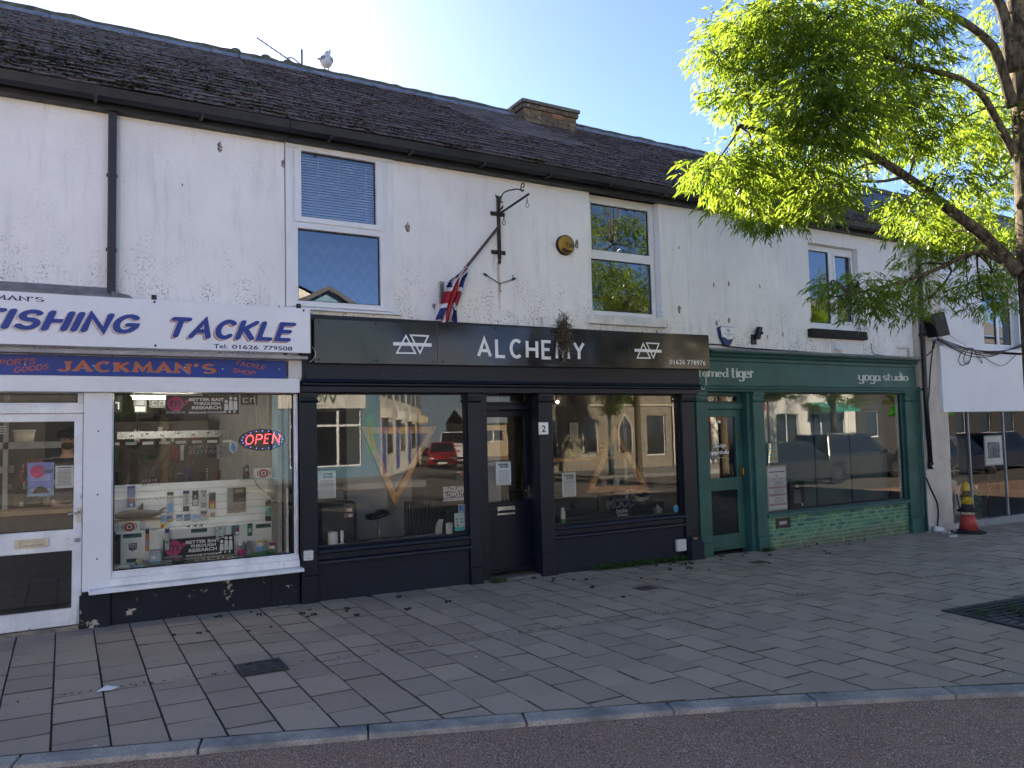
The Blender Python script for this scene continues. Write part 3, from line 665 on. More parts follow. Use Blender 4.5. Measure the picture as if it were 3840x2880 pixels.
m = MB(); m.use(STEEL); m.prism([(4.978, .81), (5.008, .81), (5.012, .85), (5.008, .96), (4.993, .985), (4.978, .96), (4.974, .85)], .289, .2995); m.tube(smooth([(4.993, .29, .925), (4.99, .25, .923), (4.965, .246, .915), (4.91, .25, .922)]), .008, 8); m.build('handle', None, dr)
m = MB(); m.use(P('scuffed_stone_step', (.15, .14, .125), .85, .3, 9, .4)); m.box(4.146, 5.05, -.035, .34, -.16, -.048); m.build('door_step', None, A, bevel=.01)
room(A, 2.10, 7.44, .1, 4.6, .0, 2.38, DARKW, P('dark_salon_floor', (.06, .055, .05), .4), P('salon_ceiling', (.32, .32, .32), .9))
m = MB(); m.use(WALL); m.box(2.09, 2.19, -.002, .0, 2.44, 2.9); m.build('wall_patch', None, A)

# ---- yoga studio (right)
G = thing('shop_building', 'yoga studio with dark green shopfront, green tiled base and one small upper window', 'yoga studio', (10, 0, 0))
shell(G, 7.472, 12.53, [(9.98, 11.165, 3.14, 4.48)], zb=2.5)
gutter(G, 7.472, 12.6); rf = slate_roof(G, 7.472, 12.6, SLATE); ridge(rf, 7.472, 12.6, .46)
moss(rf, 7.472, 12.6, 60000, MOSSB, lambda x, u: .8, (.012, .04))
wc = window(G, 9.985, 11.16, 3.145, 4.475, .09, [(10.08, 10.565, 3.24, 4.39), (10.70, 11.09, 3.29, 4.35)], GLASS_UP, UPVC, .06, [(10.655, 11.135, 3.245, 4.395, (10.70, 11.09, 3.29, 4.35))])
m = MB(); m.use(UPVC); m.box(9.985, 11.16, .02, .089, 3.12, 3.144); m.build('sill_board', None, wc)
m = MB(); m.use(P('mossy_black_sill', (.022, .022, .018), .95, .5, 18, .6, 40)); m.box(9.88, 11.2, -.09, .02, 2.985, 3.118); m.build('sill', None, wc, bevel=.008)
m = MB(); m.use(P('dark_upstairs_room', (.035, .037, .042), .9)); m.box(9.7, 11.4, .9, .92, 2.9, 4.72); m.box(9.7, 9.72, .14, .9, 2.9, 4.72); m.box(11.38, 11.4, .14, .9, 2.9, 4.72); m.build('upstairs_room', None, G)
m = MB(); m.use(GREENP); m.box(7.492, 12.46, -.06, .1, 2.15, 2.62); m.build('fascia', None, G)
m = MB(); m.use(GREENP); m.prismx([(-.0605, 2.56), (-.08, 2.57), (-.085, 2.61), (-.12, 2.63), (-.14, 2.665), (-.19, 2.68), (-.195, 2.70), (-.0605, 2.72), (.05, 2.72), (.05, 2.621), (-.0605, 2.621)], 7.70, 12.44)
m.use(P('grey_lead_ledge', (.17, .165, .17), .6, .3, 8, .2)); m.prismx([(-.002, 2.76), (-.2, 2.722), (-.205, 2.702), (-.196, 2.702), (-.196, 2.721), (-.002, 2.735)], 7.65, 12.42); m.build('cornice', None, G)
m = MB(); m.use(GREENP); m.prismx([(-.0605, 2.225), (-.085, 2.22), (-.11, 2.2), (-.105, 2.175), (-.08, 2.165), (-.08, 2.14), (.1, 2.14), (.1, 2.149), (-.0605, 2.149)], 7.492, 12.50); m.build('moulding', None, G, bevel=.003)
pil(G, 7.492, 7.68, -.05, .05, GREENP, 2.0, 2.138); pil(G, 8.585, 8.80, -.05, .05, GREENP, 2.0, 2.138); pil(G, 12.15, 12.47, -.05, .05, GREENP, 2.0, 2.138)
m = MB(); m.use(GREENP); m.box(7.681, 7.775, .02, .2, -.1, 2.138); m.box(8.515, 8.584, .0, .2, -.2, 2.138); m.box(7.776, 8.514, .08, .18, 1.90, 1.975); m.build('door_surround', None, G, bevel=.004)
window(G, 7.776, 8.514, 1.976, 2.139, .11, [(7.80, 8.445, 2.0, 2.09)], GLASS_D, GREENP, .05, name='transom_window')
d = MB(); d.use(GREENP); d.panel(7.78, 8.512, -.09, 1.895, .12, [(7.825, 8.385, .92, 1.785), (7.835, 8.385, .125, .745)], .045); dr = d.build('door', None, G, merge=True, bevel=.006)
for (z0, z1) in ((.915, 1.79), (.12, .75)):
    g = MB(); g.use(GLASS_D); g.quad(7.82, 8.39, z0, z1, .145); g.build('pane', None, dr, recalc=False)
m = MB(); m.use(P('brass_door_pull', (.35, .22, .08), .35, .2, 8, .05, 40, 1.0)); m.box(8.43, 8.455, .108, .1195, .9, 1.08); m.tube(smooth([(8.442, .11, 1.06), (8.442, .06, 1.05), (8.442, .055, 1.0), (8.442, .06, .94), (8.442, .11, .93)]), .009, 8); m.build('handle', None, dr); m = MB(); m.use(_plain['brass_door_pull']); m.lathe((8.43, .1195, 1.5), [(.001, -.02), (.02, -.016), (.022, -.001)], 10, 'y'); m.build('lock', None, dr)
m = MB(); m.use(P('faded_door_number', (.03, .07, .065), .6)); txt(m, '3', 8.08, 8.14, .79, .87, .118, .02); m.build('door_number', None, dr, recalc=False)
DOORTXT = dr
ww = window(G, 8.801, 12.149, .36, 2.139, .0, [(8.85, 12.10, .385, 2.125)], GLASS, GREENP, .07, name='shop_window')
m = MB(); m.use(P('reveal_grey_strip', (.35, .38, .36), .6)); m.box(12.03, 12.098, .045, .065, .386, 2.12); m.build('inner_frame', None, ww)
m = MB(); m.use(GREENP); m.box(8.78, 12.16, -.08, .06, .318, .372); m.build('sill', None, ww, bevel=.006)
m = MB(); m.use(P('tile_grout', (.38, .42, .24), .9)); m.box(8.81, 12.148, .0, .1, -.3, .317); m.use(TILE)
z = .312; r = 0
while z > -.2:
    x = 8.812+(-.05 if r % 2 else 0)
    while x < 12.148:
        a, c = max(x+.0035, 8.813), min(x+.1055, 12.147); x += .109
        if c-a > .012 and not (8.985 < (a+c)/2 < 9.30 and .14 < z-.02 < .30): m.box(a, c, -.007+random.uniform(0, .0012), -.0002, z-.054, z-.0035)
    z -= .0575; r += 1
m.build('tiled_stall_riser', None, G)
m = MB(); m.use(P('brown_iron_vent', (.035, .028, .026), .6)); m.panel(8.99, 9.295, .145, .295, -.02, [(9.03, 9.255, .175, .265)], .0195); m.box(9.031, 9.254, -.012, -.001, .176, .264)
m.use(GREY); m.box(9.06, 9.22, -.015, -.0125, .20, .245); m.build('wall_vent', None, G)
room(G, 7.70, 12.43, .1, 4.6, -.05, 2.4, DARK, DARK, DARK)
LET = P('pale_grey_green_lettering', (.50, .54, .51), .6)
def two(par, s, x0, x1, z0, z1, y, cut, w, c, mat):
    for q, a, b_ in ((s.split()[0], x0, x0+cut*(x1-x0)), (s.split()[1], x0+(cut+.04)*(x1-x0), x1)):
        zz0 = z0 if any(t_ in q for t_ in 'gy') else z0+(z1-z0)*.28
        zz1 = z1 if any(t_ in q for t_ in 'tdi') else z0+(z1-z0)*.72
        m = MB(); m.use(mat); strokes(m, q, a, b_, zz0, zz1, y, w, .1, c); m.build('lettering', None, par, recalc=False)
two(DOORTXT, 'tamed tiger', 7.97, 8.20, 1.335, 1.405, .136, .54, .17, .4, WHITE); two(DOORTXT, 'yoga studio', 7.90, 8.25, 1.235, 1.325, .136, .44, .19, .4, WHITE)
m = MB(); m.use(WHITE); txt(m, 'www.tamed-tiger.com', 7.93, 8.22, 1.20, 1.215, .136); m.build('lettering', None, DOORTXT, recalc=False)
two(G, 'tamed tiger', 7.53, 8.61, 2.285, 2.475, -.063, .54, .19, .3, LET); two(G, 'yoga studio', 10.94, 12.25, 2.28, 2.485, -.063, .44, .19, .3, LET)

GLASS_G = m_glass('gallery_glass', .65, .0)
# ---- white gallery (far right)
V = thing('shop_building', 'plain white gallery with blue slate roof and full height plate glass at far right', 'gallery', (15, 0, 0))
m = MB(); WG = P('smooth_white_wall', (.70, .74, .78), .8, .05, 1.5, .06)
m.use(WG); m.panel(12.68, 22, 1.0, 4.75, -.10, [(14.52, 15.72, 3.04, 4.15), (13.26, 22, 1.0, 1.85)], .2, False); m.box(12.7, 22, 5.1, 5.3, -.6, 4.9); m.box(21.9, 22, .1, 5.1, -.6, 4.9); m.box(12.72, 21.9, .15, 5.1, 2.55, 2.6)
m.build('wall', None, V, merge=True)
CR = P('cream_render_pier', (.52, .48, .43), .85, .12, 3, .15)
m = MB(); m.use(CR); m.box(12.535, 13.255, -.101, .2, -.3, 4.74); m.box(12.60, 13.31, -.16, -.102, -.3, -.10); m.build('pier', None, V, bevel=.01)
m = MB(); m.use(P('bright_white_fascia', (.72, .77, .82), .7, .03, 1.2, .03)); m.box(13.04, 21.5, -.16, -.1025, 1.81, 2.95); m.build('fascia', None, V)
m = MB(); m.use(GUT); m.box(12.61, 22, -.2, -.102, 4.70, 4.86); m.build('gutter', None, V)
rf = slate_roof(V, 12.62, 22, P('blue_grey_slate', (.055, .065, .085), .45, .12, 4, .08, 40, isl=.25), .5, .21, .25); ridge(rf, 12.62, 22, .45, False)
w = window(V, 14.525, 15.715, 3.045, 4.145, .02, [(14.56, 15.18, 3.07, 4.1), (15.25, 15.68, 3.07, 4.1)], GLASS_UP, UPVC, .06)
m = MB(); m.use(P('black_sill', (.03, .03, .032), .7)); m.box(14.36, 15.8, -.16, -.101, 2.86, 2.905); m.build('sill', None, w)
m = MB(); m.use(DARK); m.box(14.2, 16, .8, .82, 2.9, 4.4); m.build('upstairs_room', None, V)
m = MB(); m.use(P('grey_aluminium_frame', (.22, .24, .26), .4)); m.box(13.26, 22, -.10, .0, -.35, -.10); m.box(13.26, 22, -.07, -.0, 1.80, 1.808)
for x in (13.262, 13.92, 15.05, 16.1, 17.2, 18.4): m.box(x, x+.035, -.06, -.02, -.0995, 1.799)
sw = m.build('shop_window', None, V)
for (a, c) in ((13.297, 13.92), (13.955, 15.05), (15.085, 16.1), (16.135, 17.2), (17.235, 18.4), (18.435, 22)):
    g = MB(); g.use(GLASS_G); g.quad(a, c, -.0995, 1.8, -.04); g.build('pane', None, sw, recalc=False)
room(V, 13.26, 21.9, .0, 4.6, -.2, 2.5, P('gallery_wall', (.22, .225, .23), .9), P('gallery_floor', (.2, .2, .2), .4), DARK)
# ------------------------------------------------------------------ signs and things fixed to the front
def lettering(parent, name='lettering', label=None):
    return MB()
def word(parent, s, mat, x0, x1, z0, z1, y, name='lettering', font=False, bold=0.0, flip=False, **kw):
    m = MB(); m.use(mat)
    if font: txt(m, s, x0, x1, z0, z1, y, bold, flip)
    else: strokes(m, s, x0, x1, z0, z1, y, flip=flip, **kw)
    return m.build(name, None, parent, recalc=False)
# big white fishing tackle board
t = thing('sign_board', 'long white sign board reading FISHING TACKLE in slanted blue letters', 'sign', (.8, -.28, 2.45))
m = MB(); m.use(P('glossy_white_sign', (.76, .78, .82), .25, .03, 1.5, .02)); m.box(-6.0, 2.125, -.30, -.262, 2.478, 2.925); m.use(GREY); m.box(2.1252, 2.132, -.295, -.265, 2.48, 2.92); m.build('board', None, t, bevel=.003)
kw = dict(w=.245, gap=.33, cap='round', shear=.26)
for (s, x0, x1) in (('FISHING', -.66, .585), ('TACKLE', .845, 1.985)):
    z0, z1 = (2.583, 2.80)
    word(t, s, SHADR if s == 'TACKLE' else SHAD, x0-.018, x1-.018, z0-.014, z1-.014, -.3012, 'letter_shadow', **kw)
    word(t, s, SHAD, x0-.01, x1-.01, z0-.007, z1-.007, -.3035, 'letter_edge', **kw)
    word(t, s, BLUEV, x0, x1, z0, z1, -.306, **kw)
word(t, "JACKMAN'S", NAVY, -.82, -.16, 2.843, 2.895, -.3012, w=.2, gap=.26, contrast=.45, serif=.17)
word(t, 'Tel:', NAVY, 1.21, 1.335, 2.497, 2.538, -.302, font=True, bold=.02); word(t, '01626', NAVY, 1.375, 1.62, 2.497, 2.538, -.302, font=True, bold=.02); word(t, '779508', NAVY, 1.665, 1.945, 2.496, 2.538, -.302, font=True, bold=.02)
for p in ((.71, 2.505), (2.06, 2.905), (.70, 2.905)): m = MB(); m.use(BLK); m.lathe((p[0], -.3005, p[1]), [(.010, -.003), (.012, .0004)], 8, 'y'); m.build('screw', None, t)
for (x, l) in ((.70, 'small dark steel bracket above FISHING TACKLE board near its middle'), (2.02, 'small dark steel bracket above right end of FISHING TACKLE board')):
    m = MB(); m.use(IRON); m.box(x-.022, x+.022, -.27, -.255, 2.9255, 2.975); m.box(x-.008, x+.008, -.275, -.002, 2.935, 2.945); tag(m.build('sign_bracket'), l, 'bracket', 'sign brackets')
# blue board
t = thing('sign_board', "narrow blue sign board with orange letters under the big white board", 'sign', (.8, -.12, 2.24))
m = MB(); m.use(BLUEV); m.box(-6.0, 1.93, -.125, -.101, 2.236, 2.412); m.build('board', None, t, bevel=.002)
kw = dict(w=.22, gap=.36, contrast=.5, serif=.18)
word(t, "JACKMAN'S", P('grey_blue_letter_shadow', (.16, .22, .30), .6), -.064, 1.253, 2.254, 2.372, -.1262, 'letter_shadow', **kw)
word(t, "JACKMAN'S", ORANGE, -.055, 1.262, 2.258, 2.38, -.129, **kw)
kw = dict(w=.15, gap=.24, cap='round', shear=.18)
def tilt(parent, s, mat, x0, x1, z0, z1, y, ang):
    m = MB(); m.use(mat); strokes(m, s, x0, x1, z0, z1, y, **kw); cx, cz = (x0+x1)/2, (z0+z1)/2; c, q = math.cos(ang), math.sin(ang)
    m.v = [(cx+(a-cx)*c-(b-cz)*q, yy, cz+(a-cx)*q+(b-cz)*c) for a, yy, b in m.v]; return m.build('lettering', None, parent, recalc=False)
tilt(t, 'SPORTS', ORANGE, -.54, -.22, 2.318, 2.372, -.127, R(5)); tilt(t, 'GOODS', ORANGE, -.38, -.12, 2.268, 2.322, -.127, R(8))
tilt(t, 'TACKLE', ORANGE, 1.44, 1.73, 2.338, 2.385, -.127, R(-8)); tilt(t, 'SHOP', ORANGE, 1.41, 1.63, 2.27, 2.318, -.127, R(-8))
for x in (-.30, .22, .55, .98, 1.32, 1.86): m = MB(); m.use(WHITE); m.lathe((x, -.1255, 2.325+random.uniform(-.008, .008)), [(.005, -.002), (.006, .0003)], 8, 'y'); m.build('screw', None, t)
m = MB(); m.use(paint_worn('peeling_white_block', (.68, .68, .68), (.3, .27, .22), .63, .8, 12)); m.box(1.955, 2.145, -.118, -.1015, 2.245, 2.42); tag(m.build('timber_block', bevel=.006), 'flaking white timber block at right end of the blue sign', 'timber block')
# salon sign
t = thing('sign_board', 'long glossy black sign board with spaced white capitals and two triangle emblems', 'sign', (4.9, -.2, 2.4))
m = MB(); m.use(SLICK)
for (a, c) in ((2.195, 3.558), (3.562, 6.248), (6.252, 7.618)):
    n_ = 14; za, zb = 2.39+.0085*(a-2.2), 2.843+.0105*(a-2.2); zc, zd = 2.39+.0085*(c-2.2), 2.843+.0105*(c-2.2)
    m.prism([(a, za), (c, zc), (c, zd), (a, zb)], -.205, -.185)
m.use(BLK); m.prism([(2.19, 2.386), (7.622, 2.43), (7.622, 2.905), (2.19, 2.85)], -.1845, -.132)
m.build('board', None, t, bevel=.003)
SCR_ = P('dull_screw_head', (.05, .05, .05), .4, metal=1)
for x in (2.24, 2.85, 3.5, 3.62, 4.3, 4.95, 5.6, 6.19, 6.31, 6.95, 7.57):
    for z in (2.425, 2.815): m = MB(); m.use(SCR_); m.lathe((x, -.2055, z+.009*(x-2.2)), [(.004, -.006), (.010, -.004), (.011, .0003)], 8, 'y'); m.build('screw', None, t)
word(t, 'ALCHEMY', WHITE, 4.05, 5.54, 2.497, 2.752, -.2065, w=.185, gap=.38)
word(t, '01626 778976', WHITE, 6.90, 7.54, 2.487, 2.548, -.2065, font=True, bold=.0)
def emblem(x0, x1, z0, z1):
    m = MB(); m.use(WHITE); y = -.2065
    def ring(pts, w):
        cx, cz = sum(p[0] for p in pts)/3, sum(p[1] for p in pts)/3; inn = [(cx+(a-cx)*(1-w), cz+(b_-cz)*(1-w)) for a, b_ in pts]
        for i in range(3): j = (i+1) % 3; m.poly([(pts[i][0], y, pts[i][1]), (pts[j][0], y, pts[j][1]), (inn[j][0], y, inn[j][1]), (inn[i][0], y, inn[i][1])])
    X = lambda f: x0+f*(x1-x0); Z = lambda f: z0+f*(z1-z0)
    ring([(X(.06), Z(0)), (X(.60), Z(.02)), (X(.33), Z(1))], .24); y -= .0006
    ring([(X(.42), Z(1.0)), (X(.94), Z(1)), (X(.69), Z(0))], .24); y -= .0006
    m.poly([(X(0), y, Z(.41)), (X(1), y, Z(.41)), (X(1), y, Z(.585)), (X(0), y, Z(.585))]); return m.build('emblem', None, t, recalc=False)
emblem(3.04, 3.49, 2.51, 2.725); emblem(6.32, 6.77, 2.545, 2.76)
# bird nest hanging over the M
def tuft(name, c, n, sp, ln, mat, mat2, label, cat, up=0.0):
    m = MB(); 
    for i in range(n):
        m.use(mat if random.random() < .6 else mat2); p = Vector(c)+Vector([random.gauss(0, s) for s in sp]); d = Vector((random.gauss(0, 1), random.gauss(0, .6), random.gauss(up, 1))).normalized()*ln*random.uniform(.5, 1.2)
        e = d.cross(Vector((0, 1, .3))).normalized()*.004; q = p+d*.5+Vector((0, random.gauss(0, .01), random.gauss(0, .012)))
        m.add([p-e, p+e, q+e, q-e, p+d], [(0, 1, 2, 3), (3, 2, 4)], False)
    return tag(m.build(name, recalc=False), label, cat)
STRAW = P('dry_straw', (.12, .095, .06), .9); DSTRAW = P('dark_straw', (.04, .033, .025), .9)
tuft('bird_nest', (5.215, -.235, 2.78), 700, (.034, .026, .10), .12, STRAW, DSTRAW, 'straggly brown bird nest hanging over the black salon sign', 'nest')
# wrought iron sign bracket
t = thing('hanging_sign_bracket', 'empty wrought iron sign bracket with scrolls on white wall above salon', 'sign bracket', (4.47, -.03, 3.67))
m = MB(); m.use(IRON); m.box(4.452, 4.486, -.045, -.012, 3.70, 4.43); m.prism([(4.458, 3.70), (4.452, 3.66), (4.469, 3.635), (4.486, 3.66), (4.480, 3.70)], -.04, -.015); m.prism([(4.452, 4.43), (4.43, 4.475), (4.462, 4.455), (4.469, 4.47), (4.476, 4.455), (4.508, 4.475), (4.486, 4.43)], -.04, -.02); m.build('upright', None, t)
for z in (4.25, 3.785): m = MB(); m.use(IRON); m.box(4.37, 4.565, -.0115, -.001, z-.025, z+.025); m.build('wall_plate', None, t, bevel=.003)
m = MB(); m.use(IRON); m.tube([(4.469, -.03, 4.24), (4.50, -.68, 4.31)], .013, 6); m.build('arm', None, t)
m = MB(); m.use(IRON); m.tube(smooth([(4.469, -.05, 4.32), (4.475, -.10, 4.44), (4.485, -.2, 4.475), (4.49, -.45, 4.43), (4.495, -.55, 4.38)]), .008, 6)
sp = [(4.495, -.55-.0, 4.375)]+[(4.495, -.565+(.055-.012*i/3)*math.sin(R(200-40*i))*1.0, 4.435+(.055-.012*i/3)*math.cos(R(200-40*i))) for i in range(11)]
m.tube(smooth(sp, 4), .007, 6); m.build('scroll', None, t)
m = MB(); m.use(IRON); m.tube(smooth([(4.469, -.045, 4.28)]+[(4.47, -.10+.045*math.cos(R(200+38*i)), 4.33+.045*math.sin(R(200+38*i))) for i in range(9)], 3), .006, 6); m.build('small_scroll', None, t)
for y, z0 in ((-.64, 4.29), (-.10, 4.225)):
    m = MB(); m.use(IRON)
    for q in range(2): m.lathe((4.50, y, z0-.022-.026*q), [(.008, -.004), (.011, 0), (.008, .004)], 8, 'y' if q else 'x')
    m.tube(smooth([(4.50, y, z0-.06), (4.515, y-.012, z0-.10), (4.50, y, z0-.125), (4.485, y+.012, z0-.10), (4.50, y, z0-.06)]), .0035, 5); m.build('hanging_shackle', None, t)
# flag pole and flag
t = thing('flag_pole', 'slanted brown wooden flag pole fixed to iron bracket, pointing down at an angle', 'flag pole', (4.2, -.1, 3.5))
m = MB(); m.use(P('brown_varnished_pole', (.09, .055, .04), .5, .2, 20)); m.tube([(4.452, -.06, 4.085), (3.955, -.13, 3.52)], .017, 10); m.ball((4.458, -.06, 4.092), .02); m.build('pole', None, t)
m = MB(); m.use(P('cord_binding', (.4, .33, .3), .9)); m.tube([(3.975, -.127, 3.545), (3.96, -.129, 3.525)], .024, 10); m.build('cord_binding', None, t)
FR, FB, FW = P('flag_red_cloth', (.34, .022, .035), .8, .12, 20), P('flag_blue_cloth', (.014, .026, .13), .8, .12, 20), P('flag_white_cloth', (.62, .62, .64), .8, .08, 20)
def jack(u, v):
    x, y = u*60, v*30; dx, dy = x-30, y-15
    if abs(dx) < 3.4 or abs(dy) < 3.4: return FR
    if abs(dx) < 5.6 or abs(dy) < 5.6: return FW
    d = min(abs(dy-dx/2), abs(dy+dx/2))*.894
    sgn = (dy-dx/2)*(1 if abs(dy-dx/2) < abs(dy+dx/2) else 0)+(dy+dx/2)*(0 if abs(dy-dx/2) < abs(dy+dx/2) else 1)
    if d < 2.2 and sgn*(1 if dx > 0 else -1) < .2: return FR
    return FW if d < 3.2 else FB
m = MB(); NU, NV = 34, 60; g = {}
path = smooth([(3.965, -.13, 3.535), (3.90, -.155, 3.455), (3.82, -.17, 3.37), (3.765, -.17, 3.2), (3.725, -.165, 3.05), (3.69, -.165, 2.90)], 12)
for j in range(NV+1):
    s_ = j/NV; p = path[min(int(s_*(len(path)-1)), len(path)-1)]; half = .028+.075*min(1, s_*2.6)+.012*math.sin(s_*14)
    for i in range(NU+1):
        u = i/NU; a = (u-.5)*2
        g[i, j] = (p.x+a*half+.010*math.sin(u*17+s_*5), p.y+.034*math.sin(u*21+1.5*s_*6)*min(1, s_*4)-.02*math.cos(a*1.5), p.z-.02*a*a+.025*math.sin(u*9+1)*min(1, s_*3)*(1 if s_ > .9 else .4)+.015*a*(1-s_))
for j in range(NV):
    for i in range(NU): m.use(jack(.1+.62*(j+.5)/NV, (i+.5)/NU*1.0)); m.add([g[i, j], g[i+1, j], g[i+1, j+1], g[i, j+1]], [(0, 1, 2, 3)], True)
tag(m.build('flag', merge=True), 'limp red, white and blue Union flag drooping from the slanted pole', 'flag')
m = MB(); m.use(STEEL); m.box(3.68, 3.735, -.03, -.001, 3.12, 3.375); tag(m.build('wall_plate', bevel=.003), 'flat galvanised metal plate on wall behind the drooping flag', 'metal plate')
t = thing('hook_line', 'short green cord with S hook strung between two wall eyes under iron bracket', 'cord', (4.47, -.02, 3.3))
ROPE = P('dark_green_cord', (.012, .05, .04), .8)
m = MB(); m.use(ROPE); m.tube([(4.28, -.02, 3.50), (4.462, -.03, 3.405), (4.66, -.02, 3.475)], .006, 6); m.tube([(4.262, -.012, 3.515), (4.30, -.022, 3.487)], .013, 6); m.tube([(4.64, -.02, 3.468), (4.69, -.012, 3.49)], .013, 6); m.tube([(4.652, -.02, 3.48), (4.655, -.02, 3.53)], .005, 5); m.build('cord', None, t)
m = MB(); m.use(IRON); m.tube(smooth([(4.452, -.03, 3.395), (4.468, -.03, 3.405), (4.476, -.03, 3.385), (4.462, -.03, 3.365), (4.468, -.03, 3.335), (4.48, -.03, 3.32), (4.47, -.03, 3.305), (4.452, -.03, 3.315)]), .004, 5); m.build('hook', None, t)
# alarm boxes
t = thing('alarm_box', 'round gold alarm box on white wall beside upper window', 'alarm box', (5.42, -.03, 3.84))
GOLD = P('gold_plastic', (.36, .20, .035), .4, .2, 10, .08, 60, .25)
m = MB(); m.use(BLK); m.lathe((5.42, -.001, 3.965), [(.126, -.045), (.128, 0)], 28, 'y'); m.use(GOLD); m.lathe((5.42, -.0455, 3.965), [(.0005, -.02), (.07, -.018), (.112, -.008), (.12, -.0005)], 28, 'y'); m.build('case', None, t)
word(t, 'Yale', BLK, 5.395, 5.53, 3.93, 3.995, -.068, font=True, bold=.012)
m = MB(); m.use(P('black_mould_stain', (.03, .028, .02), .9)); m.poly([(5.42+.1*math.cos(R(q)), -.0625, 3.965+.108*math.sin(R(q))) for q in range(215, 326, 10)]+[(5.47, -.0645, 3.895), (5.40, -.066, 3.905), (5.38, -.066, 3.92)]); m.build('stain', None, t, recalc=False)
t = thing('alarm_box', 'white and navy shield shaped security alarm box above the green shopfront', 'alarm box', (8.13, -.03, 2.79))
m = MB(); m.use(NAVY); sh = [(7.975, 3.04), (8.0, 3.06), (8.26, 3.065), (8.285, 3.04), (8.25, 2.89), (8.185, 2.80), (8.13, 2.785), (8.075, 2.80), (8.01, 2.89)]
m.prism(sh, -.05, -.001); m.use(WHITE); m.prism([(7.995, 3.035), (8.01, 3.05), (8.255, 3.055), (8.272, 3.035), (8.235, 2.915), (8.225, 2.89), (8.13, 2.875), (8.035, 2.915), (8.02, 2.90)], -.066, -.0505); m.build('case', None, t, bevel=.006)
word(t, 'SB', NAVY, 8.10, 8.165, 2.985, 3.03, -.068, font=True); word(t, 'BD SECURE', NAVY, 8.06, 8.215, 2.945, 2.965, -.068, font=True, bold=.01); word(t, 'SYSTEMS', NAVY, 8.09, 8.185, 2.922, 2.932, -.068, font=True)
t = thing('security_sensor', 'small black security floodlight bracket on wall above green cornice', 'sensor', (8.69, -.05, 2.83))
m = MB(); m.use(BLK); m.box(8.645, 8.735, -.03, -.001, 2.83, 2.975); m.build('base', None, t, bevel=.004)
m = MB(); m.use(BLK); m.prism([(8.67, 2.90), (8.74, 2.90), (8.80, 3.08), (8.73, 3.085)], -.10, -.031); m.ball((8.765, -.11, 2.99), .02); m.build('head', None, t, bevel=.004)
m = MB(); m.use(UPVC); m.lathe((4.60, -.001, 3.05), [(.01, -.018), (.022, -.014), (.034, -.006), (.036, 0)], 16, 'y'); tag(m.build('wall_button'), 'small round white cap on wall above the black sign', 'cap')
t = thing('wall_vent', 'white plastic cowled vent on the wall under small upper window', 'vent', (10.55, -.05, 2.78))
m = MB(); m.use(UPVC); m.box(10.41, 10.63, -.012, -.001, 2.78, 2.96); m.build('base', None, t); m = MB(); m.use(UPVC); m.prismx([(-.0125, 2.93), (-.09, 2.82), (-.09, 2.80), (-.0125, 2.81)], 10.45, 10.67); m.build('cowl', None, t, bevel=.004)
# pipes
t = thing('drainpipe', 'dark brown downpipe running down white wall above the tackle shop', 'drainpipe', (.36, -.06, 2.98))
m = MB(); m.use(P('dark_brown_pipe', (.03, .026, .032), .5, .2, 5)); m.box(.325, .395, -.085, -.02, 3.0, 4.70); m.build('pipe', None, t, bevel=.008)
m = MB(); m.use(BLK); 
for z in (4.1, 3.4): m.box(.315, .405, -.0195, -.001, z, z+.03)
m.build('clip', None, t)
t = thing('drainpipe', 'thin black downpipe with cut end between green shopfront and cream pier', 'drainpipe', (12.57, -.15, .85))
m = MB(); m.use(BLK); m.tube([(12.60, -.19, 4.68), (12.60, -.15, 4.55), (12.58, -.15, 3.0), (12.55, -.16, 2.2), (12.585, -.16, .92)], .038, 10); m.build('pipe', None, t)
m = MB(); m.use(BLK); 
for z in (4.2, 3.1, 2.18): m.box(12.53, 12.63, -.20, -.102, z, z+.04)
m.tube([(12.585, -.16, .97), (12.586, -.16, .86)], .047, 10); m.build('collar', None, t)
m = MB(); m.use(WHITE); m.box(12.565, 12.61, -.2085, -.2075, .885, .925); m.build('sticker', None, t)
m = MB(); m.use(GREENP); m.tube([(12.49, -.085, 2.24), (12.50, -.085, gz(12.5)+.02)], .022, 8); tag(m.build('service_pipe'), 'slim green painted pipe running up the edge of the yoga shopfront', 'pipe')
m = MB(); m.use(UPVC); m.tube([(12.05, -.04, 2.915), (12.36, -.04, 2.915), (12.36, -.04, 2.68)], .022, 8); tag(m.build('waste_pipe'), 'short white elbow waste pipe above green cornice end', 'pipe')
# speaker and cables
t = thing('loudspeaker', 'black box loudspeaker tilted on the wall beside the cream pier', 'loudspeaker', (12.75, -.3, 3.05))
m = MB(); m.use(BLK); m.add([(12.57, -.34, 3.42), (12.80, -.42, 3.50), (12.86, -.16, 3.50), (12.63, -.11, 3.42), (12.68, -.36, 3.06), (12.91, -.44, 3.10), (12.95, -.18, 3.12), (12.74, -.13, 3.07)], [(0, 1, 2, 3), (4, 7, 6, 5), (0, 4, 5, 1), (1, 5, 6, 2), (2, 6, 7, 3), (3, 7, 4, 0)]); m.build('cabinet', None, t, bevel=.02)
m = MB(); m.use(STEEL); m.tube([(12.8, -.2, 3.3), (12.8, -.101, 3.3)], .015, 6); m.build('mount', None, t)
CAB = P('black_cable', (.012, .012, .014), .5)
def cable(pts, r, label, n=8, name='cable', mat=CAB, group=None):
    m = MB(); m.use(mat); m.tube(smooth(pts, n), r, 6); return tag(m.build(name), label, 'cable', group)
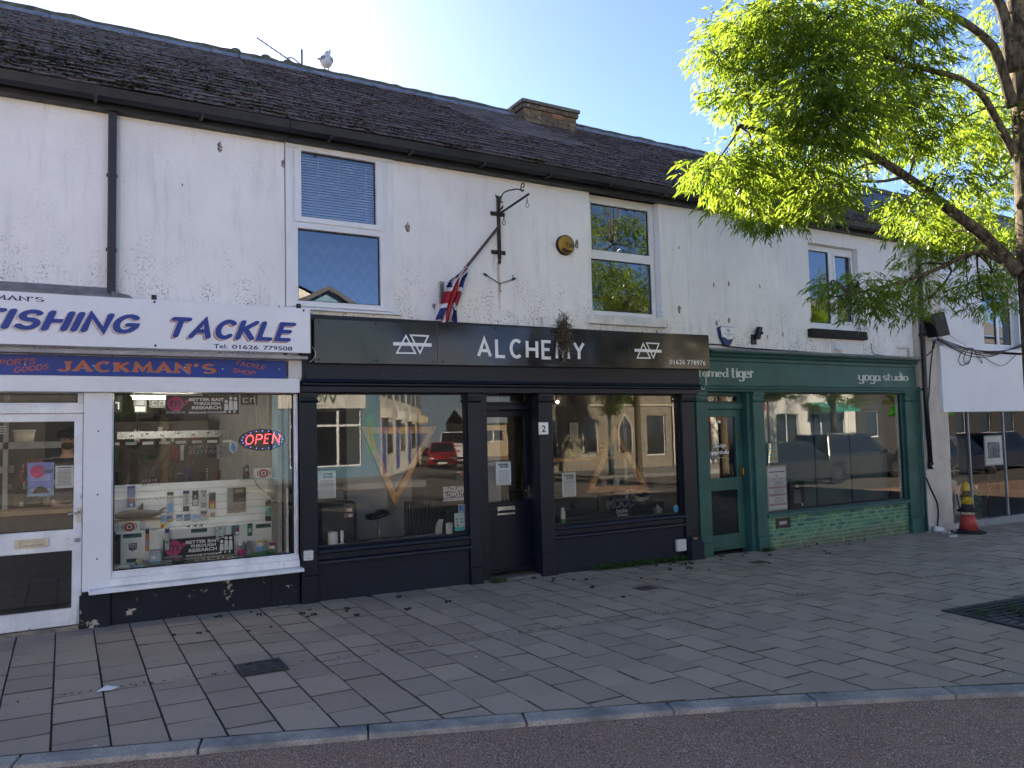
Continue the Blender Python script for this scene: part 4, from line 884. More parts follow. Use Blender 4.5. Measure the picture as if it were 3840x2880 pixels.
cable([(7.66, -.10, 2.79), (8.0, -.03, 2.80), (8.3, -.06, 2.77), (9.4, -.05, 2.755), (10.6, -.06, 2.735), (11.6, -.05, 2.725), (12.3, -.06, 2.70), (12.52, -.16, 2.73), (12.75, -.2, 2.86), (12.86, -.2, 3.05)], .011, 'bundled black cable running along the top of the green cornice')
cable([(11.37, -.03, 2.94), (11.35, -.04, 2.90), (11.38, -.05, 2.78), (11.6, -.05, 2.752), (12.0, -.06, 2.735)], .006, 'thin black cable dropping down wall to the green cornice')
for i in range(5):
    d = i*.022
    cable([(12.90, -.2, 3.08-d*.5), (13.4, -.18, 3.0-d), (13.95, -.17, 2.92-d*1.2+.03*math.sin(i)), (14.6, -.175, 2.90-d), (15.3, -.18, 2.96+d*.3), (15.9, -.2, 3.06+d)], .007, 'black cable in a sagging bundle across white gallery wall', group='sagging cables across the gallery wall')
cable([(13.9, -.19, 2.95), (13.62, -.2, 2.86), (13.5, -.2, 2.70), (13.62, -.2, 2.62), (13.85, -.2, 2.72), (13.95, -.19, 2.93), (13.72, -.2, 2.84), (13.66, -.2, 2.7), (13.82, -.19, 2.66), (13.98, -.19, 2.95)], .007, 'coiled loop of spare black cable on white gallery wall')
cable([(13.95, -.19, 2.93), (14.15, -.2, 2.8), (14.22, -.2, 2.67), (14.02, -.19, 2.88)], .006, 'loose hanging end of black cable beside the coil')
cable([(14.1, -.19, 2.88), (14.6, -.2, 2.68), (14.95, -.2, 2.66), (15.4, -.19, 2.86)], .006, 'black cable looping low under gallery window sill')
cable([(12.88, -.2, 3.36), (13.3, -.18, 3.15), (13.8, -.17, 2.97)], .004, 'thin taut black wire from loudspeaker to the cable bundle')
cable([(12.80, -.2, 3.03), (12.76, -.15, 2.6), (12.70, -.125, 2.1), (12.62, -.125, 1.75), (12.585, -.12, 1.3)], .013, 'thick black cable dropping from loudspeaker down the cream pier')
cable([(12.50, -.12, .72), (12.62, -.12, .52), (12.76, -.12, .3), (12.79, -.12, .12), (12.74, -.13, -.05), (12.70, -.13, -.17)], .013, 'thick black cable curving down cream pier to the pavement')
cable([(2.155, -.25, 2.55), (2.19, -.22, 2.52), (2.2, -.22, 2.47), (2.17, -.22, 2.42), (2.145, -.2, 2.40)], .004, 'thin pale wire looped between the two shop signs', mat=LGREY)
cable([(2.12, -.15, 2.30), (2.10, -.14, 2.18), (2.075, -.08, 2.08), (2.078, -.075, 1.2), (2.08, -.075, .5), (2.095, -.09, .36), (2.13, -.09, .34)], .006, 'black wire running down joint between white window and black pilaster')
cable([(7.47, -.10, 2.40), (7.50, -.10, 2.28), (7.55, -.11, 2.17), (7.62, -.10, 2.19), (7.66, -.08, 2.28), (7.66, -.07, 2.42)], .006, 'pale cable looped across left end of the green fascia', mat=LGREY)
cable([(7.26, -.12, .16), (7.44, -.12, .1), (7.47, -.12, 0), (7.43, -.12, -.06), (7.34, -.13, -.07)], .006, 'small black cable loop beside black boxed pipe')
# meter and junction boxes
def metre(x0, x1, z0, z1, y, label, name='junction_box'):
    t = thing(name, label, 'junction box', ((x0+x1)/2, y, z0)); m = MB(); m.use(LGREY); m.box(x0, x1, y-.05, y, z0, z1); m.build('case', None, t, bevel=.01)
    m = MB(); m.use(GREY); m.box((x0+x1)/2-.02, (x0+x1)/2+.02, y-.0535, y-.0505, z0+.02, z0+.03); m.build('catch', None, t); return t
metre(2.10, 2.195, .40, .50, -.0605, 'small grey junction box on black pilaster beside the white window sill'); metre(7.05, 7.21, .01, .165, -.0185, 'square pale grey meter box low on black wall near green door')
t = thing('boxed_pipe', 'low black boxed pipe casing at the foot of salon end pilaster', 'pipe box', (7.34, -.12, -.12))
m = MB(); m.use(BLACKC); m.prism([(7.22, -.13), (7.44, -.13), (7.44, .10), (7.40, .15), (7.24, .155), (7.22, .13)], -.16, -.069); m.build('casing', None, t, bevel=.01)
m = MB(); m.use(TAN); m.prism([(7.29, .1555), (7.35, .155), (7.34, .18), (7.31, .185)], -.13, -.09); m.build('broken_brick', None, t)
t = thing('number_plate', 'white plate with black number 2 on the salon pilaster', 'sign', (5.0, -.065, 1.61))
m = MB(); m.use(WHITE); m.box(4.935, 5.07, -.068, -.0615, 1.605, 1.75); m.build('plate', None, t, bevel=.002)
word(t, '2', BLK, 4.975, 5.03, 1.635, 1.715, -.0695, font=True, bold=.02)
# roof things
t = thing('tv_aerial', 'television aerial leaning over roof ridge beside the gull', 'aerial', (2.8, 2.5, 6.75))
m = MB(); m.use(P('dull_aerial_metal', (.12, .11, .13), .5, metal=.6)); m.tube([(2.81, 2.5, 6.72), (2.81, 2.5, 7.02)], .014, 8); m.build('mast', None, t)
m = MB(); m.use(_plain['dull_aerial_metal']); m.tube([(2.20, 2.5, 7.045), (2.70, 2.5, 6.80)], .009, 6)
m.tube(smooth([(2.60, 2.5, 6.85), (2.68, 2.5, 6.87), (2.75, 2.5, 6.83), (2.86, 2.5, 6.76)]), .009, 6); m.build('boom', None, t)
m = MB(); m.use(_plain['dull_aerial_metal'])
for i in range(8): f = i/7.5; x, z = 2.205+.47*f, 7.043-.235*f; m.tube([(x-.002, 2.5, z-.05), (x, 2.5, z+.045)], .0035, 4)
m.build('rods', None, t)
t = thing('gull', 'plump grey and white gull standing on roof ridge with its head turned up', 'gull', (3.15, 2.49, 6.79))
GW, GG = P('gull_white_feather', (.58, .57, .55), .8, .1, 30), P('gull_grey_feather', (.22, .23, .25), .8, .15, 30)
m = MB(); m.use(GW); vs = []; pr = [(.0, .0), (.045, .01), (.075, .04), (.086, .085), (.078, .13), (.055, .165), (.043, .185), (.045, .205), (.036, .228), (.0, .238)]
m.lathe((3.15, 2.49, 6.828), [(max(a, .001)*1.0, h) for a, h in pr], 14); m.v = [(x+.10*max(0, z-6.93)*1.4, y-.25*max(0, z-6.97), z) for x, y, z in m.v]; m.build('body', None, t)
m = MB(); m.use(P('gull_beak', (.30, .19, .06), .5)); m.lathe((3.195, 2.455, 7.062), [(.012, 0), (.009, .02), (.001, .048)], 8); m.build('beak', None, t)
for s in (-1, 1):
    m = MB(); m.use(GG); m.ball((3.155+s*.05, 2.47+.03, 6.94), .045, .085, .06); m.build('wing', None, t)
    m = MB(); m.use(P('gull_leg', (.22, .14, .12), .6)); m.tube([(3.15+s*.032, 2.485, 6.77), (3.15+s*.03, 2.485, 6.845)], .006, 6); m.box(3.15+s*.032-.018, 3.15+s*.032+.018, 2.455, 2.495, 6.765, 6.772); m.build('leg', None, t)
m = MB(); m.use(GG); m.tube([(3.10, 2.5, 6.955), (3.05, 2.51, 6.945), (3.02, 2.515, 6.94)], [.022, .014, .004], 8); m.build('tail', None, t)
for i, (x, l) in enumerate(((1.93, 'small rounded mortar lump on ridge, leftmost of the three'), (2.32, 'small rounded mortar lump on ridge under tip of the aerial'), (2.62, 'small rounded mortar lump on ridge just left of aerial mast'))):
    m = MB(); m.use(RIDGE); m.ball((x, 2.5, RZ+.09), .07, .06, .045 if i < 2 else .035); tag(m.build('mortar_lump'), l, 'mortar lump', 'mortar lumps on the ridge')
# ------------------------------------------------------------------ behind the tackle shop window
def card(name, label, cat, x0, x1, z0, z1, y, base, marks=(), words=(), group=None, th=.003, parent=None):
    """flat printed card or sticker: sheet with printed blocks and lines of writing"""
    t = thing(name, label, cat, ((x0+x1)/2, y, z0), group)
    m = MB(); m.use(base); m.box(x0, x1, y, y+th, z0, z1); m.build('sheet', None, t)
    X = lambda f: x0+f*(x1-x0); Z = lambda f: z0+f*(z1-z0)
    if marks:
        m = MB()
        for i, (a, c, d, e, mt) in enumerate(marks): m.use(mt); m.quad(X(a), X(c), Z(d), Z(e), y-.0006-.00012*i)
        m.build('print', None, t, recalc=False)
    for w in words:
        s, a, c, d, e, mt = w[:6]; q = dict(w[6]) if len(w) > 6 else {}
        word(t, s, mt, X(a), X(c), Z(d), Z(e), y-.0035, font=True, **q)
    return t
INK = P('print_ink', (.03, .03, .035), .7); INKG = P('grey_print_ink', (.25, .25, .26), .7)
def lines(n, a, c, z0, z1, mt, fill=.55):
    o = []
    for i in range(n):
        z = z1-(z1-z0)*(i+.5)/n; h = (z1-z0)/n*fill/2; q = random.uniform(0, .18)*(c-a); o.append((a+q*.5, c-q*.5, z-h, z+h, mt))
    return o
PBLUE, PPALE = P('poster_violet_blue', (.24, .30, .70), .5, .3, 6), P('pale_blue_paper', (.66, .74, .78), .7, .05)
t = card('poster', 'violet and pink event poster with beach picture taped inside white door', 'poster', -.275, -.075, 1.18, 1.475, .034, PBLUE, [(0, 1, 0, .2, P('beach_blue_print', (.25, .4, .6), .6, .2, 9)), (.1, .9, .16, .22, P('beach_haze_print', (.5, .5, .6), .6)), (.45, .95, .68, .78, NAVY)]+lines(4, .1, .9, .45, .62, WHITE, .3), [('TICKETS', .42, .9, .70, .77, SKYB)])
m = MB(); m.use(P('hot_pink_print', (.75, .05, .22), .5)); m.lathe((-.2, .0325, 1.395), [(.055, -.0003), (.055, 0)], 20, 'y'); m.use(P('dark_rock_print', (.09, .06, .06), .6)); m.poly([(-.235, .0318, 1.205), (-.11, .0318, 1.205), (-.13, .0318, 1.245), (-.16, .0318, 1.265), (-.20, .0318, 1.262), (-.225, .0318, 1.235)]); m.build('picture', None, t, recalc=False)
card('letter', 'pale blue typed notice taped beside the poster on white door', 'notice', -.065, .075, 1.24, 1.44, .034, PPALE, [(.1, .9, .88, .94, INKG)]+lines(13, .08, .92, .1, .83, INKG, .4))
t = thing('window_sticker', 'round red ring sticker with backwards lettering inside door glass', 'sticker', (-.22, .04, 1.3))
m = MB(); m.use(P('red_sticker_ring', (.30, .02, .02), .6))
for i in range(30):
    a, c = R(i*12), R(i*12+8); m.poly([(-.23+q*math.cos(w_), .0365, 1.37+q*math.sin(w_)) for q, w_ in ((.105, a), (.105, c), (.085, c), (.085, a))])
m.build('ring', None, t, recalc=False); word(t, "ALLY'S", RED, -.28, -.165, 1.475, 1.51, .0365, font=True, flip=True)
card('window_sticker', 'small white square sticker at upper left of door glass', 'sticker', -.49, -.44, 1.73, 1.80, .034, OFFW, lines(4, .1, .9, .1, .9, INK))
# mainline banners
def banner(x0, x1, z0, z1, y, label):
    t = thing('bait_banner', label, 'banner', ((x0+x1)/2, y, z0), 'black bait banners')
    m = MB(); m.use(P('matt_black_banner', (.014, .014, .016), .6)); m.box(x0, x1, y, y+.004, z0, z1); m.build('sheet', None, t)
    X = lambda f: x0+f*(x1-x0); Z = lambda f: z0+f*(z1-z0); h = z1-z0
    m = MB(); m.use(PINK); m.lathe((X(.135), y-.0005, Z(.56)), [(h*.40, -.0006), (h*.40, 0)], 24, 'y'); m.lathe((X(.285), y-.0005, Z(.70)), [(h*.11, -.0006), (h*.11, 0)], 14, 'y'); m.build('round_logo', None, t)
    m = MB(); m.use(P('pale_pink_print', (.60, .28, .42), .5)); m.tube([(X(.24), y-.001, Z(.55)), (X(.26), y-.001, Z(.48)), (X(.275), y-.001, Z(.60))], h*.02, 5)
    m.build('logo_tail', None, t); word(t, 'm', INK, X(.07), X(.2), Z(.42), Z(.72), y-.003, font=True); word(t, 'mainline', P('pale_print', (.62, .52, .58), .5), X(.015), X(.26), Z(.06), Z(.22), y-.003, font=True, bold=.01)
    for s, a, c, d, e in (('BETTER BAIT', .31, .79, .70, .86), ('THROUGH', .37, .735, .49, .65), ('RESEARCH', .35, .75, .27, .44), ('MAINLINE STOCKIST', .31, .80, .05, .15)): word(t, s, WHITE, X(a), X(c), Z(d), Z(e), y-.003, font=True, bold=.035)
    m = MB(); m.use(WHITE)      # three cartoon lab coats
    for i, (cx, hh) in enumerate(((.82, .78), (.885, .95), (.95, .93))):
        a, c = X(cx-.03), X(cx+.03); zt = Z(hh); y_ = y-.0008-.0004*i
        m.poly([(a, y_, Z(.22)), (c, y_, Z(.22)), (c-.004, y_, zt-.22*h), (a+.004, y_, zt-.22*h)]); m.lathe((X(cx), y_, zt-.1*h), [(.085*h, -.0004), (.085*h, 0)], 10, 'y'); m.poly([(a-.002, y_, Z(.08)), ((a+c)/2, y_, Z(.08)), ((a+c)/2, y_, Z(.19)), (a+.004, y_, Z(.19))])
    m.build('three_figures', None, t, recalc=False); return t
banner(.83, 1.50, 1.885, 2.07, .034, 'black banner with pink ball logo at the top of window'); banner(.85, 1.51, .475, .67, .36, 'black banner with pink ball logo low on display panel')
# LED open sign
t = thing('open_sign', 'oval LED sign lit red OPEN with blue border dots', 'sign', (1.74, .13, 1.5))
m = MB(); m.use(P('dark_led_board', (.012, .012, .02), .3)); m.prism([(1.745+.235*math.cos(R(a)), 1.625+.112*math.sin(R(a))) for a in range(0, 360, 10)], .12, .135); m.build('board', None, t)
LR, LB = m_emit('red_led', (1, .05, .07), 2.2), m_emit('blue_led', (.12, .16, 1), 1.4)
m = MB(); m.use(LR); q = MB(); strokes(q, 'OPEN', 1.59, 1.915, 1.59, 1.665, .1, w=.02, gap=.3)
acc = 0
cx = 0; pts = []
for chh in 'OPEN':
    gw, ps = GL[chh]
    for pl in ps:
        for (a, b_), (c, d) in zip(pl, pl[1:]):
            L_ = math.hypot(c-a, d-b_); n_ = max(1, round(L_/.17)); pts += [(cx+a+(c-a)*i/n_, b_+(d-b_)*i/n_) for i in range(n_)]
    cx += gw+.3
for a, b_ in pts: m.ball((1.575+(a+.15*b_)*.345/(cx-.15), .112, 1.583+b_*.09+.03*a*.1), .0042, n=6, m=4)
m.build('red_lights', None, t)
m = MB(); m.use(LB)
for a in range(0, 360, 18): m.ball((1.745+.2*math.cos(R(a)), .115, 1.625+.09*math.sin(R(a))), .0035, n=6, m=4)
m.build('blue_lights', None, t)
m = MB(); m.use(LGREY); m.tube([(1.70, .13, 1.735), (1.66, .13, 2.2)], .003, 4); m.tube([(1.79, .13, 1.735), (1.80, .13, 2.2)], .003, 4); m.build('hanging_wire', None, t)
# fluorescent tubes
LAMP = m_emit('fluorescent_tube', (.95, 1, .97), 14)
for (a, c, y, z, l) in ((.56, 1.22, .46, 2.055, 'long lit fluorescent tube at the top of tackle shop window'), (1.05, 1.35, 2.9, 2.14, 'shorter lit fluorescent tube deeper inside the tackle shop'), (-.45, .2, 3.2, 2.28, 'lit fluorescent tube on ceiling behind tackle shop door')):
    t = thing('ceiling_light', l, 'ceiling light', ((a+c)/2, y, z), 'fluorescent ceiling lights'); m = MB(); m.use(WHITE); m.box(a, c, y-.03, y+.03, z+.03, z+.05); m.build('batten', None, t); m = MB(); m.use(LAMP); m.tube([(a+.02, y, z+.012), (c-.02, y, z+.012)], .014, 8); m.build('tube', None, t)
# slatwall display
t = thing('display_stand', 'white slatted display wall with shelf filling tackle shop window', 'display', (1.2, .5, .4))
SLW = P('white_slatwall_board', (.76, .78, .78), .5, .05)
m = MB(); m.use(SLW)
for i in range(6): m.box(.40, 1.975, .60, .62, .768+i*.0745, .838+i*.0745); 
m.use(INKG); m.box(.40, 1.975, .621, .63, .76, 1.21); m.build('slat_panel', None, t)
m = MB(); m.use(SLW)
for i in range(9):
    z = .46+i*.0745; m.box(1.98, 1.995, .10, .60, z, z+.069)
m.use(INKG); m.box(1.996, 2.0, .1, .6, .46, 1.12); m.build('side_panel', None, t)
m = MB(); m.use(SLW); m.box(.44, 1.975, .415, .599, .752, .764); m.build('shelf', None, t)
m = MB(); m.use(P('pale_display_board', (.68, .70, .70), .6, .05)); m.box(.48, 1.925, .42, .435, .45, .751); m.build('lower_panel', None, t)
m = MB(); m.use(P('window_bed_grey', (.2, .22, .23), .7)); m.box(.385, 2.03, .075, .60, .42, .445); m.build('window_bed', None, t)
t = thing('glass_shelf', 'clear glass shelf high on the right of tackle window', 'shelf', (1.8, .3, 1.22)); m = MB(); m.use(P('shelf_edge_glass', (.45, .55, .55), .2)); m.box(1.56, 2.0, .2, .42, 1.222, 1.23); m.build('shelf', None, t); m = MB(); m.use(STEEL); m.tube([(1.62, .43, 1.22), (1.62, .6, 1.2)], .006, 6); m.tube([(1.95, .43, 1.22), (1.95, .6, 1.2)], .006, 6); m.build('bracket', None, t)
cable([(1.68, .22, 1.235), (1.72, .2, 1.15), (1.82, .22, 1.08), (1.93, .25, 1.08), (1.985, .3, 1.18)], .004, 'black flex hanging below the glass shelf in tackle window')
def speakerbox(x, y, z, label):
    t = thing('web_camera', label, 'camera', (x, y, z)); m = MB(); m.use(BLK); m.lathe((x, y, z), [(.035, 0), (.035, .05), (.03, .06), (.03, .12), (.02, .14)], 14); m.build('body', None, t); m = MB(); m.use(GREY); m.lathe((x, y-.033, z+.09), [(.012, -.002), (.018, 0)], 10, 'y'); m.build('lens', None, t)
speakerbox(1.62, .3, 1.231, 'black security camera standing on left of the glass shelf')
def reelbox(x0, x1, z0, z1, y, label):
    t = thing('reel_box', label, 'box', ((x0+x1)/2, y, z0), 'red ring reel boxes'); m = MB(); m.use(OFFW); m.box(x0, x1, y, y+.09, z0, z1); m.build('carton', None, t)
    cx, cz, h = (x0+x1)/2, (z0+z1)/2, (z1-z0)/2; m = MB()
    for i, (r_, mt) in enumerate(((1.15, BLK), (1.02, OFFW), (.86, RED), (.45, OFFW), (.26, BLK))): m.use(mt); m.poly([(cx+min(r_*h*1.15, (x1-x0)/2-.004)*math.cos(R(a)), y-.001-.0005*i, cz+min(r_*h, h-.002)*math.sin(R(a))) for a in range(0, 360, 15)])
    m.build('ring_logo', None, t, recalc=False)
reelbox(.46, .65, .765, .865, .44, 'white carton with red ring logo on shelf at left of tackle window'); reelbox(1.70, 1.87, 1.231, 1.33, .26, 'white carton with red ring logo on the high glass shelf')
# hanging packets: x0,x1,z0,z1,y,base,blocks,label
PK = P('black_packet', (.02, .02, .022), .3); BP = P('blue_packet', (.05, .13, .34), .3, .3, 30); CP = P('clear_blister', (.42, .46, .48), .2, .3, 40); GP = P('green_packet', (.02, .14, .04), .4, .4, 30)
pk = [(.545, .615, .99, 1.20, .575, BP, [(.3, .7, .2, .42, ORANGE), (.3, .7, .05, .18, WHITE), (.7, .9, .85, .92, YEL)], 'blue hanging packet with orange float at left of slatted wall'),
 (.905, .965, .895, 1.12, .575, CP, [(0, 1, .85, 1, PK), (.1, .9, .1, .5, SKYB)], 'long clear and blue packet hanging tilted left of centre'),
 (1.055, 1.112, .915, 1.125, .575, CP, [(0, 1, 0, .25, PK), (0, 1, .85, 1, NAVY), (.4, .6, .35, .8, TAN)], 'clear packet with brown lure and black foot'),
 (1.142, 1.20, .965, 1.122, .575, PK, [(.1, .9, .05, .42, CP), (.3, .7, .5, .7, INKG)], 'black packet of small white beads'),
 (1.222, 1.28, .94, 1.122, .575, CP, [(0, 1, .82, 1, INKG), (.3, .7, .62, .78, GRN), (.1, .9, 0, .3, INKG)], 'clear packet with green label on slatted wall'),
 (1.302, 1.367, .928, 1.09, .575, PK, [(.1, .9, .08, .45, ORANGE), (.2, .8, .05, .25, YEL)], 'black packet with orange and yellow bait'),
 (1.485, 1.67, .865, 1.128, .57, P('brown_clear_bag', (.25, .20, .16), .3, .4, 20), [(.3, 1, .42, 1, PK), (.4, .85, .8, .93, TAN), (.0, .25, .2, .95, INKG)], 'large clear bag with dark card hanging at right of slatted wall'),
 (.90, .955, .822, .888, .56, BP, [(.1, .9, .05, .4, YEL), (.2, .5, .1, .3, ORANGE)], 'small blue tub of coloured beads above shelf'), (.99, 1.042, .822, .89, .56, CP, [(0, 1, .55, 1, BP)], 'small clear and blue pack, second of low row'), (1.062, 1.12, .822, .888, .56, BP, [(.25, .75, .25, .5, GRN)], 'small blue pack with green bait in low row'),
 (1.142, 1.208, .805, .885, .56, CP, [(0, 1, .4, .8, SKYB)], 'clear and sky blue pack in low row above shelf'), (1.222, 1.278, .812, .908, .56, CP, [(0, 1, .7, 1, PK), (.1, .9, .5, .62, RED)], 'clear pack with black and red header in low row'), (1.302, 1.367, .812, .905, .56, OFFW, [(.15, .85, .3, .8, TAN)], 'cream pack at right end of low row'),
 (.84, .895, .765, .892, .53, CP, [(0, 1, .55, 1, SKYB), (.1, .9, .05, .4, YEL), (.1, .5, .1, .3, RED)], 'clear bag of yellow and red bait on shelf'),
 (.695, .728, .572, .782, .41, ORANGE, [(0, 1, .8, 1, PK), (.3, .7, .2, .5, SKYB), (.2, .6, .05, .15, YEL)], 'orange lure packet hanging on left of lower panel'), (.862, .90, .575, .782, .335, CP, [(0, 1, .8, 1, NAVY), (.2, .8, .3, .42, GRN)], 'thin clear lure packet overlapping left end of low banner'),
 (1.335, 1.41, .645, .772, .345, CP, [(0, 1, .7, 1, OFFW), (.3, .8, .72, .85, GRN), (.3, .8, .05, .15, INK)], 'clear packet with white header above low banner'), (1.495, 1.57, .652, .755, .40, P('slate_blue_packet', (.1, .16, .2), .3), [(.6, .9, .4, .7, RED), (.5, .95, .1, .35, WHITE)], 'rounded slate blue packet with red spoon'), (1.652, 1.70, .635, .762, .40, GP, [(.2, .8, .3, .6, CP), (0, 1, .85, 1, PK)], 'green packet hanging near right end of lower panel')]
for (x0, x1, z0, z1, y, base, mk, lab) in pk:
    t = card('tackle_packet', lab, 'packet', x0, x1, z0, z1, y, base, mk, group='packets in the tackle shop window', th=.008)
    m = MB(); m.use(STEEL); m.tube([((x0+x1)/2, y-.01, z1-.006), ((x0+x1)/2, y+.03, z1-.004)], .0025, 5); m.build('hook', None, t)
for (x0, x1, z0, z1, lab) in ((.50, .66, .71, .748, 'small black and green sticker at left of lower panel'), (1.11, 1.26, .71, .748, 'small black and green sticker at the middle of lower panel'), (1.74, 1.89, .705, .745, 'small black and green sticker at right of lower panel'), (.53, .62, .472, .51, 'black and green sticker half hidden behind glass ball')):
    card('brand_sticker', lab, 'sticker', x0, x1, z0, z1, .4185, INK, (), [('TEAM', .5, .95, .58, .88, TEAL), ('KORDA', .06, .95, .12, .55, TEAL, dict(bold=.03))], 'black and green stickers', th=.001)
t = thing('brand_sticker', 'navy shield sticker on left of lower display panel', 'sticker', (.585, .418, .58)); m = MB(); m.use(NAVY); m.prism([(.55, .655), (.622, .66), (.622, .605), (.585, .58), (.55, .60)], .4175, .419); m.build('sheet', None, t); word(t, 'RESPECT', WHITE, .555, .617, .634, .65, .416, font=True); word(t, 'THE WATER', WHITE, .555, .617, .615, .628, .416, font=True); word(t, '24', WHITE, .578, .594, .598, .609, .416, font=True)
# shark on board
t = thing('toy_shark', 'dark grey model shark on a brown plank at left of window', 'model shark', (.66, .55, .87))
SHK = P('shark_skin', (.06, .065, .07), .6, .2, 9)
m = MB(); m.use(SHK); m.tube(smooth([(.44, .5, .915), (.52, .52, .925), (.62, .53, .925), (.74, .54, .915), (.82, .55, .92), (.86, .55, .93)], 5), [.008+.04*math.sin(math.pi*min(1, (i+2)/26)**.8)*(1 if i < 20 else .8) for i in range(26)], 12); m.build('body', None, t)
m = MB(); m.use(SHK); m.prism([(.62, .955), (.685, .955), (.685, 1.03), (.668, 1.025)], .528, .536); m.prism([(.80, .915), (.835, .925), (.90, .97), (.885, .975), (.82, .945)], .546, .554); m.prism([(.80, .91), (.83, .92), (.85, .89)], .546, .554); m.prism([(.54, .90), (.60, .91), (.62, .865)], .49, .497); m.build('fin', None, t)
m = MB(); m.use(P('brown_plank', (.14, .085, .055), .6, .3, 8)); m.box(.42, .85, .45, .58, .862, .876); m.build('plank', None, t)
# things on the window bed
def tin(x, y, z, r, h, body, lidm, label, band=None, cat='tin'):
    t = thing('bait_tin', label, cat, (x, y, z), 'tins and tubs on the window bed'); m = MB(); m.use(body); m.lathe((x, y, z), [(r*.97, 0), (r, .004), (r, h-.006), (r*.97, h)], 18)
    if band: m.use(band); m.lathe((x, y, z), [(r+.0006, h*.25), (r+.0006, h*.7)], 18)
    m.build('can', None, t); m = MB(); m.use(lidm); m.lathe((x, y, z+h), [(r*1.03, -.004), (r*1.03, .008), (r*.9, .011), (.001, .011)], 18); m.build('lid', None, t)
tin(1.555, .22, .446, .04, .13, INKG, ALU, 'tall grey printed bait tin beside low banner', PINK); tin(1.62, .28, .446, .04, .145, INKG, ALU, 'second grey bait tin standing behind the first'); tin(1.755, .28, .446, .036, .135, OFFW, YEL, 'white tub with yellow lid', SKYB, 'tub'); tin(1.885, .3, .446, .036, .12, PINK, ALU, 'pink and silver tin at right end of window bed', OFFW)
t = thing('bait_bottle', 'brown plastic bottle with pale teal label on the shelf', 'bottle', (1.905, .5, .765)); m = MB(); m.use(P('brown_bait_liquid', (.07, .035, .02), .3)); m.lathe((1.905, .5, .765), [(.05, 0), (.053, .01), (.053, .19), (.045, .215), (.03, .225)], 16); m.build('bottle', None, t)
m = MB(); m.use(P('pale_teal_label', (.2, .42, .40), .5)); m.lathe((1.905, .5, .765), [(.0537, .05), (.0537, .16)], 16); m.build('label', None, t); m = MB(); m.use(OFFW); m.lathe((1.905, .5, .765), [(.033, .225), (.033, .255), (.001, .256)], 14); m.build('cap', None, t); word(t, 'MIX', INK, 1.875, 1.935, .875, .90, .444, font=True)
t = card('line_box', 'white and blue fishing line box leaning on lower panel', 'box', .725, .82, .47, .595, .28, P('pale_blue_box', (.35, .48, .6), .5), [(0, 1, .7, 1, INKG), (0, 1, 0, .12, SKYB), (.2, .5, .3, .5, WHITE)], [('MAXIMA', .12, .9, .74, .9, WHITE)], th=.05)
card('lure_box', 'small white box lying at left of window bed', 'box', .44, .54, .446, .482, .16, OFFW, (), [('EXO', .15, .55, .3, .65, INK)], th=.06); card('lure_box', 'small light blue box beside the small white box', 'box', .57, .67, .446, .468, .19, SKYB, [(0, 1, .5, 1, P('pale_blue_box', (.35, .48, .6)))], th=.06)
t = thing('glass_ball', 'clear glass float ball with yellow inside on window bed', 'float', (.635, .27, .446)); m = MB(); m.use(P('green_float_glass', (.25, .28, .2), .1)); m.ball((.635, .27, .487), .04, n=16, m=10); m.build('ball', None, t); m = MB(); m.use(YEL); m.box(.62, .65, .2285, .2295, .48, .492); m.build('sticker', None, t)
t = thing('thermos_tube', 'dark cylinder lying on its side on the window bed', 'tube', (.96, .22, .446)); m = MB(); m.use(P('dark_bronze_tube', (.05, .042, .04), .35)); m.lathe((.92, .22, .478), [(.028, 0), (.032, .004), (.032, .10), (.026, .105)], 14, 'x'); m.build('tube', None, t); m = MB(); m.use(BLK); m.lathe((.915, .22, .478), [(.001, 0), (.022, .0), (.026, .005)], 12, 'x'); m.build('cap', None, t)
t = thing('lure_case', 'open case of orange and black lures on window bed', 'case', (1.28, .2, .446)); m = MB(); m.use(P('clear_grey_case', (.35, .36, .36), .3)); m.box(1.13, 1.42, .14, .26, .446, .462); m.build('tray', None, t)
m = MB()
for i in range(12): m.use(ORANGE if i in (0, 6, 11) else (BLK if i % 2 else LGREY)); m.ball((1.15+i*.0225, .19, .472), .008, .03, .009, 8, 5)
m.build('lures', None, t)
t = thing('lure_case', 'flat clear tray of metal weights beside the lure case', 'case', (1.5, .2, .446)); m = MB(); m.use(P('clear_grey_case', (.35, .36, .36), .3)); m.box(1.43, 1.56, .15, .26, .446, .458); m.build('tray', None, t)
m = MB(); m.use(STEEL); 
for i in range(12): m.ball((1.445+(i % 4)*.032, .17+(i//4)*.034, .462), .012, .009, .006, 8, 5)
m.build('weights', None, t)
for i, (x0, x1, z, y, mt, l) in enumerate(((1.60, 1.78, .045, .16, GP, 'green bag of bait pellets lying at right of window bed'), (1.74, 1.92, .05, .22, GP, 'second green bag of bait pellets against right side'), (1.87, 2.0, .04, .17, P('grey_purple_bag', (.2, .18, .22), .3, .3, 20), 'grey clear bag of bait in right corner of window bed'), (.72, .88, .02, .15, P('dark_clear_bag', (.10, .11, .13), .25, .4, 25), 'dark flat packet lying below the fishing line box'), (.98, 1.12, .02, .24, P('dark_clear_bag', (.10, .11, .13)), 'dark flat packet lying beside dark cylinder'))):
    m = MB(); m.use(mt); m.ball(((x0+x1)/2, y, .446+z/2), (x1-x0)/2, .06, z/2, 16, 8); m.v = [(a+random.gauss(0, .003), b_+random.gauss(0, .003), c+random.gauss(0, .002)) for a, b_, c in m.v]; tag(m.build('bait_bag'), l, 'bag', 'bait bags on the window bed')
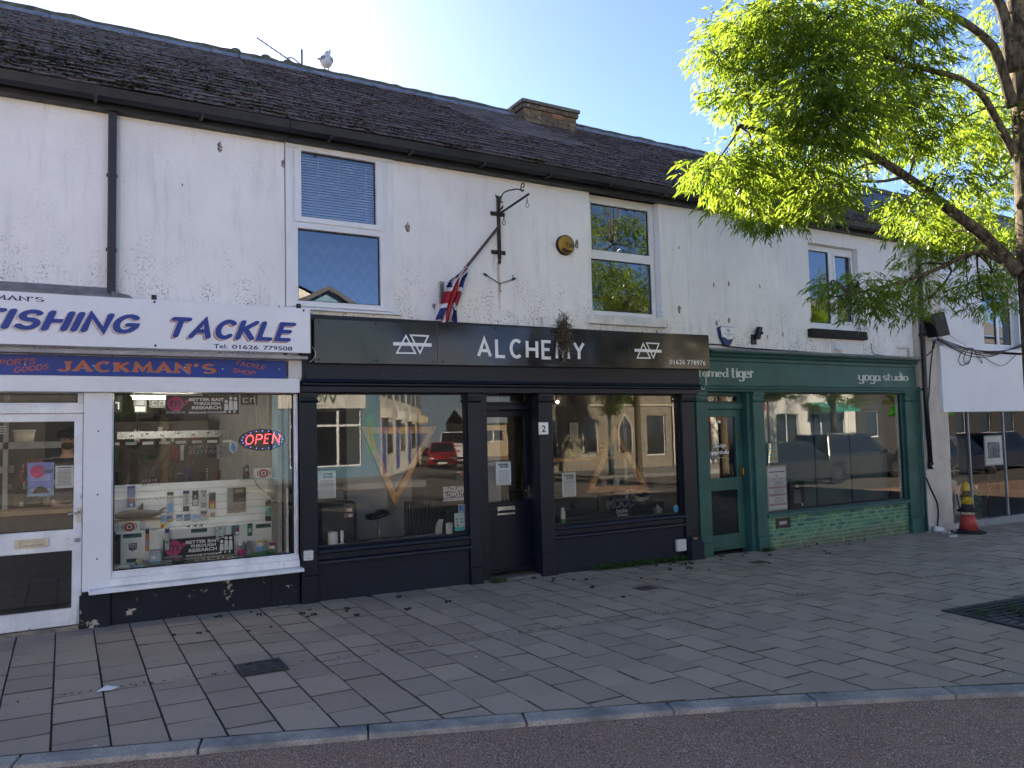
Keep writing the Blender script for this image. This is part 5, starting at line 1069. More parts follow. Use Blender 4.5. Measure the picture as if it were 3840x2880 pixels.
for (x, l) in ((1.155, 'small black three pronged weight on shelf, left one'), (1.095, 'small black three pronged weight beside bead tub'), (1.215, 'flat black swivel weight on the shelf')):
    m = MB(); m.use(BLK); m.ball((x, .45, .774), .012, .01, .008, 8, 5)
    for a in (60, 120, 180): m.tube([(x, .45, .774), (x+.03*math.cos(R(a)), .45, .774+.025*math.sin(R(a)))], .0025, 4)
    tag(m.build('fishing_weight'), l, 'weight', 'fishing weights on the shelf')
t = thing('sheathed_tool', 'long dark sheathed tool hanging on side slats at right', 'tool', (1.97, .3, .6)); m = MB(); m.use(BLK); m.box(1.962, 1.974, .25, .275, .70, .97); m.prismx([(.25, .70), (.275, .70), (.262, .64)], 1.962, 1.974); m.build('blade', None, t); m = MB(); m.use(STEEL); m.box(1.964, 1.973, .24, .285, .975, 1.06); m.build('clasp', None, t)
t = thing('rod_holder', 'slim silver rod holder hanging on side slats nearest glass', 'tool', (1.97, .14, .7)); m = MB(); m.use(ALU); m.tube([(1.968, .15, .72), (1.968, .15, 1.02)], .008, 8); m.build('rod', None, t); m = MB(); m.use(GREY); m.box(1.958, 1.976, .13, .17, 1.0, 1.05); m.build('mount', None, t)
# deeper in the shop
t = thing('aluminium_rail', 'long perforated aluminium rail across back of tackle shop', 'rail', (1.0, 1.5, 1.66)); m = MB(); m.use(ALU); m.panel(.50, 1.62, 1.665, 1.745, 1.5, [(.62+i*.16, .65+i*.16, 1.69+.02*(i % 2), 1.705+.02*(i % 2)) for i in range(6)], .02); m.build('rail', None, t); m = MB(); m.use(STEEL); m.tube([(.7, 1.51, 1.745), (.7, 1.51, 2.44)], .008, 6); m.tube([(1.45, 1.51, 1.745), (1.45, 1.51, 2.44)], .008, 6); m.build('hanger', None, t)
for i in range(9):
    x = .42+i*.17
    m = MB(); m.use(random.choice([OFFW, LGREY, P('dim_card', (.3, .3, .3))])); m.box(x, x+.11, 1.6, 1.604, 1.60, 1.632); tag(m.build('price_label'), 'small white price label in row under aluminium rail', 'price label', 'price labels under the rail')
t = thing('fishing_rod_rack', 'dark rack of stock along back wall of tackle shop', 'rack', (1.2, 3.5, 0))
m = MB(); m.use(P('dark_rack_wood', (.07, .055, .05), .7)); m.box(.2, 2.6, 3.3, 3.9, 0, .5); m.box(.2, 2.6, 3.6, 3.9, .5, 1.9); m.build('cabinet', None, t)
m = MB()
for i in range(70): m.use(random.choice([BLK, GREY, P('dim_card', (.3, .3, .3)), NAVY, P('dim_red', (.15, .03, .03)), P('dim_green', (.03, .08, .04))])); x, z = .3+random.random()*2.2, random.choice([.52, .8, 1.08, 1.36, 1.62]); m.box(x, x+random.uniform(.03, .09), 3.5, 3.59, z, z+random.uniform(.08, .22))
ob = m.build('stock', None, t); ob['kind'] = 'stuff'
for i in range(7):
    x = .5+i*.09
    m = MB(); m.use(BLK); m.tube([(x, 1.9, .5), (x+.55, 2.3, 1.62)], .008, 6, .003); m.tube([(x, 1.9, .5), (x+.08, 1.96, .66)], .013, 6); tag(m.build('fishing_rod'), 'dark fishing rod leaning in the row inside tackle shop', 'fishing rod', 'fishing rods leaning inside the shop')
for (x0, x1, z0, z1, y, s, l) in ((.33, .5, 1.93, 2.1, .7, 1, 'black logo poster at upper left of tackle window'), (.62, .74, 1.93, 2.08, .9, 0, 'black and white portrait poster hanging inside the window'), (.80, .98, 2.0, 2.12, 1.3, 1, 'black logo poster behind top banner'), (1.62, 1.80, 2.0, 2.12, .6, 1, 'black logo flag hanging at upper right of tackle window')):
    card('hanging_poster', l, 'poster', x0, x1, z0, z1, y, PK, [(.15, .45, .55, .62, OFFW), (.15, .22, .2, .62, OFFW), (.15, .45, .2, .27, OFFW), (.55, .85, .55, .62, OFFW), (.78, .85, .2, .62, OFFW), (.55, .62, .2, .62, OFFW)] if s else [(.1, .9, .1, .45, LGREY), (.2, .8, .55, .9, INKG)])
# window vinyl read from inside the shop
t = thing('window_sticker', 'reversed grey alarm firm lettering on glass with blue flame shield', 'sticker', (1.15, .04, 1.5))
GV = P('grey_vinyl_reversed', (.22, .22, .23), .6)
word(t, 'DEVON FIRE &', GV, 1.03, 1.37, 1.555, 1.592, .036, font=True, bold=.01, flip=True); word(t, 'SECURITY LTD', GV, 1.03, 1.375, 1.505, 1.542, .036, font=True, bold=.01, flip=True); word(t, '01626', GV, .63, .76, 1.26, 1.285, .036, font=True, bold=.01, flip=True); word(t, '572144', GV, .63, .785, 1.22, 1.245, .036, font=True, bold=.01, flip=True); word(t, 'security.com', GV, .56, 1.02, 1.085, 1.12, .036, font=True, flip=True)
m = MB(); m.use(OFFW); m.prism([(1.405, 1.60), (1.445, 1.625), (1.49, 1.60), (1.485, 1.53), (1.445, 1.49), (1.41, 1.53)], .035, .036); m.use(SKYB); m.prism([(1.43, 1.535), (1.455, 1.51), (1.472, 1.55), (1.448, 1.612), (1.425, 1.575)], .0335, .0345); m.build('flame_shield', None, t)
m = MB(); m.use(WHITE)
for i in range(6): m.lathe((1.205, .036, 1.355-i*.024), [(.0045, -.0005), (.0045, 0)], 8, 'y')
m.build('dots', None, t)
# counter, bucket and shop keeper
t = thing('shop_counter', 'pale brown shop counter behind tackle shop door', 'counter', (-.2, 1.5, 0)); m = MB(); m.use(TAN); m.box(-.9, .5, 1.3, 1.75, .92, .96); m.build('top', None, t); m = MB(); m.use(P('dark_counter_front', (.06, .05, .045), .7)); m.box(-.9, .48, 1.34, 1.72, 0, .919); m.build('front', None, t)
t = thing('shelf_unit', 'grey shelf unit with stock behind tackle shop door', 'shelf', (-.6, 3.0, 0)); m = MB(); m.use(GREY); m.box(-1.2, .0, 2.9, 3.3, 1.58, 1.66); m.box(-1.2, -1.15, 2.9, 3.3, 0, 2.2); m.box(-.62, -.57, 2.9, 2.94, 0, 2.3); m.build('frame', None, t)
m = MB()
for i in range(60): m.use(random.choice([BLK, GREY, INKG, P('dim_card', (.3, .3, .3)), P('dim_red', (.15, .03, .03))])); x, z = -1.1+random.random()*1.0, random.choice([.5, .7, .9, 1.1, 1.3]); m.box(x, x+random.uniform(.03, .08), 2.95, 3.0, z, z+random.uniform(.05, .15))
ob = m.build('stock', None, t); ob['kind'] = 'stuff'
t = thing('bucket', 'cream plastic bucket on top of grey shelf unit', 'bucket', (-.42, 3.05, 1.66)); m = MB(); m.use(P('cream_plastic', (.6, .55, .45), .5)); m.lathe((-.42, 3.05, 1.66), [(.10, 0), (.115, .13)], 16); m.build('pail', None, t); m = MB(); m.use(OFFW); m.lathe((-.42, 3.05, 1.66), [(.12, .13), (.122, .145), (.001, .146)], 16); m.build('lid', None, t)
def skin(name, verts, edges, radii, mat, parent, sub=2, root=0):
    o = wloc(parent); me = bpy.data.meshes.new(name); me.from_pydata([tuple(Vector(v)-o) for v in verts], edges, []); me.materials.append(mat)
    ob = bpy.data.objects.new(name, me); COL.objects.link(ob); ob.parent = parent
    ob.modifiers.new('skin', 'SKIN'); sv = me.skin_vertices[0].data
    for i, r in enumerate(radii): sv[i].radius = r if isinstance(r, tuple) else (r, r)
    sv[root].use_root = True
    s = ob.modifiers.new('smooth', 'SUBSURF'); s.levels = sub; s.render_levels = sub
    for p in me.polygons: p.use_smooth = True
    return ob
px, py = .035, 2.15
t = thing('person', 'person in dark cap and black jacket standing behind counter looking down at paper', 'person', (px, py, 0))
SKIN = P('skin', (.42, .25, .18), .5, .1, 20)
V_ = [(px, py, .95), (px, py, 1.15), (px, py-.01, 1.38), (px, py-.02, 1.50), (px, py-.05, 1.575), (px+.005, py-.075, 1.66), (px, py-.06, 1.74)]
E_ = [(i, i+1) for i in range(6)]; r_ = [(.15, .1), (.15, .1), (.16, .1), (.06, .055), (.055, .055), (.082, .10), (.07, .085)]
def limb(start, pts, rs):
    a = start
    for p, r in zip(pts, rs): V_.append(p); r_.append(r); E_.append((a, len(V_)-1)); a = len(V_)-1
    return a
for s in (-1, 1):
    h = limb(2, [(px+s*.19, py, 1.40), (px+s*.24, py-.06, 1.14), (px+s*.15, py-.27, 1.20), (px+s*.10, py-.33, 1.23)], [.055, .042, .03, (.026, .016)])
    for q in range(4): limb(h, [(px+s*(.085-.012*q), py-.36+.008*q, 1.255-.02*q), (px+s*(.055-.008*q), py-.375+.008*q, 1.255-.021*q)], [.0085, .0075])
    limb(h, [(px+s*.075, py-.315, 1.265), (px+s*.05, py-.33, 1.275)], [.010, .008])
    limb(0, [(px+s*.09, py, .88), (px+s*.10, py-.01, .48), (px+s*.10, py+.02, .08), (px+s*.105, py-.12, .03)], [.085, .055, .042, .035])
skin('body', V_, E_, r_, SKIN, t)
m = MB(); m.use(SKIN); m.lathe((px, py-.178, 1.645), [(.014, 0), (.011, .02), (.004, .035)], 8); m.build('nose', None, t)
m = MB(); m.use(INK); m.ball((px-.032, py-.165, 1.675), .011, .006, .006, 8, 5); m.ball((px+.036, py-.165, 1.675), .011, .006, .006, 8, 5); m.build('eyes', None, t)
m = MB(); m.use(P('short_dark_beard', (.07, .045, .03), .9)); m.ball((px, py-.115, 1.605), .066, .062, .04, 12, 8); m.build('beard', None, t)
JK = P('black_jacket_cloth', (.018, .018, .022), .85, .2, 12); JV = [(px, py, .90), (px, py, 1.15), (px, py-.005, 1.40), (px, py-.015, 1.475)]; JE = [(0, 1), (1, 2), (2, 3)]; JR = [(.19, .14), (.185, .135), (.19, .13), (.085, .085)]
for s in (-1, 1): n0 = len(JV); JV += [(px+s*.2, py, 1.41), (px+s*.25, py-.06, 1.14), (px+s*.165, py-.25, 1.195)]; JE += [(2, n0), (n0, n0+1), (n0+1, n0+2)]; JR += [.078, .062, .046]
skin('jacket', JV, JE, JR, JK, t); TV = [(px, py, .92)]; TE = []; TR = [(.16, .115)]
for s in (-1, 1): n0 = len(TV); TV += [(px+s*.095, py, .84), (px+s*.105, py-.01, .48), (px+s*.105, py+.02, .10)]; TE += [(0, n0), (n0, n0+1), (n0+1, n0+2)]; TR += [.10, .075, .065]
skin('trousers', TV, TE, TR, P('dark_trouser_cloth', (.03, .03, .04), .9), t)
m = MB(); m.use(P('black_cap_cloth', (.014, .014, .016), .9)); m.lathe((px, py-.065, 1.705), [(.112, -.01), (.113, .03), (.10, .07), (.06, .10), (.001, .108)], 18); m.prismz([(px+.085*math.cos(R(a)), py-.13+.12*math.sin(R(a))) for a in range(180, 361, 15)], 1.69, 1.70); m.build('cap', None, t)
m = MB(); m.use(OFFW); m.poly([(px-.10, py-.40, 1.17), (px+.11, py-.40, 1.17), (px+.11, py-.34, 1.30), (px-.10, py-.34, 1.30)]); tag(m.build('paper_sheet', recalc=False), 'sheet of white paper held by the person in cap', 'paper')
# ------------------------------------------------------------------ behind the salon windows
def notice(x0, x1, z0, z1, y, label):
    t = card('notice', label, 'notice', x0, x1, z0, z1, y, P('pale_blue_paper', (.48, .58, .62), .7, .05), lines(14, .1, .92, .1, .66, INKG, .38), [('CUSTOMER', .16, .84, .83, .91, INK, dict(bold=.05)), ('NOTICE!!', .28, .84, .73, .81, INK, dict(bold=.05))], 'customer notices in the salon')
    m = MB(); w = x1-x0; m.use(P('pale_olive_check', (.40, .42, .24), .7))
    for zz in (z0+.003, z0+.014, z1-.025, z1-.014):
        o = 0 if zz in (z0+.003, z1-.025) else 1
        for i in range(o, 16, 2): m.quad(x0+w*i/16, x0+w*(i+1)/16, zz, zz+.011, y-.0008)
    m.build('check_border', None, t, recalc=False)
notice(2.285, 2.475, 1.0, 1.285, .034, 'checked border customer notice at left of first salon window'); notice(4.545, 4.755, 1.0, 1.285, .318, 'checked border customer notice on the salon door glass'); notice(5.315, 5.52, .83, 1.125, .034, 'checked border customer notice at left of second salon window')
t = thing('window_sticker', 'white two line lettering above a white strip on the first salon window', 'sticker', (3.83, .034, .88))
word(t, 'BRAZILIAN', WHITE, 3.71, 3.965, .985, 1.045, .034, font=True, bold=.035); word(t, 'BLOWOUT', WHITE, 3.71, 3.965, .92, .98, .034, font=True, bold=.035)
m = MB(); m.use(WHITE); m.box(3.71, 3.965, .034, .036, .88, .912); m.build('strip', None, t); word(t, 'CERTIFIED SALON', INK, 3.72, 3.955, .886, .905, .0325, font=True)
card('window_sticker', 'small blue payment card sticker at lower right of first salon window', 'sticker', 3.895, 3.982, .745, .83, .034, WHITE, [(.08, .92, .08, .92, P('card_blue', (.03, .2, .55), .5))], [('AM', .45, .88, .55, .8, WHITE), ('EX', .45, .88, .2, .45, WHITE)])
card('payment_card', 'white and aqua payment methods card in corner of salon window', 'card', 3.85, 3.982, .535, .735, .05, P('pale_aqua_card', (.55, .68, .7), .6), [(0, 1, 0, .22, P('aqua_print', (.05, .45, .5), .5)), (.15, .35, .6, .72, SKYB), (.55, .8, .62, .7, INKG), (.15, .35, .42, .54, YEL), (.55, .8, .42, .54, SKYB), (.2, .4, .27, .36, INK)], [('Pay by card here', .12, .88, .84, .92, INKG)])
card('payment_card', 'small cream card propped on the salon window ledge', 'card', 3.765, 3.85, .505, .63, .10, OFFW, lines(3, .2, .8, .72, .92, INKG, .3)+[(.25, .75, .2, .6, LGREY)])
card('flyer', 'small dark flyer with red spot stuck on the first salon window', 'flyer', 3.88, 3.97, 1.10, 1.21, .034, PK, [(.5, .8, .45, .85, RED), (.0, .6, .85, .98, OFFW)]+lines(3, .1, .9, .05, .35, INKG, .3))
WD = P('varnished_pine', (.34, .155, .055))
def triangle(pts, wd, y0, y1, label, opened=None):
    t = thing('wooden_triangle', label, 'wooden triangle', (sum(p[0] for p in pts)/3, (y0+y1)/2, min(p[1] for p in pts)), 'wooden triangles in the salon windows')
    c = (sum(p[0] for p in pts)/3, sum(p[1] for p in pts)/3); inn = []
    for i in range(3): inn.append((c[0]+(pts[i][0]-c[0])*(1-wd), c[1]+(pts[i][1]-c[1])*(1-wd)))
    for i in range(3):
        j = (i+1) % 3; m = MB(); m.use(WD); a, b_, d, e = pts[i], pts[j], inn[j], inn[i]; g = .002
        m.prism([a, b_, d, e], y0+.001*i, y1); m.build('beam', None, t, bevel=.003)
    m = MB(); m.use(STEEL); top = max(pts, key=lambda p: p[1])
    for p in ([top] if opened is None else opened): m.tube([(p[0], (y0+y1)/2, p[1]-.02), (p[0], (y0+y1)/2, 2.37)], .0018, 4)
    m.build('hanging_wire', None, t)
triangle([(2.91, 1.74), (3.85, 1.73), (3.305, .82)], .26, .48, .535, 'hollow wooden triangle pointing down in first salon window', [(2.96, 1.72), (3.78, 1.70)]); triangle([(6.495, 1.70), (6.0, .81), (7.06, .80)], .25, .48, .535, 'hollow wooden triangle pointing up in second salon window')
PW = P('pale_grey_panel_wall', (.42, .43, .44), .8, .06, 2)
for (x0, x1, y, l) in ((3.2, 3.75, 1.9, 'pale grey panel standing behind the saddle stool'), (3.95, 4.35, 2.5, 'pale grey panel at right of first salon window, behind radiator'), (4.6, 5.1, 1.2, 'pale grey panel standing behind the salon door glass')): m = MB(); m.use(PW); m.box(x0, x1, y, y+.05, .0, 2.36); tag(m.build('wall_panel'), l, 'panel', 'pale panels inside the salon')
t = thing('reception_desk', 'black reception desk with rounded corner in first salon window', 'desk', (2.75, .9, 0)); m = MB(); m.use(P('black_desk_laminate', (.02, .02, .022), .35)); m.box(2.50, 2.97, .8, 1.3, .02, .885); m.build('body', None, t, bevel=.05); m = MB(); m.use(P('dark_counter_top', (.05, .05, .055), .3)); m.box(2.48, 2.86, .95, 1.35, .886, 1.02); m.build('top', None, t, bevel=.01)
card('flyer', 'dark and pink price leaflet stuck on front of black desk', 'flyer', 2.80, 2.91, .70, .86, .795, PK, [(.1, .9, .4, .7, P('dull_pink_print', (.35, .15, .15))), (.0, 1, .0, .3, P('dull_pink_print', (.35, .15, .15))), (.5, .9, .05, .25, OFFW), (.4, .9, .45, .65, OFFW)], th=.002)
t = thing('saddle_stool', 'black saddle stool on steel stem in first salon window', 'stool', (3.37, 1.2, .05)); m = MB(); m.use(BLK); m.tube(smooth([(3.22, 1.2, .655), (3.27, 1.2, .64), (3.34, 1.2, .655), (3.42, 1.2, .695), (3.50, 1.2, .69)], 4), [.03, .05, .06, .062, .06, .058, .055, .055, .058, .062, .066, .068, .066, .06, .05, .04, .02], 12); m.v = [(a, 1.2+(b_-1.2)*2.2, .66+(c-.66)*.7) for a, b_, c in m.v]; m.build('seat', None, t)
m = MB(); m.use(STEEL); m.tube([(3.37, 1.2, .2), (3.37, 1.2, .64)], .014, 8); m.tube([(3.37, 1.2, .5), (3.30, 1.2, .57)], .006, 6); m.build('stem', None, t); m = MB(); m.use(BLK)
for i in range(5): a = R(72*i+10); m.tube([(3.37, 1.2, .2), (3.37+.24*math.cos(a), 1.2+.24*math.sin(a), .09)], .014, 6); m.ball((3.37+.24*math.cos(a), 1.2+.24*math.sin(a), .05), .028)
m.build('star_base', None, t)
m = MB(); m.use(P('painted_window_board', (.03, .03, .035), .5)); m.box(2.26, 3.99, .075, .42, .45, .488); tag(m.build('window_ledge'), 'dark painted ledge inside first salon window', 'ledge'); m = MB(); m.use(_plain['painted_window_board']); m.box(5.15, 7.2, .075, .42, .45, .485); tag(m.build('window_ledge'), 'dark painted ledge inside second salon window', 'ledge')
t = thing('candle_jar', 'short white round pot on salon window ledge', 'pot', (2.475, .16, .489)); m = MB(); m.use(WHITE); m.lathe((2.475, .16, .489), [(.05, 0), (.053, .008), (.053, .135), (.05, .142), (.02, .143)], 18); m.build('pot', None, t); m = MB(); m.use(LGREY); m.lathe((2.475, .16, .632), [(.045, 0), (.043, .004), (.001, .005)], 16); m.build('lid', None, t)
t = thing('ornament', 'slim white ornament beside the white pot on ledge', 'ornament', (2.575, .14, .489)); m = MB(); m.use(WHITE); m.lathe((2.57, .14, .489), [(.05, 0), (.048, .012), (.02, .02), (.016, .05), (.02, .10), (.018, .14), (.012, .155)], 14); m.build('stem', None, t); m = MB(); m.use(IRON); m.ball((2.578, .14, .648), .016, .012, .01); m.build('tip', None, t)
for i, (x, c_, l) in enumerate(((2.98, OFFW, 'open pale magazine at left of the row on ledge'), (3.14, P('pink_magazine', (.4, .15, .2)), 'pink magazine lying second in row on ledge'), (3.3, NAVY, 'navy magazine lying third in row on ledge'), (3.44, P('pale_blue_box', (.35, .48, .6)), 'light blue magazine lying fourth in row on ledge'), (3.6, OFFW, 'white magazine lying at right end of row on ledge'))):
    m = MB(); m.use(c_); m.box(x-.09, x+.09, .12, .26, .489+.002*i, .495+.002*i, rz=random.uniform(-.4, .4)); m.use(OFFW); m.box(x-.05, x+.04, .15, .22, .4952+.002*i, .4956+.002*i); tag(m.build('magazine'), l, 'magazine', 'magazines on the salon ledge')
t = thing('shell_ornament', 'ribbed cream shell shaped ornament behind propped card', 'ornament', (3.74, .2, .489)); m = MB(); m.use(OFFW)
for i in range(7): m.tube(smooth([(3.69+i*.012, .22, .489), (3.70+i*.012, .22, .60), (3.74+i*.008, .22, .66)], 4), .006, 5)
m.build('ribs', None, t)
t = thing('radiator', 'dark column radiator behind the propped card', 'radiator', (3.75, .7, .05)); m = MB(); m.use(P('anthracite_radiator', (.025, .027, .032), .4))
for i in range(16): m.box(3.52+i*.034, 3.543+i*.034, .68, .74, .1, .85)
m.build('columns', None, t, bevel=.006)
t = thing('window_sticker', 'large dark grey lettering with small white words below on second salon window', 'sticker', (6.2, .034, .5)); word(t, 'MOOD', P('dark_grey_vinyl', (.05, .055, .065), .5), 5.99, 6.44, .635, .755, .034, font=True, bold=.05); word(t, 'brazilian', OFFW, 6.14, 6.32, .575, .63, .034, font=True); word(t, 'blowout', OFFW, 6.15, 6.32, .525, .575, .034, font=True); m = MB(); m.use(GREY); m.box(6.14, 6.32, .034, .035, .505, .515); m.build('strip', None, t)
t = thing('spray_can', 'white spray can at left of second salon window ledge', 'spray can', (5.41, .18, .486)); m = MB(); m.use(OFFW); m.lathe((5.41, .18, .486), [(.03, 0), (.033, .005), (.033, .15), (.024, .165)], 16); m.build('can', None, t); m = MB(); m.use(WHITE); m.lathe((5.41, .18, .651), [(.024, 0), (.024, .03), (.01, .034)], 12); m.build('cap', None, t); m = MB(); m.use(GRN); m.lathe((5.41, .18, .486), [(.0335, .02), (.0335, .06)], 16); m.build('label', None, t)
t = thing('window_sticker', 'round bright blue sticker at lower right of second salon window', 'sticker', (7.155, .034, .55)); m = MB(); m.use(P('bright_blue_sticker', (.03, .35, .7), .5)); m.lathe((7.135, .034, .565), [(.05, -.001), (.05, 0)], 20, 'y'); m.build('disc', None, t); word(t, 'open', WHITE, 7.11, 7.16, .575, .59, .0325, font=True)
t = thing('glass_jar', 'clear glass jar with knob lid on second salon ledge', 'jar', (7.0, .25, .486)); m = MB(); m.use(P('dim_glass_jar', (.30, .30, .27), .15)); m.lathe((7.0, .25, .486), [(.06, 0), (.068, .01), (.068, .07), (.03, .10), (.012, .105), (.018, .125), (.001, .135)], 18); m.build('jar', None, t); m = MB(); m.use(STEEL); m.lathe((7.0, .25, .486), [(.0685, .062), (.0685, .07)], 18); m.build('rim', None, t)
t = thing('cabinet', 'low black cabinet with coiled pale cables on top behind second salon window', 'cabinet', (7.3, .8, 0)); m = MB(); m.use(P('black_desk_laminate', (.02, .02, .022), .35)); m.box(7.02, 7.42, .6, 1.2, .02, .60); m.build('body', None, t, bevel=.004); m = MB(); m.use(STEEL); m.box(7.20, 7.215, .595, .5999, .1, .55); m.build('handle', None, t)
m = MB(); m.use(OFFW)
for i in range(5): m.tube(smooth([(7.22+.10*math.cos(R(40*j+20*i))*(1+.2*i*.3), .85+.08*math.sin(R(40*j+20*i)), .62+.012*i+.008*math.sin(j)) for j in range(10)], 4), .005, 5)
tag(m.build('coiled_cable'), 'tangle of white cable lying on low black cabinet', 'cable')
t = thing('hair_dryer', 'black hair dryer lying behind the white cable tangle', 'hair dryer', (7.32, .9, .6)); m = MB(); m.use(BLK); m.tube([(7.22, .9, .68), (7.36, .9, .71)], [.03, .045], 12); m.build('barrel', None, t); m = MB(); m.use(BLK); m.tube([(7.33, .9, .69), (7.33, .9, .602)], .02, 8); m.build('handle', None, t)
t = thing('bench', 'low black leather bench behind second salon window', 'bench', (6.1, .8, 0)); m = MB(); m.use(P('black_leather', (.016, .016, .02), .35)); m.box(5.72, 6.6, .62, 1.2, .02, .52); m.build('seat', None, t, bevel=.03); m = MB(); m.use(P('black_leather', (.016, .016, .02))); m.box(5.70, 6.25, 1.21, 1.35, .02, .70); m.build('backrest', None, t, bevel=.03)
t = thing('wall_shelf', 'long brown wooden shelf across the second salon window interior', 'shelf', (7, 1.5, 1.19)); m = MB(); m.use(WOOD); m.box(6.05, 7.43, 1.42, 1.66, 1.20, 1.245); m.build('plank', None, t); m = MB(); m.use(OFFW); m.box(7.36, 7.43, 1.4, 1.42, 0, 2.36); m.use(BLK); m.box(6.35, 6.4, 1.5, 1.55, .02, 1.199); m.box(7.2, 7.25, 1.5, 1.55, .02, 1.199); m.build('post', None, t)
t = thing('toy_animal', 'yellow long necked toy standing on the brown shelf', 'toy', (6.47, 1.5, 1.245)); m = MB(); m.use(P('yellow_toy', (.55, .5, .1), .5)); m.tube(smooth([(6.55, 1.5, 1.275), (6.50, 1.5, 1.285), (6.455, 1.5, 1.29), (6.44, 1.5, 1.33), (6.435, 1.5, 1.375), (6.415, 1.5, 1.38)], 4), .02, 8); m.build('body', None, t)
m = MB(); m.use(_plain['yellow_toy'])
for x in (6.455, 6.53): m.tube([(x, 1.5, 1.245), (x, 1.5, 1.28)], .012, 6)
m.build('legs', None, t)
for (x, w, h, c_, l) in ((6.75, .14, .08, OFFW, 'white box on brown shelf beside yellow toy'), (6.62, .10, .05, LGREY, 'small grey tag holder on the brown shelf')):
    m = MB(); m.use(c_); m.box(x, x+w, 1.46, 1.56, 1.2455, 1.2455+h); tag(m.build('shelf_box', bevel=.004), l, 'box')
t = thing('wall_poster', 'red poster with white lettering leaning on the brown shelf', 'poster', (7.13, 1.6, 1.25)); m = MB(); m.use(P('red_poster', (.28, .02, .02), .6)); m.box(7.04, 7.22, 1.62, 1.63, 1.2455, 1.47); m.build('sheet', None, t); word(t, 'EAT', OFFW, 7.08, 7.18, 1.38, 1.43, 1.617, font=True); word(t, 'CAKE', OFFW, 7.07, 7.19, 1.30, 1.35, 1.617, font=True)
for i, (x, c_) in enumerate(((6.33, P('pink_cup', (.5, .3, .28))), (6.55, OFFW))):
    t = thing('candle_jar', ('pale pink candle pot on low table behind the triangle', 'white candle pot on low table behind the triangle')[i], 'pot', (x, .75, .85), 'candle pots'); m = MB(); m.use(c_); m.lathe((x+.15, .75, .868), [(.04, 0), (.043, .085), (.035, .086), (.034, .02)], 14); m.build('pot', None, t); m = MB(); m.use(INK); m.tube([(x+.15, .75, .89), (x+.15, .75, .93)], .002, 4); m.build('wick', None, t)
t = thing('side_table', 'narrow glass table behind the upright triangle', 'table', (6.6, .75, 0)); m = MB(); m.use(P('shelf_edge_glass', (.45, .55, .55))); m.box(6.35, 6.95, .65, .85, .852, .866); m.build('top', None, t); m = MB(); m.use(BLK)
for x in (6.38, 6.92): m.box(x-.01, x+.01, .74, .76, .02, .8515)
m.build('leg', None, t)
t = thing('ceiling_light', 'row of three small lit spotlights on track in second salon window', 'ceiling light', (5.7, 1.2, 2.1)); m = MB(); m.use(WHITE); m.box(5.35, 6.4, 1.19, 1.21, 2.33, 2.345); m.build('track', None, t); SPOT = m_emit('warm_spot', (1, .85, .6), 6)
for x in (5.5, 5.75, 6.0): 
    m = MB(); m.use(LGREY); m.tube([(x, 1.2, 2.33), (x, 1.2, 2.12), (x+.02, 1.17, 2.06)], [.006, .012, .03], 8); sp_ = m.build('spotlight', None, t); m = MB(); m.use(SPOT); m.ball((x+.02, 1.165, 2.05), .022, n=8, m=6); m.build('bulb', None, sp_)
card('wall_poster', 'framed white print on grey wall in second salon window', 'poster', 6.9, 7.1, 1.5, 1.78, 2.2, BLK, [(.08, .92, .06, .94, OFFW), (.2, .8, .3, .8, LGREY)], th=.02)
t = thing('bicycle', 'black bicycle leaning inside the salon behind the door glass', 'bicycle', (5.6, 1.7, 0))
for cx in (5.25, 6.3):
    m = MB(); m.use(BLK); m.tube([(cx+.33*math.cos(R(a)), 1.7, .36+.33*math.sin(R(a))) for a in range(0, 361, 15)], .018, 6, cap=False); wh = m.build('wheel', None, t); m = MB(); m.use(STEEL)
    for a in range(0, 180, 20): m.tube([(cx+.31*math.cos(R(a)), 1.7, .36+.31*math.sin(R(a))), (cx-.31*math.cos(R(a)), 1.7, .36-.31*math.sin(R(a)))], .0015, 3)
    m.build('spokes', None, wh)
m = MB(); m.use(BLK); 
for a, c in (((5.25, .36), (5.62, .36)), ((5.62, .36), (5.5, .85)), ((5.5, .85), (5.25, .36)), ((5.62, .36), (6.1, .82)), ((5.52, .78), (6.08, .86)), ((6.08, .95), (6.3, .36))): m.tube([(a[0], 1.7, a[1]), (c[0], 1.7, c[1])], .016, 6)
m.build('frame', None, t); m = MB(); m.use(BLK); m.tube(smooth([(6.02, 1.5, 1.0), (6.08, 1.6, 1.0), (6.08, 1.7, .97), (6.08, 1.8, 1.0), (6.02, 1.9, 1.0)]), .012, 6); m.build('handlebar', None, t); m = MB(); m.use(BLK); m.ball((5.46, 1.7, .92), .13, .07, .03); m.build('saddle', None, t); m = MB(); m.use(BLK)
for z in (.82, .9, .98): m.tube([(6.15, 1.55, z), (6.42, 1.55, z), (6.42, 1.85, z), (6.15, 1.85, z), (6.15, 1.55, z)], .006, 5)
m.build('basket', None, t)
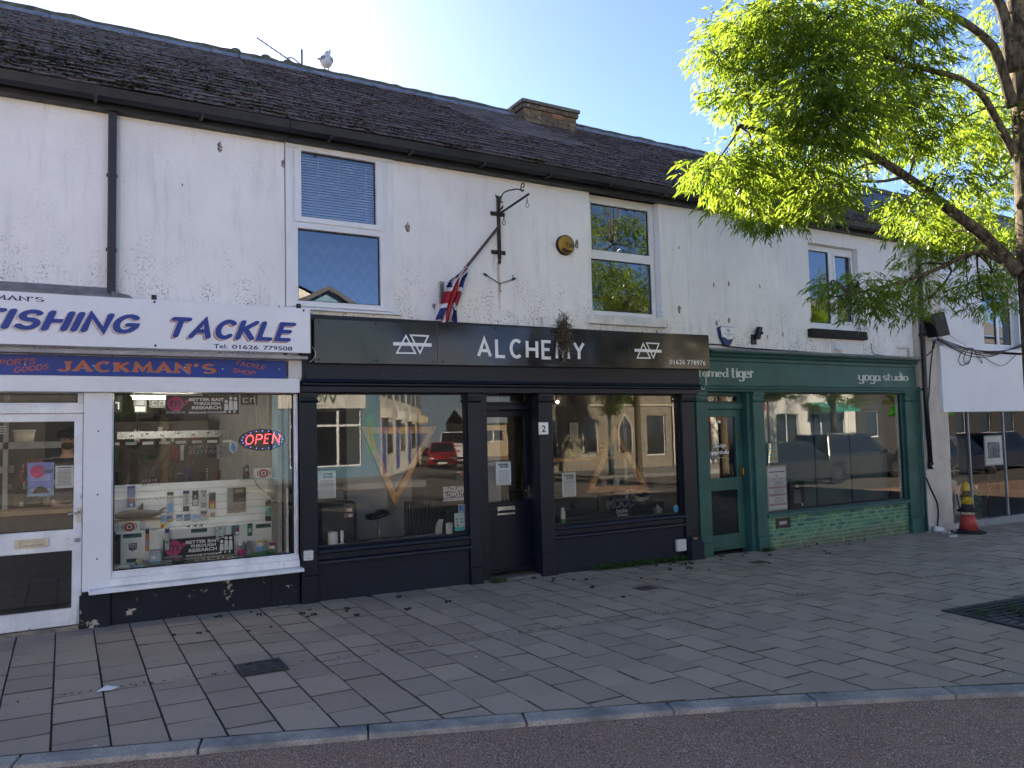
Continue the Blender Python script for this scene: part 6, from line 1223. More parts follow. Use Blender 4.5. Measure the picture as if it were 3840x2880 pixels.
# ------------------------------------------------------------------ behind the yoga window
SCR = P('grey_green_screen_fabric', (.075, .115, .115), .8, .08, 1)
for (a, c, l) in ((8.9, 10.27, 'grey green blind panel behind posters, left one in yoga window'), (10.305, 11.13, 'grey green blind panel between two dark gaps in yoga window'), (11.165, 12.09, 'grey green blind panel at right of yoga window')):
    m = MB(); m.use(SCR); m.box(a, c, .30, .315, .36, 2.12); m.use(INK); m.box(a, c, .297, .299, .36, .375); tag(m.build('blind_panel'), l, 'blind', 'blind panels in the yoga window')
t = card('timetable_frame', 'white framed class timetable with pink rows leaning in yoga window', 'poster', 8.955, 9.37, .385, 1.05, .09, P('pale_wood_frame', (.52, .50, .45), .5), [(.05, .95, .04, .96, WHITE), (.1, .9, .855, .875, INK), (.08, .92, .50, .545, P('pink_row', (.6, .35, .33))), (.08, .92, .33, .375, P('pink_row', (.6, .35, .33))), (.08, .92, .12, .165, P('pink_row', (.6, .35, .33)))]+lines(4, .3, .85, .56, .66, INKG, .3)+lines(5, .3, .85, .39, .49, INKG, .3)+lines(5, .3, .85, .18, .31, INKG, .3)+[(.43, .55, .75, .83, LGREY)], [('Teignmouth Studio Schedule', .25, .85, .69, .715, INK)], th=.02)
t = card('price_board', 'black framed price board with white lettering leaning in yoga window', 'poster', 9.44, 9.765, .385, .79, .10, BLK, [(.05, .95, .04, .96, P('matt_black_banner', (.014, .014, .016)))]+lines(10, .25, .75, .2, .7, LGREY, .25)+[(.75, .88, .1, .2, LGREY)], [('SB', .4, .6, .78, .9, OFFW)], th=.02)
card('notice', 'pale green yellow printed notice stuck on yoga window', 'notice', 8.94, 9.14, 1.10, 1.39, .034, P('pale_green_paper', (.52, .58, .42), .7), [(.4, .6, .82, .95, INKG), (.1, .5, .7, .76, SKYB), (.1, .9, .52, .57, YEL), (.1, .4, .36, .46, TEAL), (.1, .9, .2, .25, YEL)]+lines(6, .2, .9, .1, .8, INKG, .2))
card('window_sticker', 'tiny orange warning sticker at top of yoga door glass', 'sticker', 8.055, 8.115, 1.70, 1.785, .136, OFFW, [(0, 1, .45, 1, ORANGE), (.3, .7, .5, .85, INK)])
t = thing('metal_post', 'grey metal post with brass collar seen inside the yoga door', 'post', (8.15, 1.2, 0)); m = MB(); m.use(GREY); m.tube([(8.2, 1.2, -.04), (8.2, 1.2, 2.3)], .045, 10); m.build('post', None, t); m = MB(); m.use(P('brass_door_pull', (.35, .22, .08))); m.lathe((8.2, 1.2, 1.3), [(.047, 0), (.07, .05), (.047, .12)], 12); m.build('collar', None, t)
# ------------------------------------------------------------------ behind the gallery glass
def easel(x, y, z0, h, label, mat=BLK):
    t = thing('easel', label, 'easel', (x, y, z0)); m = MB(); m.use(mat)
    for dx, dy in ((-.28, -.05), (.28, -.05), (0, .4)): m.tube([(x+dx*.12, y+.02, z0+h), (x+dx, y+dy, z0)], .014, 6)
    m.build('legs', None, t); m = MB(); m.use(mat); m.box(x-.28, x+.28, y-.06, y-.02, z0+.62, z0+.645); m.build('ledge', None, t); return t
def picture(x0, x1, z0, z1, y, label, frame, mount, prints, lean=.0):
    t = card('framed_picture', label, 'picture', x0, x1, z0, z1, y, frame, [(.05, .95, .05, .95, mount)]+prints, th=.02); return t
SEA = P('misty_sea_print', (.30, .36, .36), .5, .6, 5); STORM = P('storm_print', (.16, .18, .22), .5, .9, 6)
picture(13.33, 13.86, .62, 1.38, .35, 'framed misty sea picture on easel at left edge of gallery', P('dark_wood_frame', (.12, .07, .05)), P('pale_mount', (.55, .58, .56)), [(.15, .85, .12, .85, SEA)]); easel(13.6, .42, -.19, 1.3, 'dark easel holding misty sea picture')
t = picture(14.96, 15.56, .80, 1.36, .25, 'white mounted photograph of posts in stormy sea on easel', P('pale_mount', (.55, .58, .56)), WHITE, [(.16, .84, .24, .78, STORM), (.45, .5, .26, .6, INK), (.58, .63, .26, .55, INK), (.7, .74, .26, .5, INK)]); easel(15.26, .32, -.19, 1.4, 'black easel holding stormy sea photograph')
picture(14.45, 14.85, .78, 1.36, .7, 'dim grey canvas on easel behind the stormy photograph', GREY, INKG, []); easel(14.62, .78, -.19, 1.35, 'thin black easel behind the stormy photograph')
t = thing('hexagon_mirror', 'six sided mirror in thick brown shell frame on small easel', 'mirror', (14.0, .3, .75)); m = MB(); m.use(P('shell_frame', (.09, .075, .05), .8, .5, 30, .6))
hx = [(14.0+.21*math.cos(R(a))*.8, 1.03+.30*math.sin(R(a))*.95) for a in range(30, 390, 60)]; m.prism(hx, .30, .34); m.build('frame', None, t, bevel=.015)
m = MB(); m.use(P('mirror_silver', (.75, .85, .9), .05, .02, 2, 0, 60, 1.0)); hx = [(14.0+.12*math.cos(R(a))*.8, 1.03+.19*math.sin(R(a))*.95) for a in range(30, 390, 60)]; m.poly([(a, .297, c) for a, c in hx]); m.v = [(a, b_+(c-1.03)*-.45, c) for a, b_, c in m.v]; m.build('glass', None, t, recalc=False)
t = thing('small_easel', 'small pale wooden easel under the six sided mirror', 'easel', (14.0, .33, .6)); m = MB(); m.use(P('pale_wood', (.4, .33, .22), .6)); m.box(13.84, 14.16, .27, .36, .735, .76); m.tube([(13.86, .36, .55), (13.97, .37, 1.45)], .012, 6); m.tube([(14.14, .36, .55), (14.03, .37, 1.38)], .012, 6); m.build('legs', None, t); m = MB(); m.use(P('pale_wood', (.4, .33, .22))); m.tube([(14.0, .6, .55), (14.0, .38, 1.2)], .01, 6); m.build('back_leg', None, t)
PL = P('white_plinth', (.55, .58, .6), .7, .05)
for (x0, x1, y0, y1, z1, l) in ((13.75, 14.35, .5, 1.1, .56, 'white plinth carrying the six sided mirror'), (14.9, 16.0, 1.0, 1.5, .35, 'low white plinth behind black easel'), (15.6, 16.0, 1.6, 2.0, .6, 'small white plinth at far right of gallery')):
    m = MB(); m.use(PL); m.box(x0, x1, y0, y1, -.195, z1); tag(m.build('plinth', bevel=.006), l, 'plinth', 'white plinths')
m = MB(); m.use(OFFW); m.box(13.95, 14.32, .44, .455, .3, .55); m.use(LGREY); m.box(14.08, 14.2, .438, .4395, .45, .53); tag(m.build('information_card'), 'white card propped against plinth behind round mosaic', 'card')
t = thing('round_mosaic', 'large round green pebble mosaic leaning on a stand in gallery', 'mosaic', (14.25, .1, -.05)); m = MB(); m.use(P('dark_mosaic_bed', (.02, .035, .028), .8)); m.lathe((14.22, .14, .22), [(.001, -.028), (.30, -.028), (.31, -.01), (.31, .0)], 32, 'y')
PB = P('green_pebbles', (.10, .15, .11), .5, .5, 9, isl=.75); m.use(PB)
for i in range(330): a = random.uniform(0, 6.28); q = .29*math.sqrt(random.random()); r_ = random.uniform(.010, .022); m.ball((14.22+q*math.cos(a), .11, .22+q*math.sin(a)), r_, .008, r_*random.uniform(.7, 1), 7, 4)
m.v = [(a, b_+(c-.22)*.25, c) for a, b_, c in m.v]; m.build('disc', None, t); m = MB(); m.use(P('pale_wood', (.4, .33, .22))); m.box(14.05, 14.5, .02, .2, -.13, -.10); m.box(14.1, 14.13, .05, .2, -.19, -.131); m.box(14.42, 14.45, .05, .2, -.19, -.131); m.build('stand', None, t)
# ------------------------------------------------------------------ on the pavement
t = thing('traffic_cone', 'worn yellow topped traffic cone stacked over a red one outside gallery', 'traffic cone', (12.95, -.52, gz(12.95)))
cx, cy, z = 12.95, -.52, gz(12.95)
m = MB(); m.use(P('black_rubber', (.02, .02, .022), .8, .3, 20)); m.prismz([(cx+.26*math.cos(R(a)), cy+.26*math.sin(R(a))) for a in range(22, 382, 45)], z+.004, z+.035); m.prismz([(cx+.17*math.cos(R(a)), cy+.17*math.sin(R(a))) for a in range(0, 360, 30)], z+.0355, z+.06); m.build('base', None, t, bevel=.006)
m = MB(); m.use(P('faded_red_plastic', (.42, .05, .045), .5, .15, 9)); m.lathe((cx, cy, z), [(.145, .06), (.10, .31)], 24); m.build('lower_cone', None, t)
m = MB(); m.use(P('dirty_reflective_band', (.45, .42, .38), .4, .3, 20)); m.lathe((cx, cy, z), [(.1005, .31), (.092, .355)], 24); m.build('reflective_band', None, t)
m = MB(); m.use(_plain['black_rubber']); m.prismz([(cx+.165*math.cos(R(a)), cy+.165*math.sin(R(a))) for a in range(22, 382, 45)], z+.356, z+.38); m.lathe((cx, cy, z), [(.15, .38), (.095, .43), (.088, .48)], 24); m.build('upper_base', None, t)
m = MB(); m.use(P('dirty_yellow_plastic', (.55, .36, .03), .6, .35, 14)); m.lathe((cx, cy, z), [(.088, .48), (.045, .80), (.03, .82), (.03, .835), (.001, .836)], 24); m.build('upper_cone', None, t)
m = MB(); m.use(P('brown_worn_band', (.12, .085, .05), .8, .6, 18)); m.lathe((cx, cy, z), [(.0735, .575), (.0585, .70)], 24); m.v = [(cx+(a-cx)*1.02, cy+(b_-cy)*1.02, c) for a, b_, c in m.v]; m.build('worn_band', None, t)
t = thing('drain_cover', 'small rectangular cast iron drain grating set in the pavement channel', 'drain cover', (1.25, -2.1, gz(1.25)))
m = MB(); m.use(P('cast_iron', (.045, .046, .05), .6, .3, 14, .4, 40)); m.box(1.09, 1.42, -2.235, -1.945, -.035, -.017); m.build('frame', None, t)
m = MB(); m.use(_plain['cast_iron']); hs = []
for i in range(4):
    for j in range(5):
        if 0 < i < 3 and j in (1, 3): continue
        hs.append((1.105+j*.062, 1.155+j*.062, -2.215+i*.066, -2.185+i*.066))
q = MB(); q.panel(1.095, 1.415, -2.23, -1.95, 0, hs, .012); m.add([(a, c, -.0165+.0145-b_+.0) for a, b_, c in q.v], q.f, False); m.build('grating', None, t, merge=True)
for i, (x, y, l) in enumerate(((5.5, -1.27, 'small square iron stopcock cover left of channel line'), (7.82, -.74, 'small square iron cover in front of green door'))):
    t = thing('stopcock_cover', l, 'drain cover', (x, y, gz(x)), 'small square covers'); m = MB(); m.use(_plain['cast_iron']); m.box(x-.12, x+.12, y-.09, y+.09, gz(x)-.02, gz(x)+.004); m.build('frame', None, t, bevel=.004); m = MB(); m.use(P('rusty_lid', (.075, .055, .045), .8, .4, 20)); m.box(x-.10, x+.10, y-.072, y+.072, gz(x)+.0045, gz(x)+.008); m.build('lid', None, t)
t = thing('tree_grate', 'square iron tree grating with weeds around the trunk', 'tree grate', (7.55, -4.25, gz(7.5)))
m = MB(); m.use(P('dark_grate_iron', (.022, .024, .028), .6, .3, 14, .3)); g0 = gz(7.5)
ca, sa = math.cos(-.1), math.sin(-.1)
def gr(x, y): return (7.62+x*ca-y*sa, -4.3+x*sa+y*ca)
for (x0, x1, y0, y1) in ((-.62, .62, .55, .62), (-.62, .62, -.62, -.55), (-.62, -.55, -.55, .55), (.55, .62, -.55, .55)): m.prismz([gr(x0, y0), gr(x1, y0), gr(x1, y1), gr(x0, y1)], g0-.02, g0+.022)
m.build('frame', None, t); m = MB(); m.use(_plain['dark_grate_iron'])
for i in range(13):
    y = -.52+i*.085; w_ = .2 if abs(y) < .2 else 0
    for (a, c) in (((-.545, -w_), (w_, .545)) if w_ else ((-.545, .545),)): m.prismz([gr(a, y), gr(c, y), gr(c, y+.05), gr(a, y+.05)], g0-.01, g0+.014)
m.build('bars', None, t); m = MB(); m.use(_plain['dark_grate_iron'])
for r_ in (.22, .36):
    for a in range(0, 360, 20): p = [gr(q*math.cos(R(b_)), q*math.sin(R(b_))) for q, b_ in ((r_, a), (r_, a+20), (r_+.03, a+20), (r_+.03, a))]; m.prismz(p, g0-.005, g0+.018)
m.build('rings', None, t)
def weeds(name, pts, n, label, mat, hgt=.05, spread=.06):
    vs, fs = [], []
    for _ in range(n):
        x, y, w = random.choice(pts); x += random.gauss(0, w); y -= abs(random.gauss(0, spread)); z = gz(x)+.002; h = hgt*random.uniform(.2, 1.2); a = random.uniform(0, 6.28); s = random.uniform(.006, .014)
        d = Vector((math.cos(a), math.sin(a), random.uniform(-.2, .6)))*s; c = Vector((x+random.gauss(0, .012), y+random.gauss(0, .012), z+h)); e = Vector((-math.sin(a), math.cos(a), .1))*s*.6; o = len(vs)
        vs += [c-d, c+e, c+d, c-e]; fs.append((o, o+1, o+2, o+3))
    m = MB(); m.use(mat); m.add(vs, fs, False); ob = m.build(name, None, None, recalc=False); ob['kind'] = 'stuff'; ob['label'] = label; ob['category'] = 'weeds'; return ob
WEED = m_moss('small_green_weed', (.03, .075, .02), (.09, .16, .05))
weeds('weeds', [(5.75+i*.1, -.03, .05) for i in range(9)]+[(6.75+i*.08, -.04, .04) for i in range(6)], 5200, 'low green weeds growing along foot of the black salon wall', WEED)
weeds('weeds', [(4.25+i*.05, -.05, .03) for i in range(4)], 500, 'small green weed tuft beside the salon doorstep', WEED, .03)
weeds('weeds', [(8.62+i*.04, -.08, .03) for i in range(4)], 500, 'small green weed tuft at the foot of green pilaster', WEED, .04)
weeds('weeds', [gr(random.uniform(-.5, .5), random.uniform(-.5, .5))+(.05,) for _ in range(60)], 2600, 'scattered weeds growing up through the tree grating', WEED, .05)
weeds('joint_moss', [(-1+i*.12, -2.02-.055*(-1+i*.12), .05) for i in range(110)], 700, 'thin line of moss along the pavement channel joint', m_moss('joint_moss_green', (.03, .04, .018), (.07, .075, .035)), .008, .012)
MC = P('dark_moss_clump', (.035, .03, .022), .95, .4, 30, .5)
protos = []
for i in range(4):
    m = MB(); m.use(MC); r_ = .022
    for j in range(3): m.ball((random.gauss(0, .014), random.gauss(0, .014), .008), r_*random.uniform(.5, 1), r_*random.uniform(.5, 1), .012, 7, 5)
    m.v = [(a+random.gauss(0, .002), b_+random.gauss(0, .002), c+random.gauss(0, .002)) for a, b_, c in m.v]; protos.append(m)
first = {}
def scatter(name, mk, n, posf, label, cat, group, kinds):
    objs = []
    for i in range(n):
        kx = i % kinds
        if i < kinds: o = mk(kx); tag(o, label, cat, group); objs.append(o)
        else: o = objs[kx].copy(); COL.objects.link(o)
        x, y = posf(); o.location = (x, y, gz(x)+.001); o.rotation_euler = (0, 0, random.uniform(0, 6.28)); s = random.uniform(.35, .95); o.scale = (s, s, s)
def mossk(i): return protos[i].build('moss_clump')
scatter('moss_clump', mossk, 64, lambda: (random.choice([random.uniform(.3, 12.2), random.uniform(7, 12.4), random.gauss(4.6, .9), random.gauss(6.8, 1), random.gauss(2.2, .6)]), -abs(random.gauss(.28, .38))-.06), 'small dark clump of fallen roof moss on the pavement near shopfronts', 'moss clump', 'fallen moss clumps on the pavement', 4)
def litterk(i):
    m = MB(); m.use(OFFW); n_ = 7; pts = [(.022*random.uniform(.4, 1.2)*math.cos(2*math.pi*j/n_), .014*random.uniform(.4, 1.2)*math.sin(2*math.pi*j/n_), .004+random.uniform(0, .008)) for j in range(n_)]; m.add(pts+[(0, 0, .006)], [(j, (j+1) % n_, n_) for j in range(n_)]); return m.build('litter', recalc=False)
scatter('litter', litterk, 26, lambda: (random.uniform(.2, 11), random.uniform(-3.2, -.2)), 'tiny scrap of white litter on the paving slabs', 'litter', 'white litter scraps', 3)
m = MB(); m.use(WHITE); x, y = .27, -2.06; m.add([(x-.07, y-.01, gz(x)+.004), (x-.01, y+.045, gz(x)+.02), (x+.07, y+.012, gz(x)+.006), (x+.02, y-.03, gz(x)+.004), (x-.03, y-.02, gz(x)+.006)], [(0, 3, 1), (1, 3, 2), (0, 4, 3)]); tag(m.build('paper_scrap', recalc=False), 'crumpled white paper scrap lying on paving at lower left', 'paper')
t = thing('rubble', 'broken white pipe stub and mortar rubble at foot of cream pier', 'rubble', (12.5, -.3, gz(12.5)))
m = MB(); m.use(P('dusty_rubble', (.33, .33, .31), .9, .4, 12, .4))
for i in range(26): r_ = random.uniform(.012, .045); m.ball((12.62+random.gauss(0, .12), -.26-abs(random.gauss(0, .07)), gz(12.6)+r_*.5), r_, r_*.8, r_*.7, 7, 5)
m.build('mortar', None, t); m = MB(); m.use(OFFW); m.tube([(12.50, -.2, gz(12.5)+.06), (12.62, -.30, gz(12.5)+.05)], .05, 10); m.build('pipe_stub', None, t)
m = MB(); m.use(WHITE); m.ball((12.30, -.64, gz(12.3)+.012), .11, .05, .012, 12, 6); tag(m.build('plastic_scrap'), 'flat white scrap of plastic on paving beside traffic cone', 'litter')

# ------------------------------------------------------------------ the street tree
TR = thing('tree', 'narrow leaved ash tree with lichened trunk at the right edge of the pavement', 'tree', (7.55, -4.3, gz(7.5)), 'street ash trees')
m = MB(); m.use(BARK)
tr = smooth([(7.68, -4.30, -.15), (7.68, -4.30, 1.2), (7.69, -4.3, 2.4), (7.70, -4.3, 3.2), (7.74, -4.28, 4.2), (7.80, -4.25, 5.3), (7.88, -4.2, 7.2), (7.9, -4.2, 9.0)], 5)
m.tube(tr, [.19, .165, .15, .143, .14]+[.138]*10+[.135-.0045*i for i in range(len(tr)-15)], 12); m.build('trunk', None, TR)
limbs = [
 ([(7.55, -4.25, 2.98), (7.44, -4.0, 3.38), (6.96, -3.95, 3.6), (6.47, -3.85, 3.87), (6.1, -3.75, 4.03), (5.6, -3.6, 4.10), (4.95, -3.4, 4.2)], .062, .016),
 ([(7.60, -4.25, 4.55), (7.5, -4.2, 5.0), (7.34, -4.2, 5.14), (7.0, -4.15, 5.28), (6.6, -4.05, 5.38), (6.0, -3.9, 5.6), (5.4, -3.7, 5.75)], .05, .014),
 ([(7.58, -4.25, 4.1), (7.41, -4.2, 4.4), (7.18, -4.2, 4.6), (6.9, -4.15, 4.72), (6.5, -4.0, 4.80), (5.9, -3.8, 4.95), (5.3, -3.6, 5.1)], .038, .012),
 ([(7.52, -4.1, 3.12), (7.5, -3.9, 3.25), (7.25, -3.6, 3.10), (6.8, -3.4, 2.95), (6.3, -3.2, 2.85)], .03, .008),
 ([(7.62, -4.25, 4.9), (7.62, -4.2, 5.5), (7.4, -4.1, 5.9), (7.0, -4.0, 6.3)], .06, .02),
 ([(7.6, -4.3, 3.6), (8.0, -4.2, 4.2), (8.7, -4.0, 4.8), (9.4, -3.9, 5.3)], .07, .02),
 ([(7.6, -4.35, 4.4), (7.8, -4.9, 5.1), (7.9, -5.6, 5.7)], .06, .02),
 ([(6.49, -3.86, 3.84), (6.13, -3.9, 3.74), (5.78, -3.95, 3.67)], .016, .010), ([(5.86, -3.94, 3.68), (5.84, -3.95, 3.80), (5.82, -3.95, 3.86)], .010, .006)]
lp = []; low_pts = []
for i, (p, r0, r1) in enumerate(limbs):
    s_ = smooth(p, 6); m = MB(); m.use(BARK); m.tube(s_, r0, 9, r1); m.build('limb', None, TR)
    if i < 7 and i != 3: lp += s_
    if i == 3: low_pts = s_
def px3(px, py, Y):           # a place in the crown, from bearings taken off the photograph
    d = rt*((px*3840/2212-1920)/2912.72)-up*((py*3840/2212-1440)/2912.72)+fw; return Vector((0, -8, 1.65))+d*((Y+8)/d.y)
CL = []
for (a, b_, r_) in [(1590,60,58),(1650,30,60),(1720,35,70),(1800,40,70),(1880,40,70),(1960,50,60),(2195,110,35),(2150,20,30),(1548,120,44),(1615,130,60),(1700,130,70),(1780,140,75),(1870,150,75),(1950,150,65),(1585,200,50),(1655,215,55),(1740,215,70),(1830,230,75),(1920,235,70),(1990,220,55),(2190,190,45),(2150,255,45),(1690,280,45),(1770,300,60),(1850,310,55),(1950,300,55),(2025,300,55),(2100,310,55),(2185,330,50),(1530,375,40),(1585,345,46),(1640,330,50),(1600,415,44),(1680,395,55),(1740,375,55),(1690,455,44),(1640,465,34),(1770,430,45),(1808,405,40),(1950,440,36),(1985,470,50),(2050,490,52),(2005,540,40),(2090,450,50),(2110,530,45),(2140,590,36),(2060,385,45),(2150,400,50),(2190,490,40)]:
    Y = -4.2+.9*random.random()+(.35 if a < 1700 else 0); CL.append((px3(a, b_, Y), r_, 1.0))
for (a, b_, r_) in [(1795,615,30),(1850,620,46),(1900,635,42),(1875,668,32),(1955,660,30),(2010,645,32),(1990,600,30),(2090,615,36),(2125,650,36),(2170,605,40),(2180,660,26)]: CL.append((px3(a, b_, -3.3+.5*random.random()), r_, .85))
lowers = len(CL)
for i in range(34): CL.append((Vector((random.uniform(5.2, 10.2), random.uniform(-6.3, -3.2), random.uniform(6.2, 9.0))), 95, .55))
for i in range(16): CL.append((Vector((random.uniform(8.2, 10.4), random.uniform(-5.6, -3.2), random.uniform(4.2, 6.2))), 85, .5))
tw = MB(); tw.use(BARK); LV = []; 
for ci, (c, rp, den) in enumerate(CL):
    dist = (c-Vector((0, -8, 1.65))).dot(fw); r_ = rp*3840/2212/2912.72*max(6.0, min(dist, 8)); near = min(low_pts if lowers-11 <= ci < lowers else lp, key=lambda q: (q-c).length+(.0 if q.z < c.z+.3 else .5))
    mid = (near+c)/2+Vector((random.gauss(0, .06), random.gauss(0, .06), .08)); tw.tube(smooth([near, mid, c], 5), .013, 5, .005)
    nl = int((240 if ci < lowers else 130)*den*(rp/60)**2)
    for kx in range(nl):
        d = Vector((random.gauss(0, 1), random.gauss(0, 1), random.gauss(0, .85))).normalized(); q = r_*1.12*(random.random()**.5); p = c+Vector((d.x*q, d.y*q*1.5, d.z*q))
        if kx < 9: e = c+(p-c)*.9; tw.tube(smooth([c, (c+e)/2+Vector((0, 0, .03)), e], 3), .0045, 4, .002, False)
        out = Vector((d.x+random.gauss(0, .5), d.y+random.gauss(0, .5), -.35+random.gauss(0, .45))).normalized(); side = out.cross(Vector((0, 0, 1))).normalized() if abs(out.z) < .95 else Vector((1, 0, 0))
        n_ = random.choice((5, 5, 7)); L_ = random.uniform(.09, .14)
        for j in range(n_):
            s_ = 0 if j == n_-1 else (1 if j % 2 else -1); bp = p+out*L_*(j//2+1)/((n_+1)/2); bp.z -= .25*L_*((j//2)/3)**2
            ld = (out+side*s_*.75+Vector((0, 0, -.45+random.gauss(0, .2)))).normalized(); ll = random.uniform(.045, .10); w_ = ll*.105
            wv = ld.cross(Vector((random.gauss(0, .5), random.gauss(0, .5), 1))).normalized()*w_; mid_ = bp+ld*ll*.45+Vector((0, 0, .004)); LV.append((bp, mid_+wv, bp+ld*ll-Vector((0, 0, ll*.12)), mid_-wv))
tw.build('twigs', None, TR, recalc=False)
o_ = wloc(TR); A_ = np.array([[tuple(v-o_) for v in q] for q in LV], dtype=np.float32).reshape(-1, 3); nq = len(LV)
me = bpy.data.meshes.new('crown'); me.vertices.add(nq*4); me.vertices.foreach_set('co', A_.ravel()); idx = np.arange(nq*4, dtype=np.int32)
me.loops.add(nq*4); me.loops.foreach_set('vertex_index', idx); me.polygons.add(nq); me.polygons.foreach_set('loop_start', np.arange(nq, dtype=np.int32)*4); me.polygons.foreach_set('loop_total', np.full(nq, 4, dtype=np.int32))
me.update(calc_edges=True); me.materials.append(LEAF); ob = bpy.data.objects.new('crown', me); COL.objects.link(ob); ob.parent = TR
print('leaves', nq)
# ------------------------------------------------------------------ the other side of the street, seen in the window reflections
def far_building(name, label, cat, x0, x1, y, zt, mat, wins=(), roofm=None, frame=UPVC, dep=8, gable=False):
    t = thing(name, label, cat, ((x0+x1)/2, y, 0)); m = MB(); m.use(mat); zb = -1.0
    # the panel helper faces -y, so build mirrored about y and flip
    q = MB(); q.panel(x0, x1, zb, zt, 0, [w[:4] for w in wins], .2, False); m.add([(a, y-b_, c) for a, b_, c in q.v], q.f, False)
    m.box(x0, x0+.1, y-dep, y-.21, zb, zt); m.box(x1-.1, x1, y-dep, y-.21, zb, zt); m.box(x0+.11, x1-.11, y-dep, y-dep+.1, zb, zt)
    m.build('wall', None, t, merge=True)
    m = MB(); m.use(roofm or P('far_slate_roof', (.06, .06, .065), .8)); e = .25
    m.prismx([(y+e, zt), (y-dep/2, zt+dep*.33), (y-dep-e, zt), (y-dep/2, zt+dep*.33-.2)], x0-.1, x1+.1) if not gable else m.prism([(x0-e, zt-.05), ((x0+x1)/2, zt+(x1-x0)*.3), (x1+e, zt-.05), (x1+e, zt-.2), ((x0+x1)/2, zt+(x1-x0)*.3-.2), (x0-e, zt-.2)], y-dep, y+e)
    m.build('roof', None, t)
    if gable: m = MB(); m.use(mat); m.prism([(x0, zt-.25), (x1, zt-.25), ((x0+x1)/2, zt+(x1-x0)*.28)], y-.2, y-.01); m.build('gable', None, t)
    for w in wins:
        a, c, d, e_ = w[:4]; n_ = w[4] if len(w) > 4 else 1; fm = w[5] if len(w) > 5 else frame
        q = MB(); st = (c-a)/n_; tr = (e_-(e_-d)*.28) if len(w) > 6 else None; hs = []
        for i in range(n_):
            if tr: hs += [(a+i*st+.05, a+(i+1)*st-.05, d+.06, tr-.04), (a+i*st+.05, a+(i+1)*st-.05, tr+.04, e_-.05)]
            else: hs.append((a+i*st+.05, a+(i+1)*st-.05, d+.06, e_-.05))
        q.panel(a, c, d, e_, 0, hs, .05, False); m = MB(); m.use(fm); m.add([(p[0], y-.08-p[1], p[2]) for p in q.v], q.f, False); f = m.build('window', None, t, merge=True)
        m = MB(); m.use(P('far_dark_pane', (.02, .022, .026), .08, .2, 1, 0, 60, 0, .7)); m.poly([(a, y-.12, d), (c, y-.12, d), (c, y-.12, e_), (a, y-.12, e_)]); m.build('pane', None, f, recalc=False)
    return t
FB_ = P('sea_blue_render', (.095, .19, .26), .8, .08, 1.5); FWH = P('cream_white_render', (.62, .58, .50), .85, .1, 1.5); FBR = P('brown_brick_far', (.05, .045, .045), .9, .3, 5); FBG = P('beige_stone', (.25, .215, .165), .9, .15, 2)
FY = -21.5
t = far_building('shop_building', 'blue corner shop across the street, reflected in first salon window', 'shop', 6.7, 10.94, FY, 6.2, FB_, [(7.35, 10.16, .44, 2.66, 3, UPVC, 1), (7.5, 8.4, 3.9, 5.3, 1), (9.2, 10.1, 3.9, 5.3, 1)], gable=True)
m = MB(); m.use(P('pale_sign_face', (.62, .60, .55), .6)); m.box(6.9, 10.32, FY+.001, FY+.07, 2.70, 3.30); m.build('sign_board', None, t)
word(t, 'V', P('dark_green_lettering', (.03, .09, .04)), 9.2-.35, 9.5-.35, 2.86, 3.24, FY+.073, font=True, bold=.03, flip=True); word(t, 'VOYAGE', P('dark_green_lettering', (.03, .09, .04)), 7.4, 8.8, 2.92, 3.24, FY+.073, font=True, bold=.03, flip=True); word(t, 'FAIR TRADE', P('dark_green_lettering', (.03, .09, .04)), 7.5, 8.7, 2.76, 2.86, FY+.073, font=True, flip=True); word(t, 'GIFTS', INKG, 9.6, 9.9, 3.1, 3.2, FY+.073, font=True, flip=True); word(t, 'WORKSHOPS', INKG, 9.45, 10.05, 2.95, 3.04, FY+.073, font=True, flip=True); word(t, 'STUDIOS', INKG, 9.53, 9.97, 2.8, 2.89, FY+.073, font=True, flip=True)
m = MB(); m.use(TEAL); q = [(10.36, .9), (10.36, 2.2), (10.42, 2.4), (10.53, 2.5), (10.64, 2.4), (10.70, 2.2), (10.70, .9)]; m.prism(q, FY+.001, FY+.03); m.use(ORANGE); m.tube(smooth([(10.52, FY+.04, 1.15), (10.60, FY+.04, 1.25), (10.56, FY+.04, 1.5), (10.48, FY+.04, 1.8), (10.53, FY+.04, 2.1), (10.60, FY+.04, 2.15)]), .035, 6); m.build('painted_panel', None, t)
far_building('house', 'brown brick terrace house across the street, reflected in tackle shop window', 'house', -4, 6.6, FY, 6.5, FBR, [(x, x+1.1, z, z+1.5, 1, P('dark_brown_frame', (.05, .035, .03), .6)) for x in (-3, -.6, 1.8, 4.4) for z in (.9, 3.9)])
far_building('house', 'cream house across the street at far left, behind the photographer', 'house', -16, -4.1, FY, 6.6, FWH, [(x, x+1.1, z, z+1.5, 1) for x in (-15, -12, -9, -6.4) for z in (.9, 3.9)])
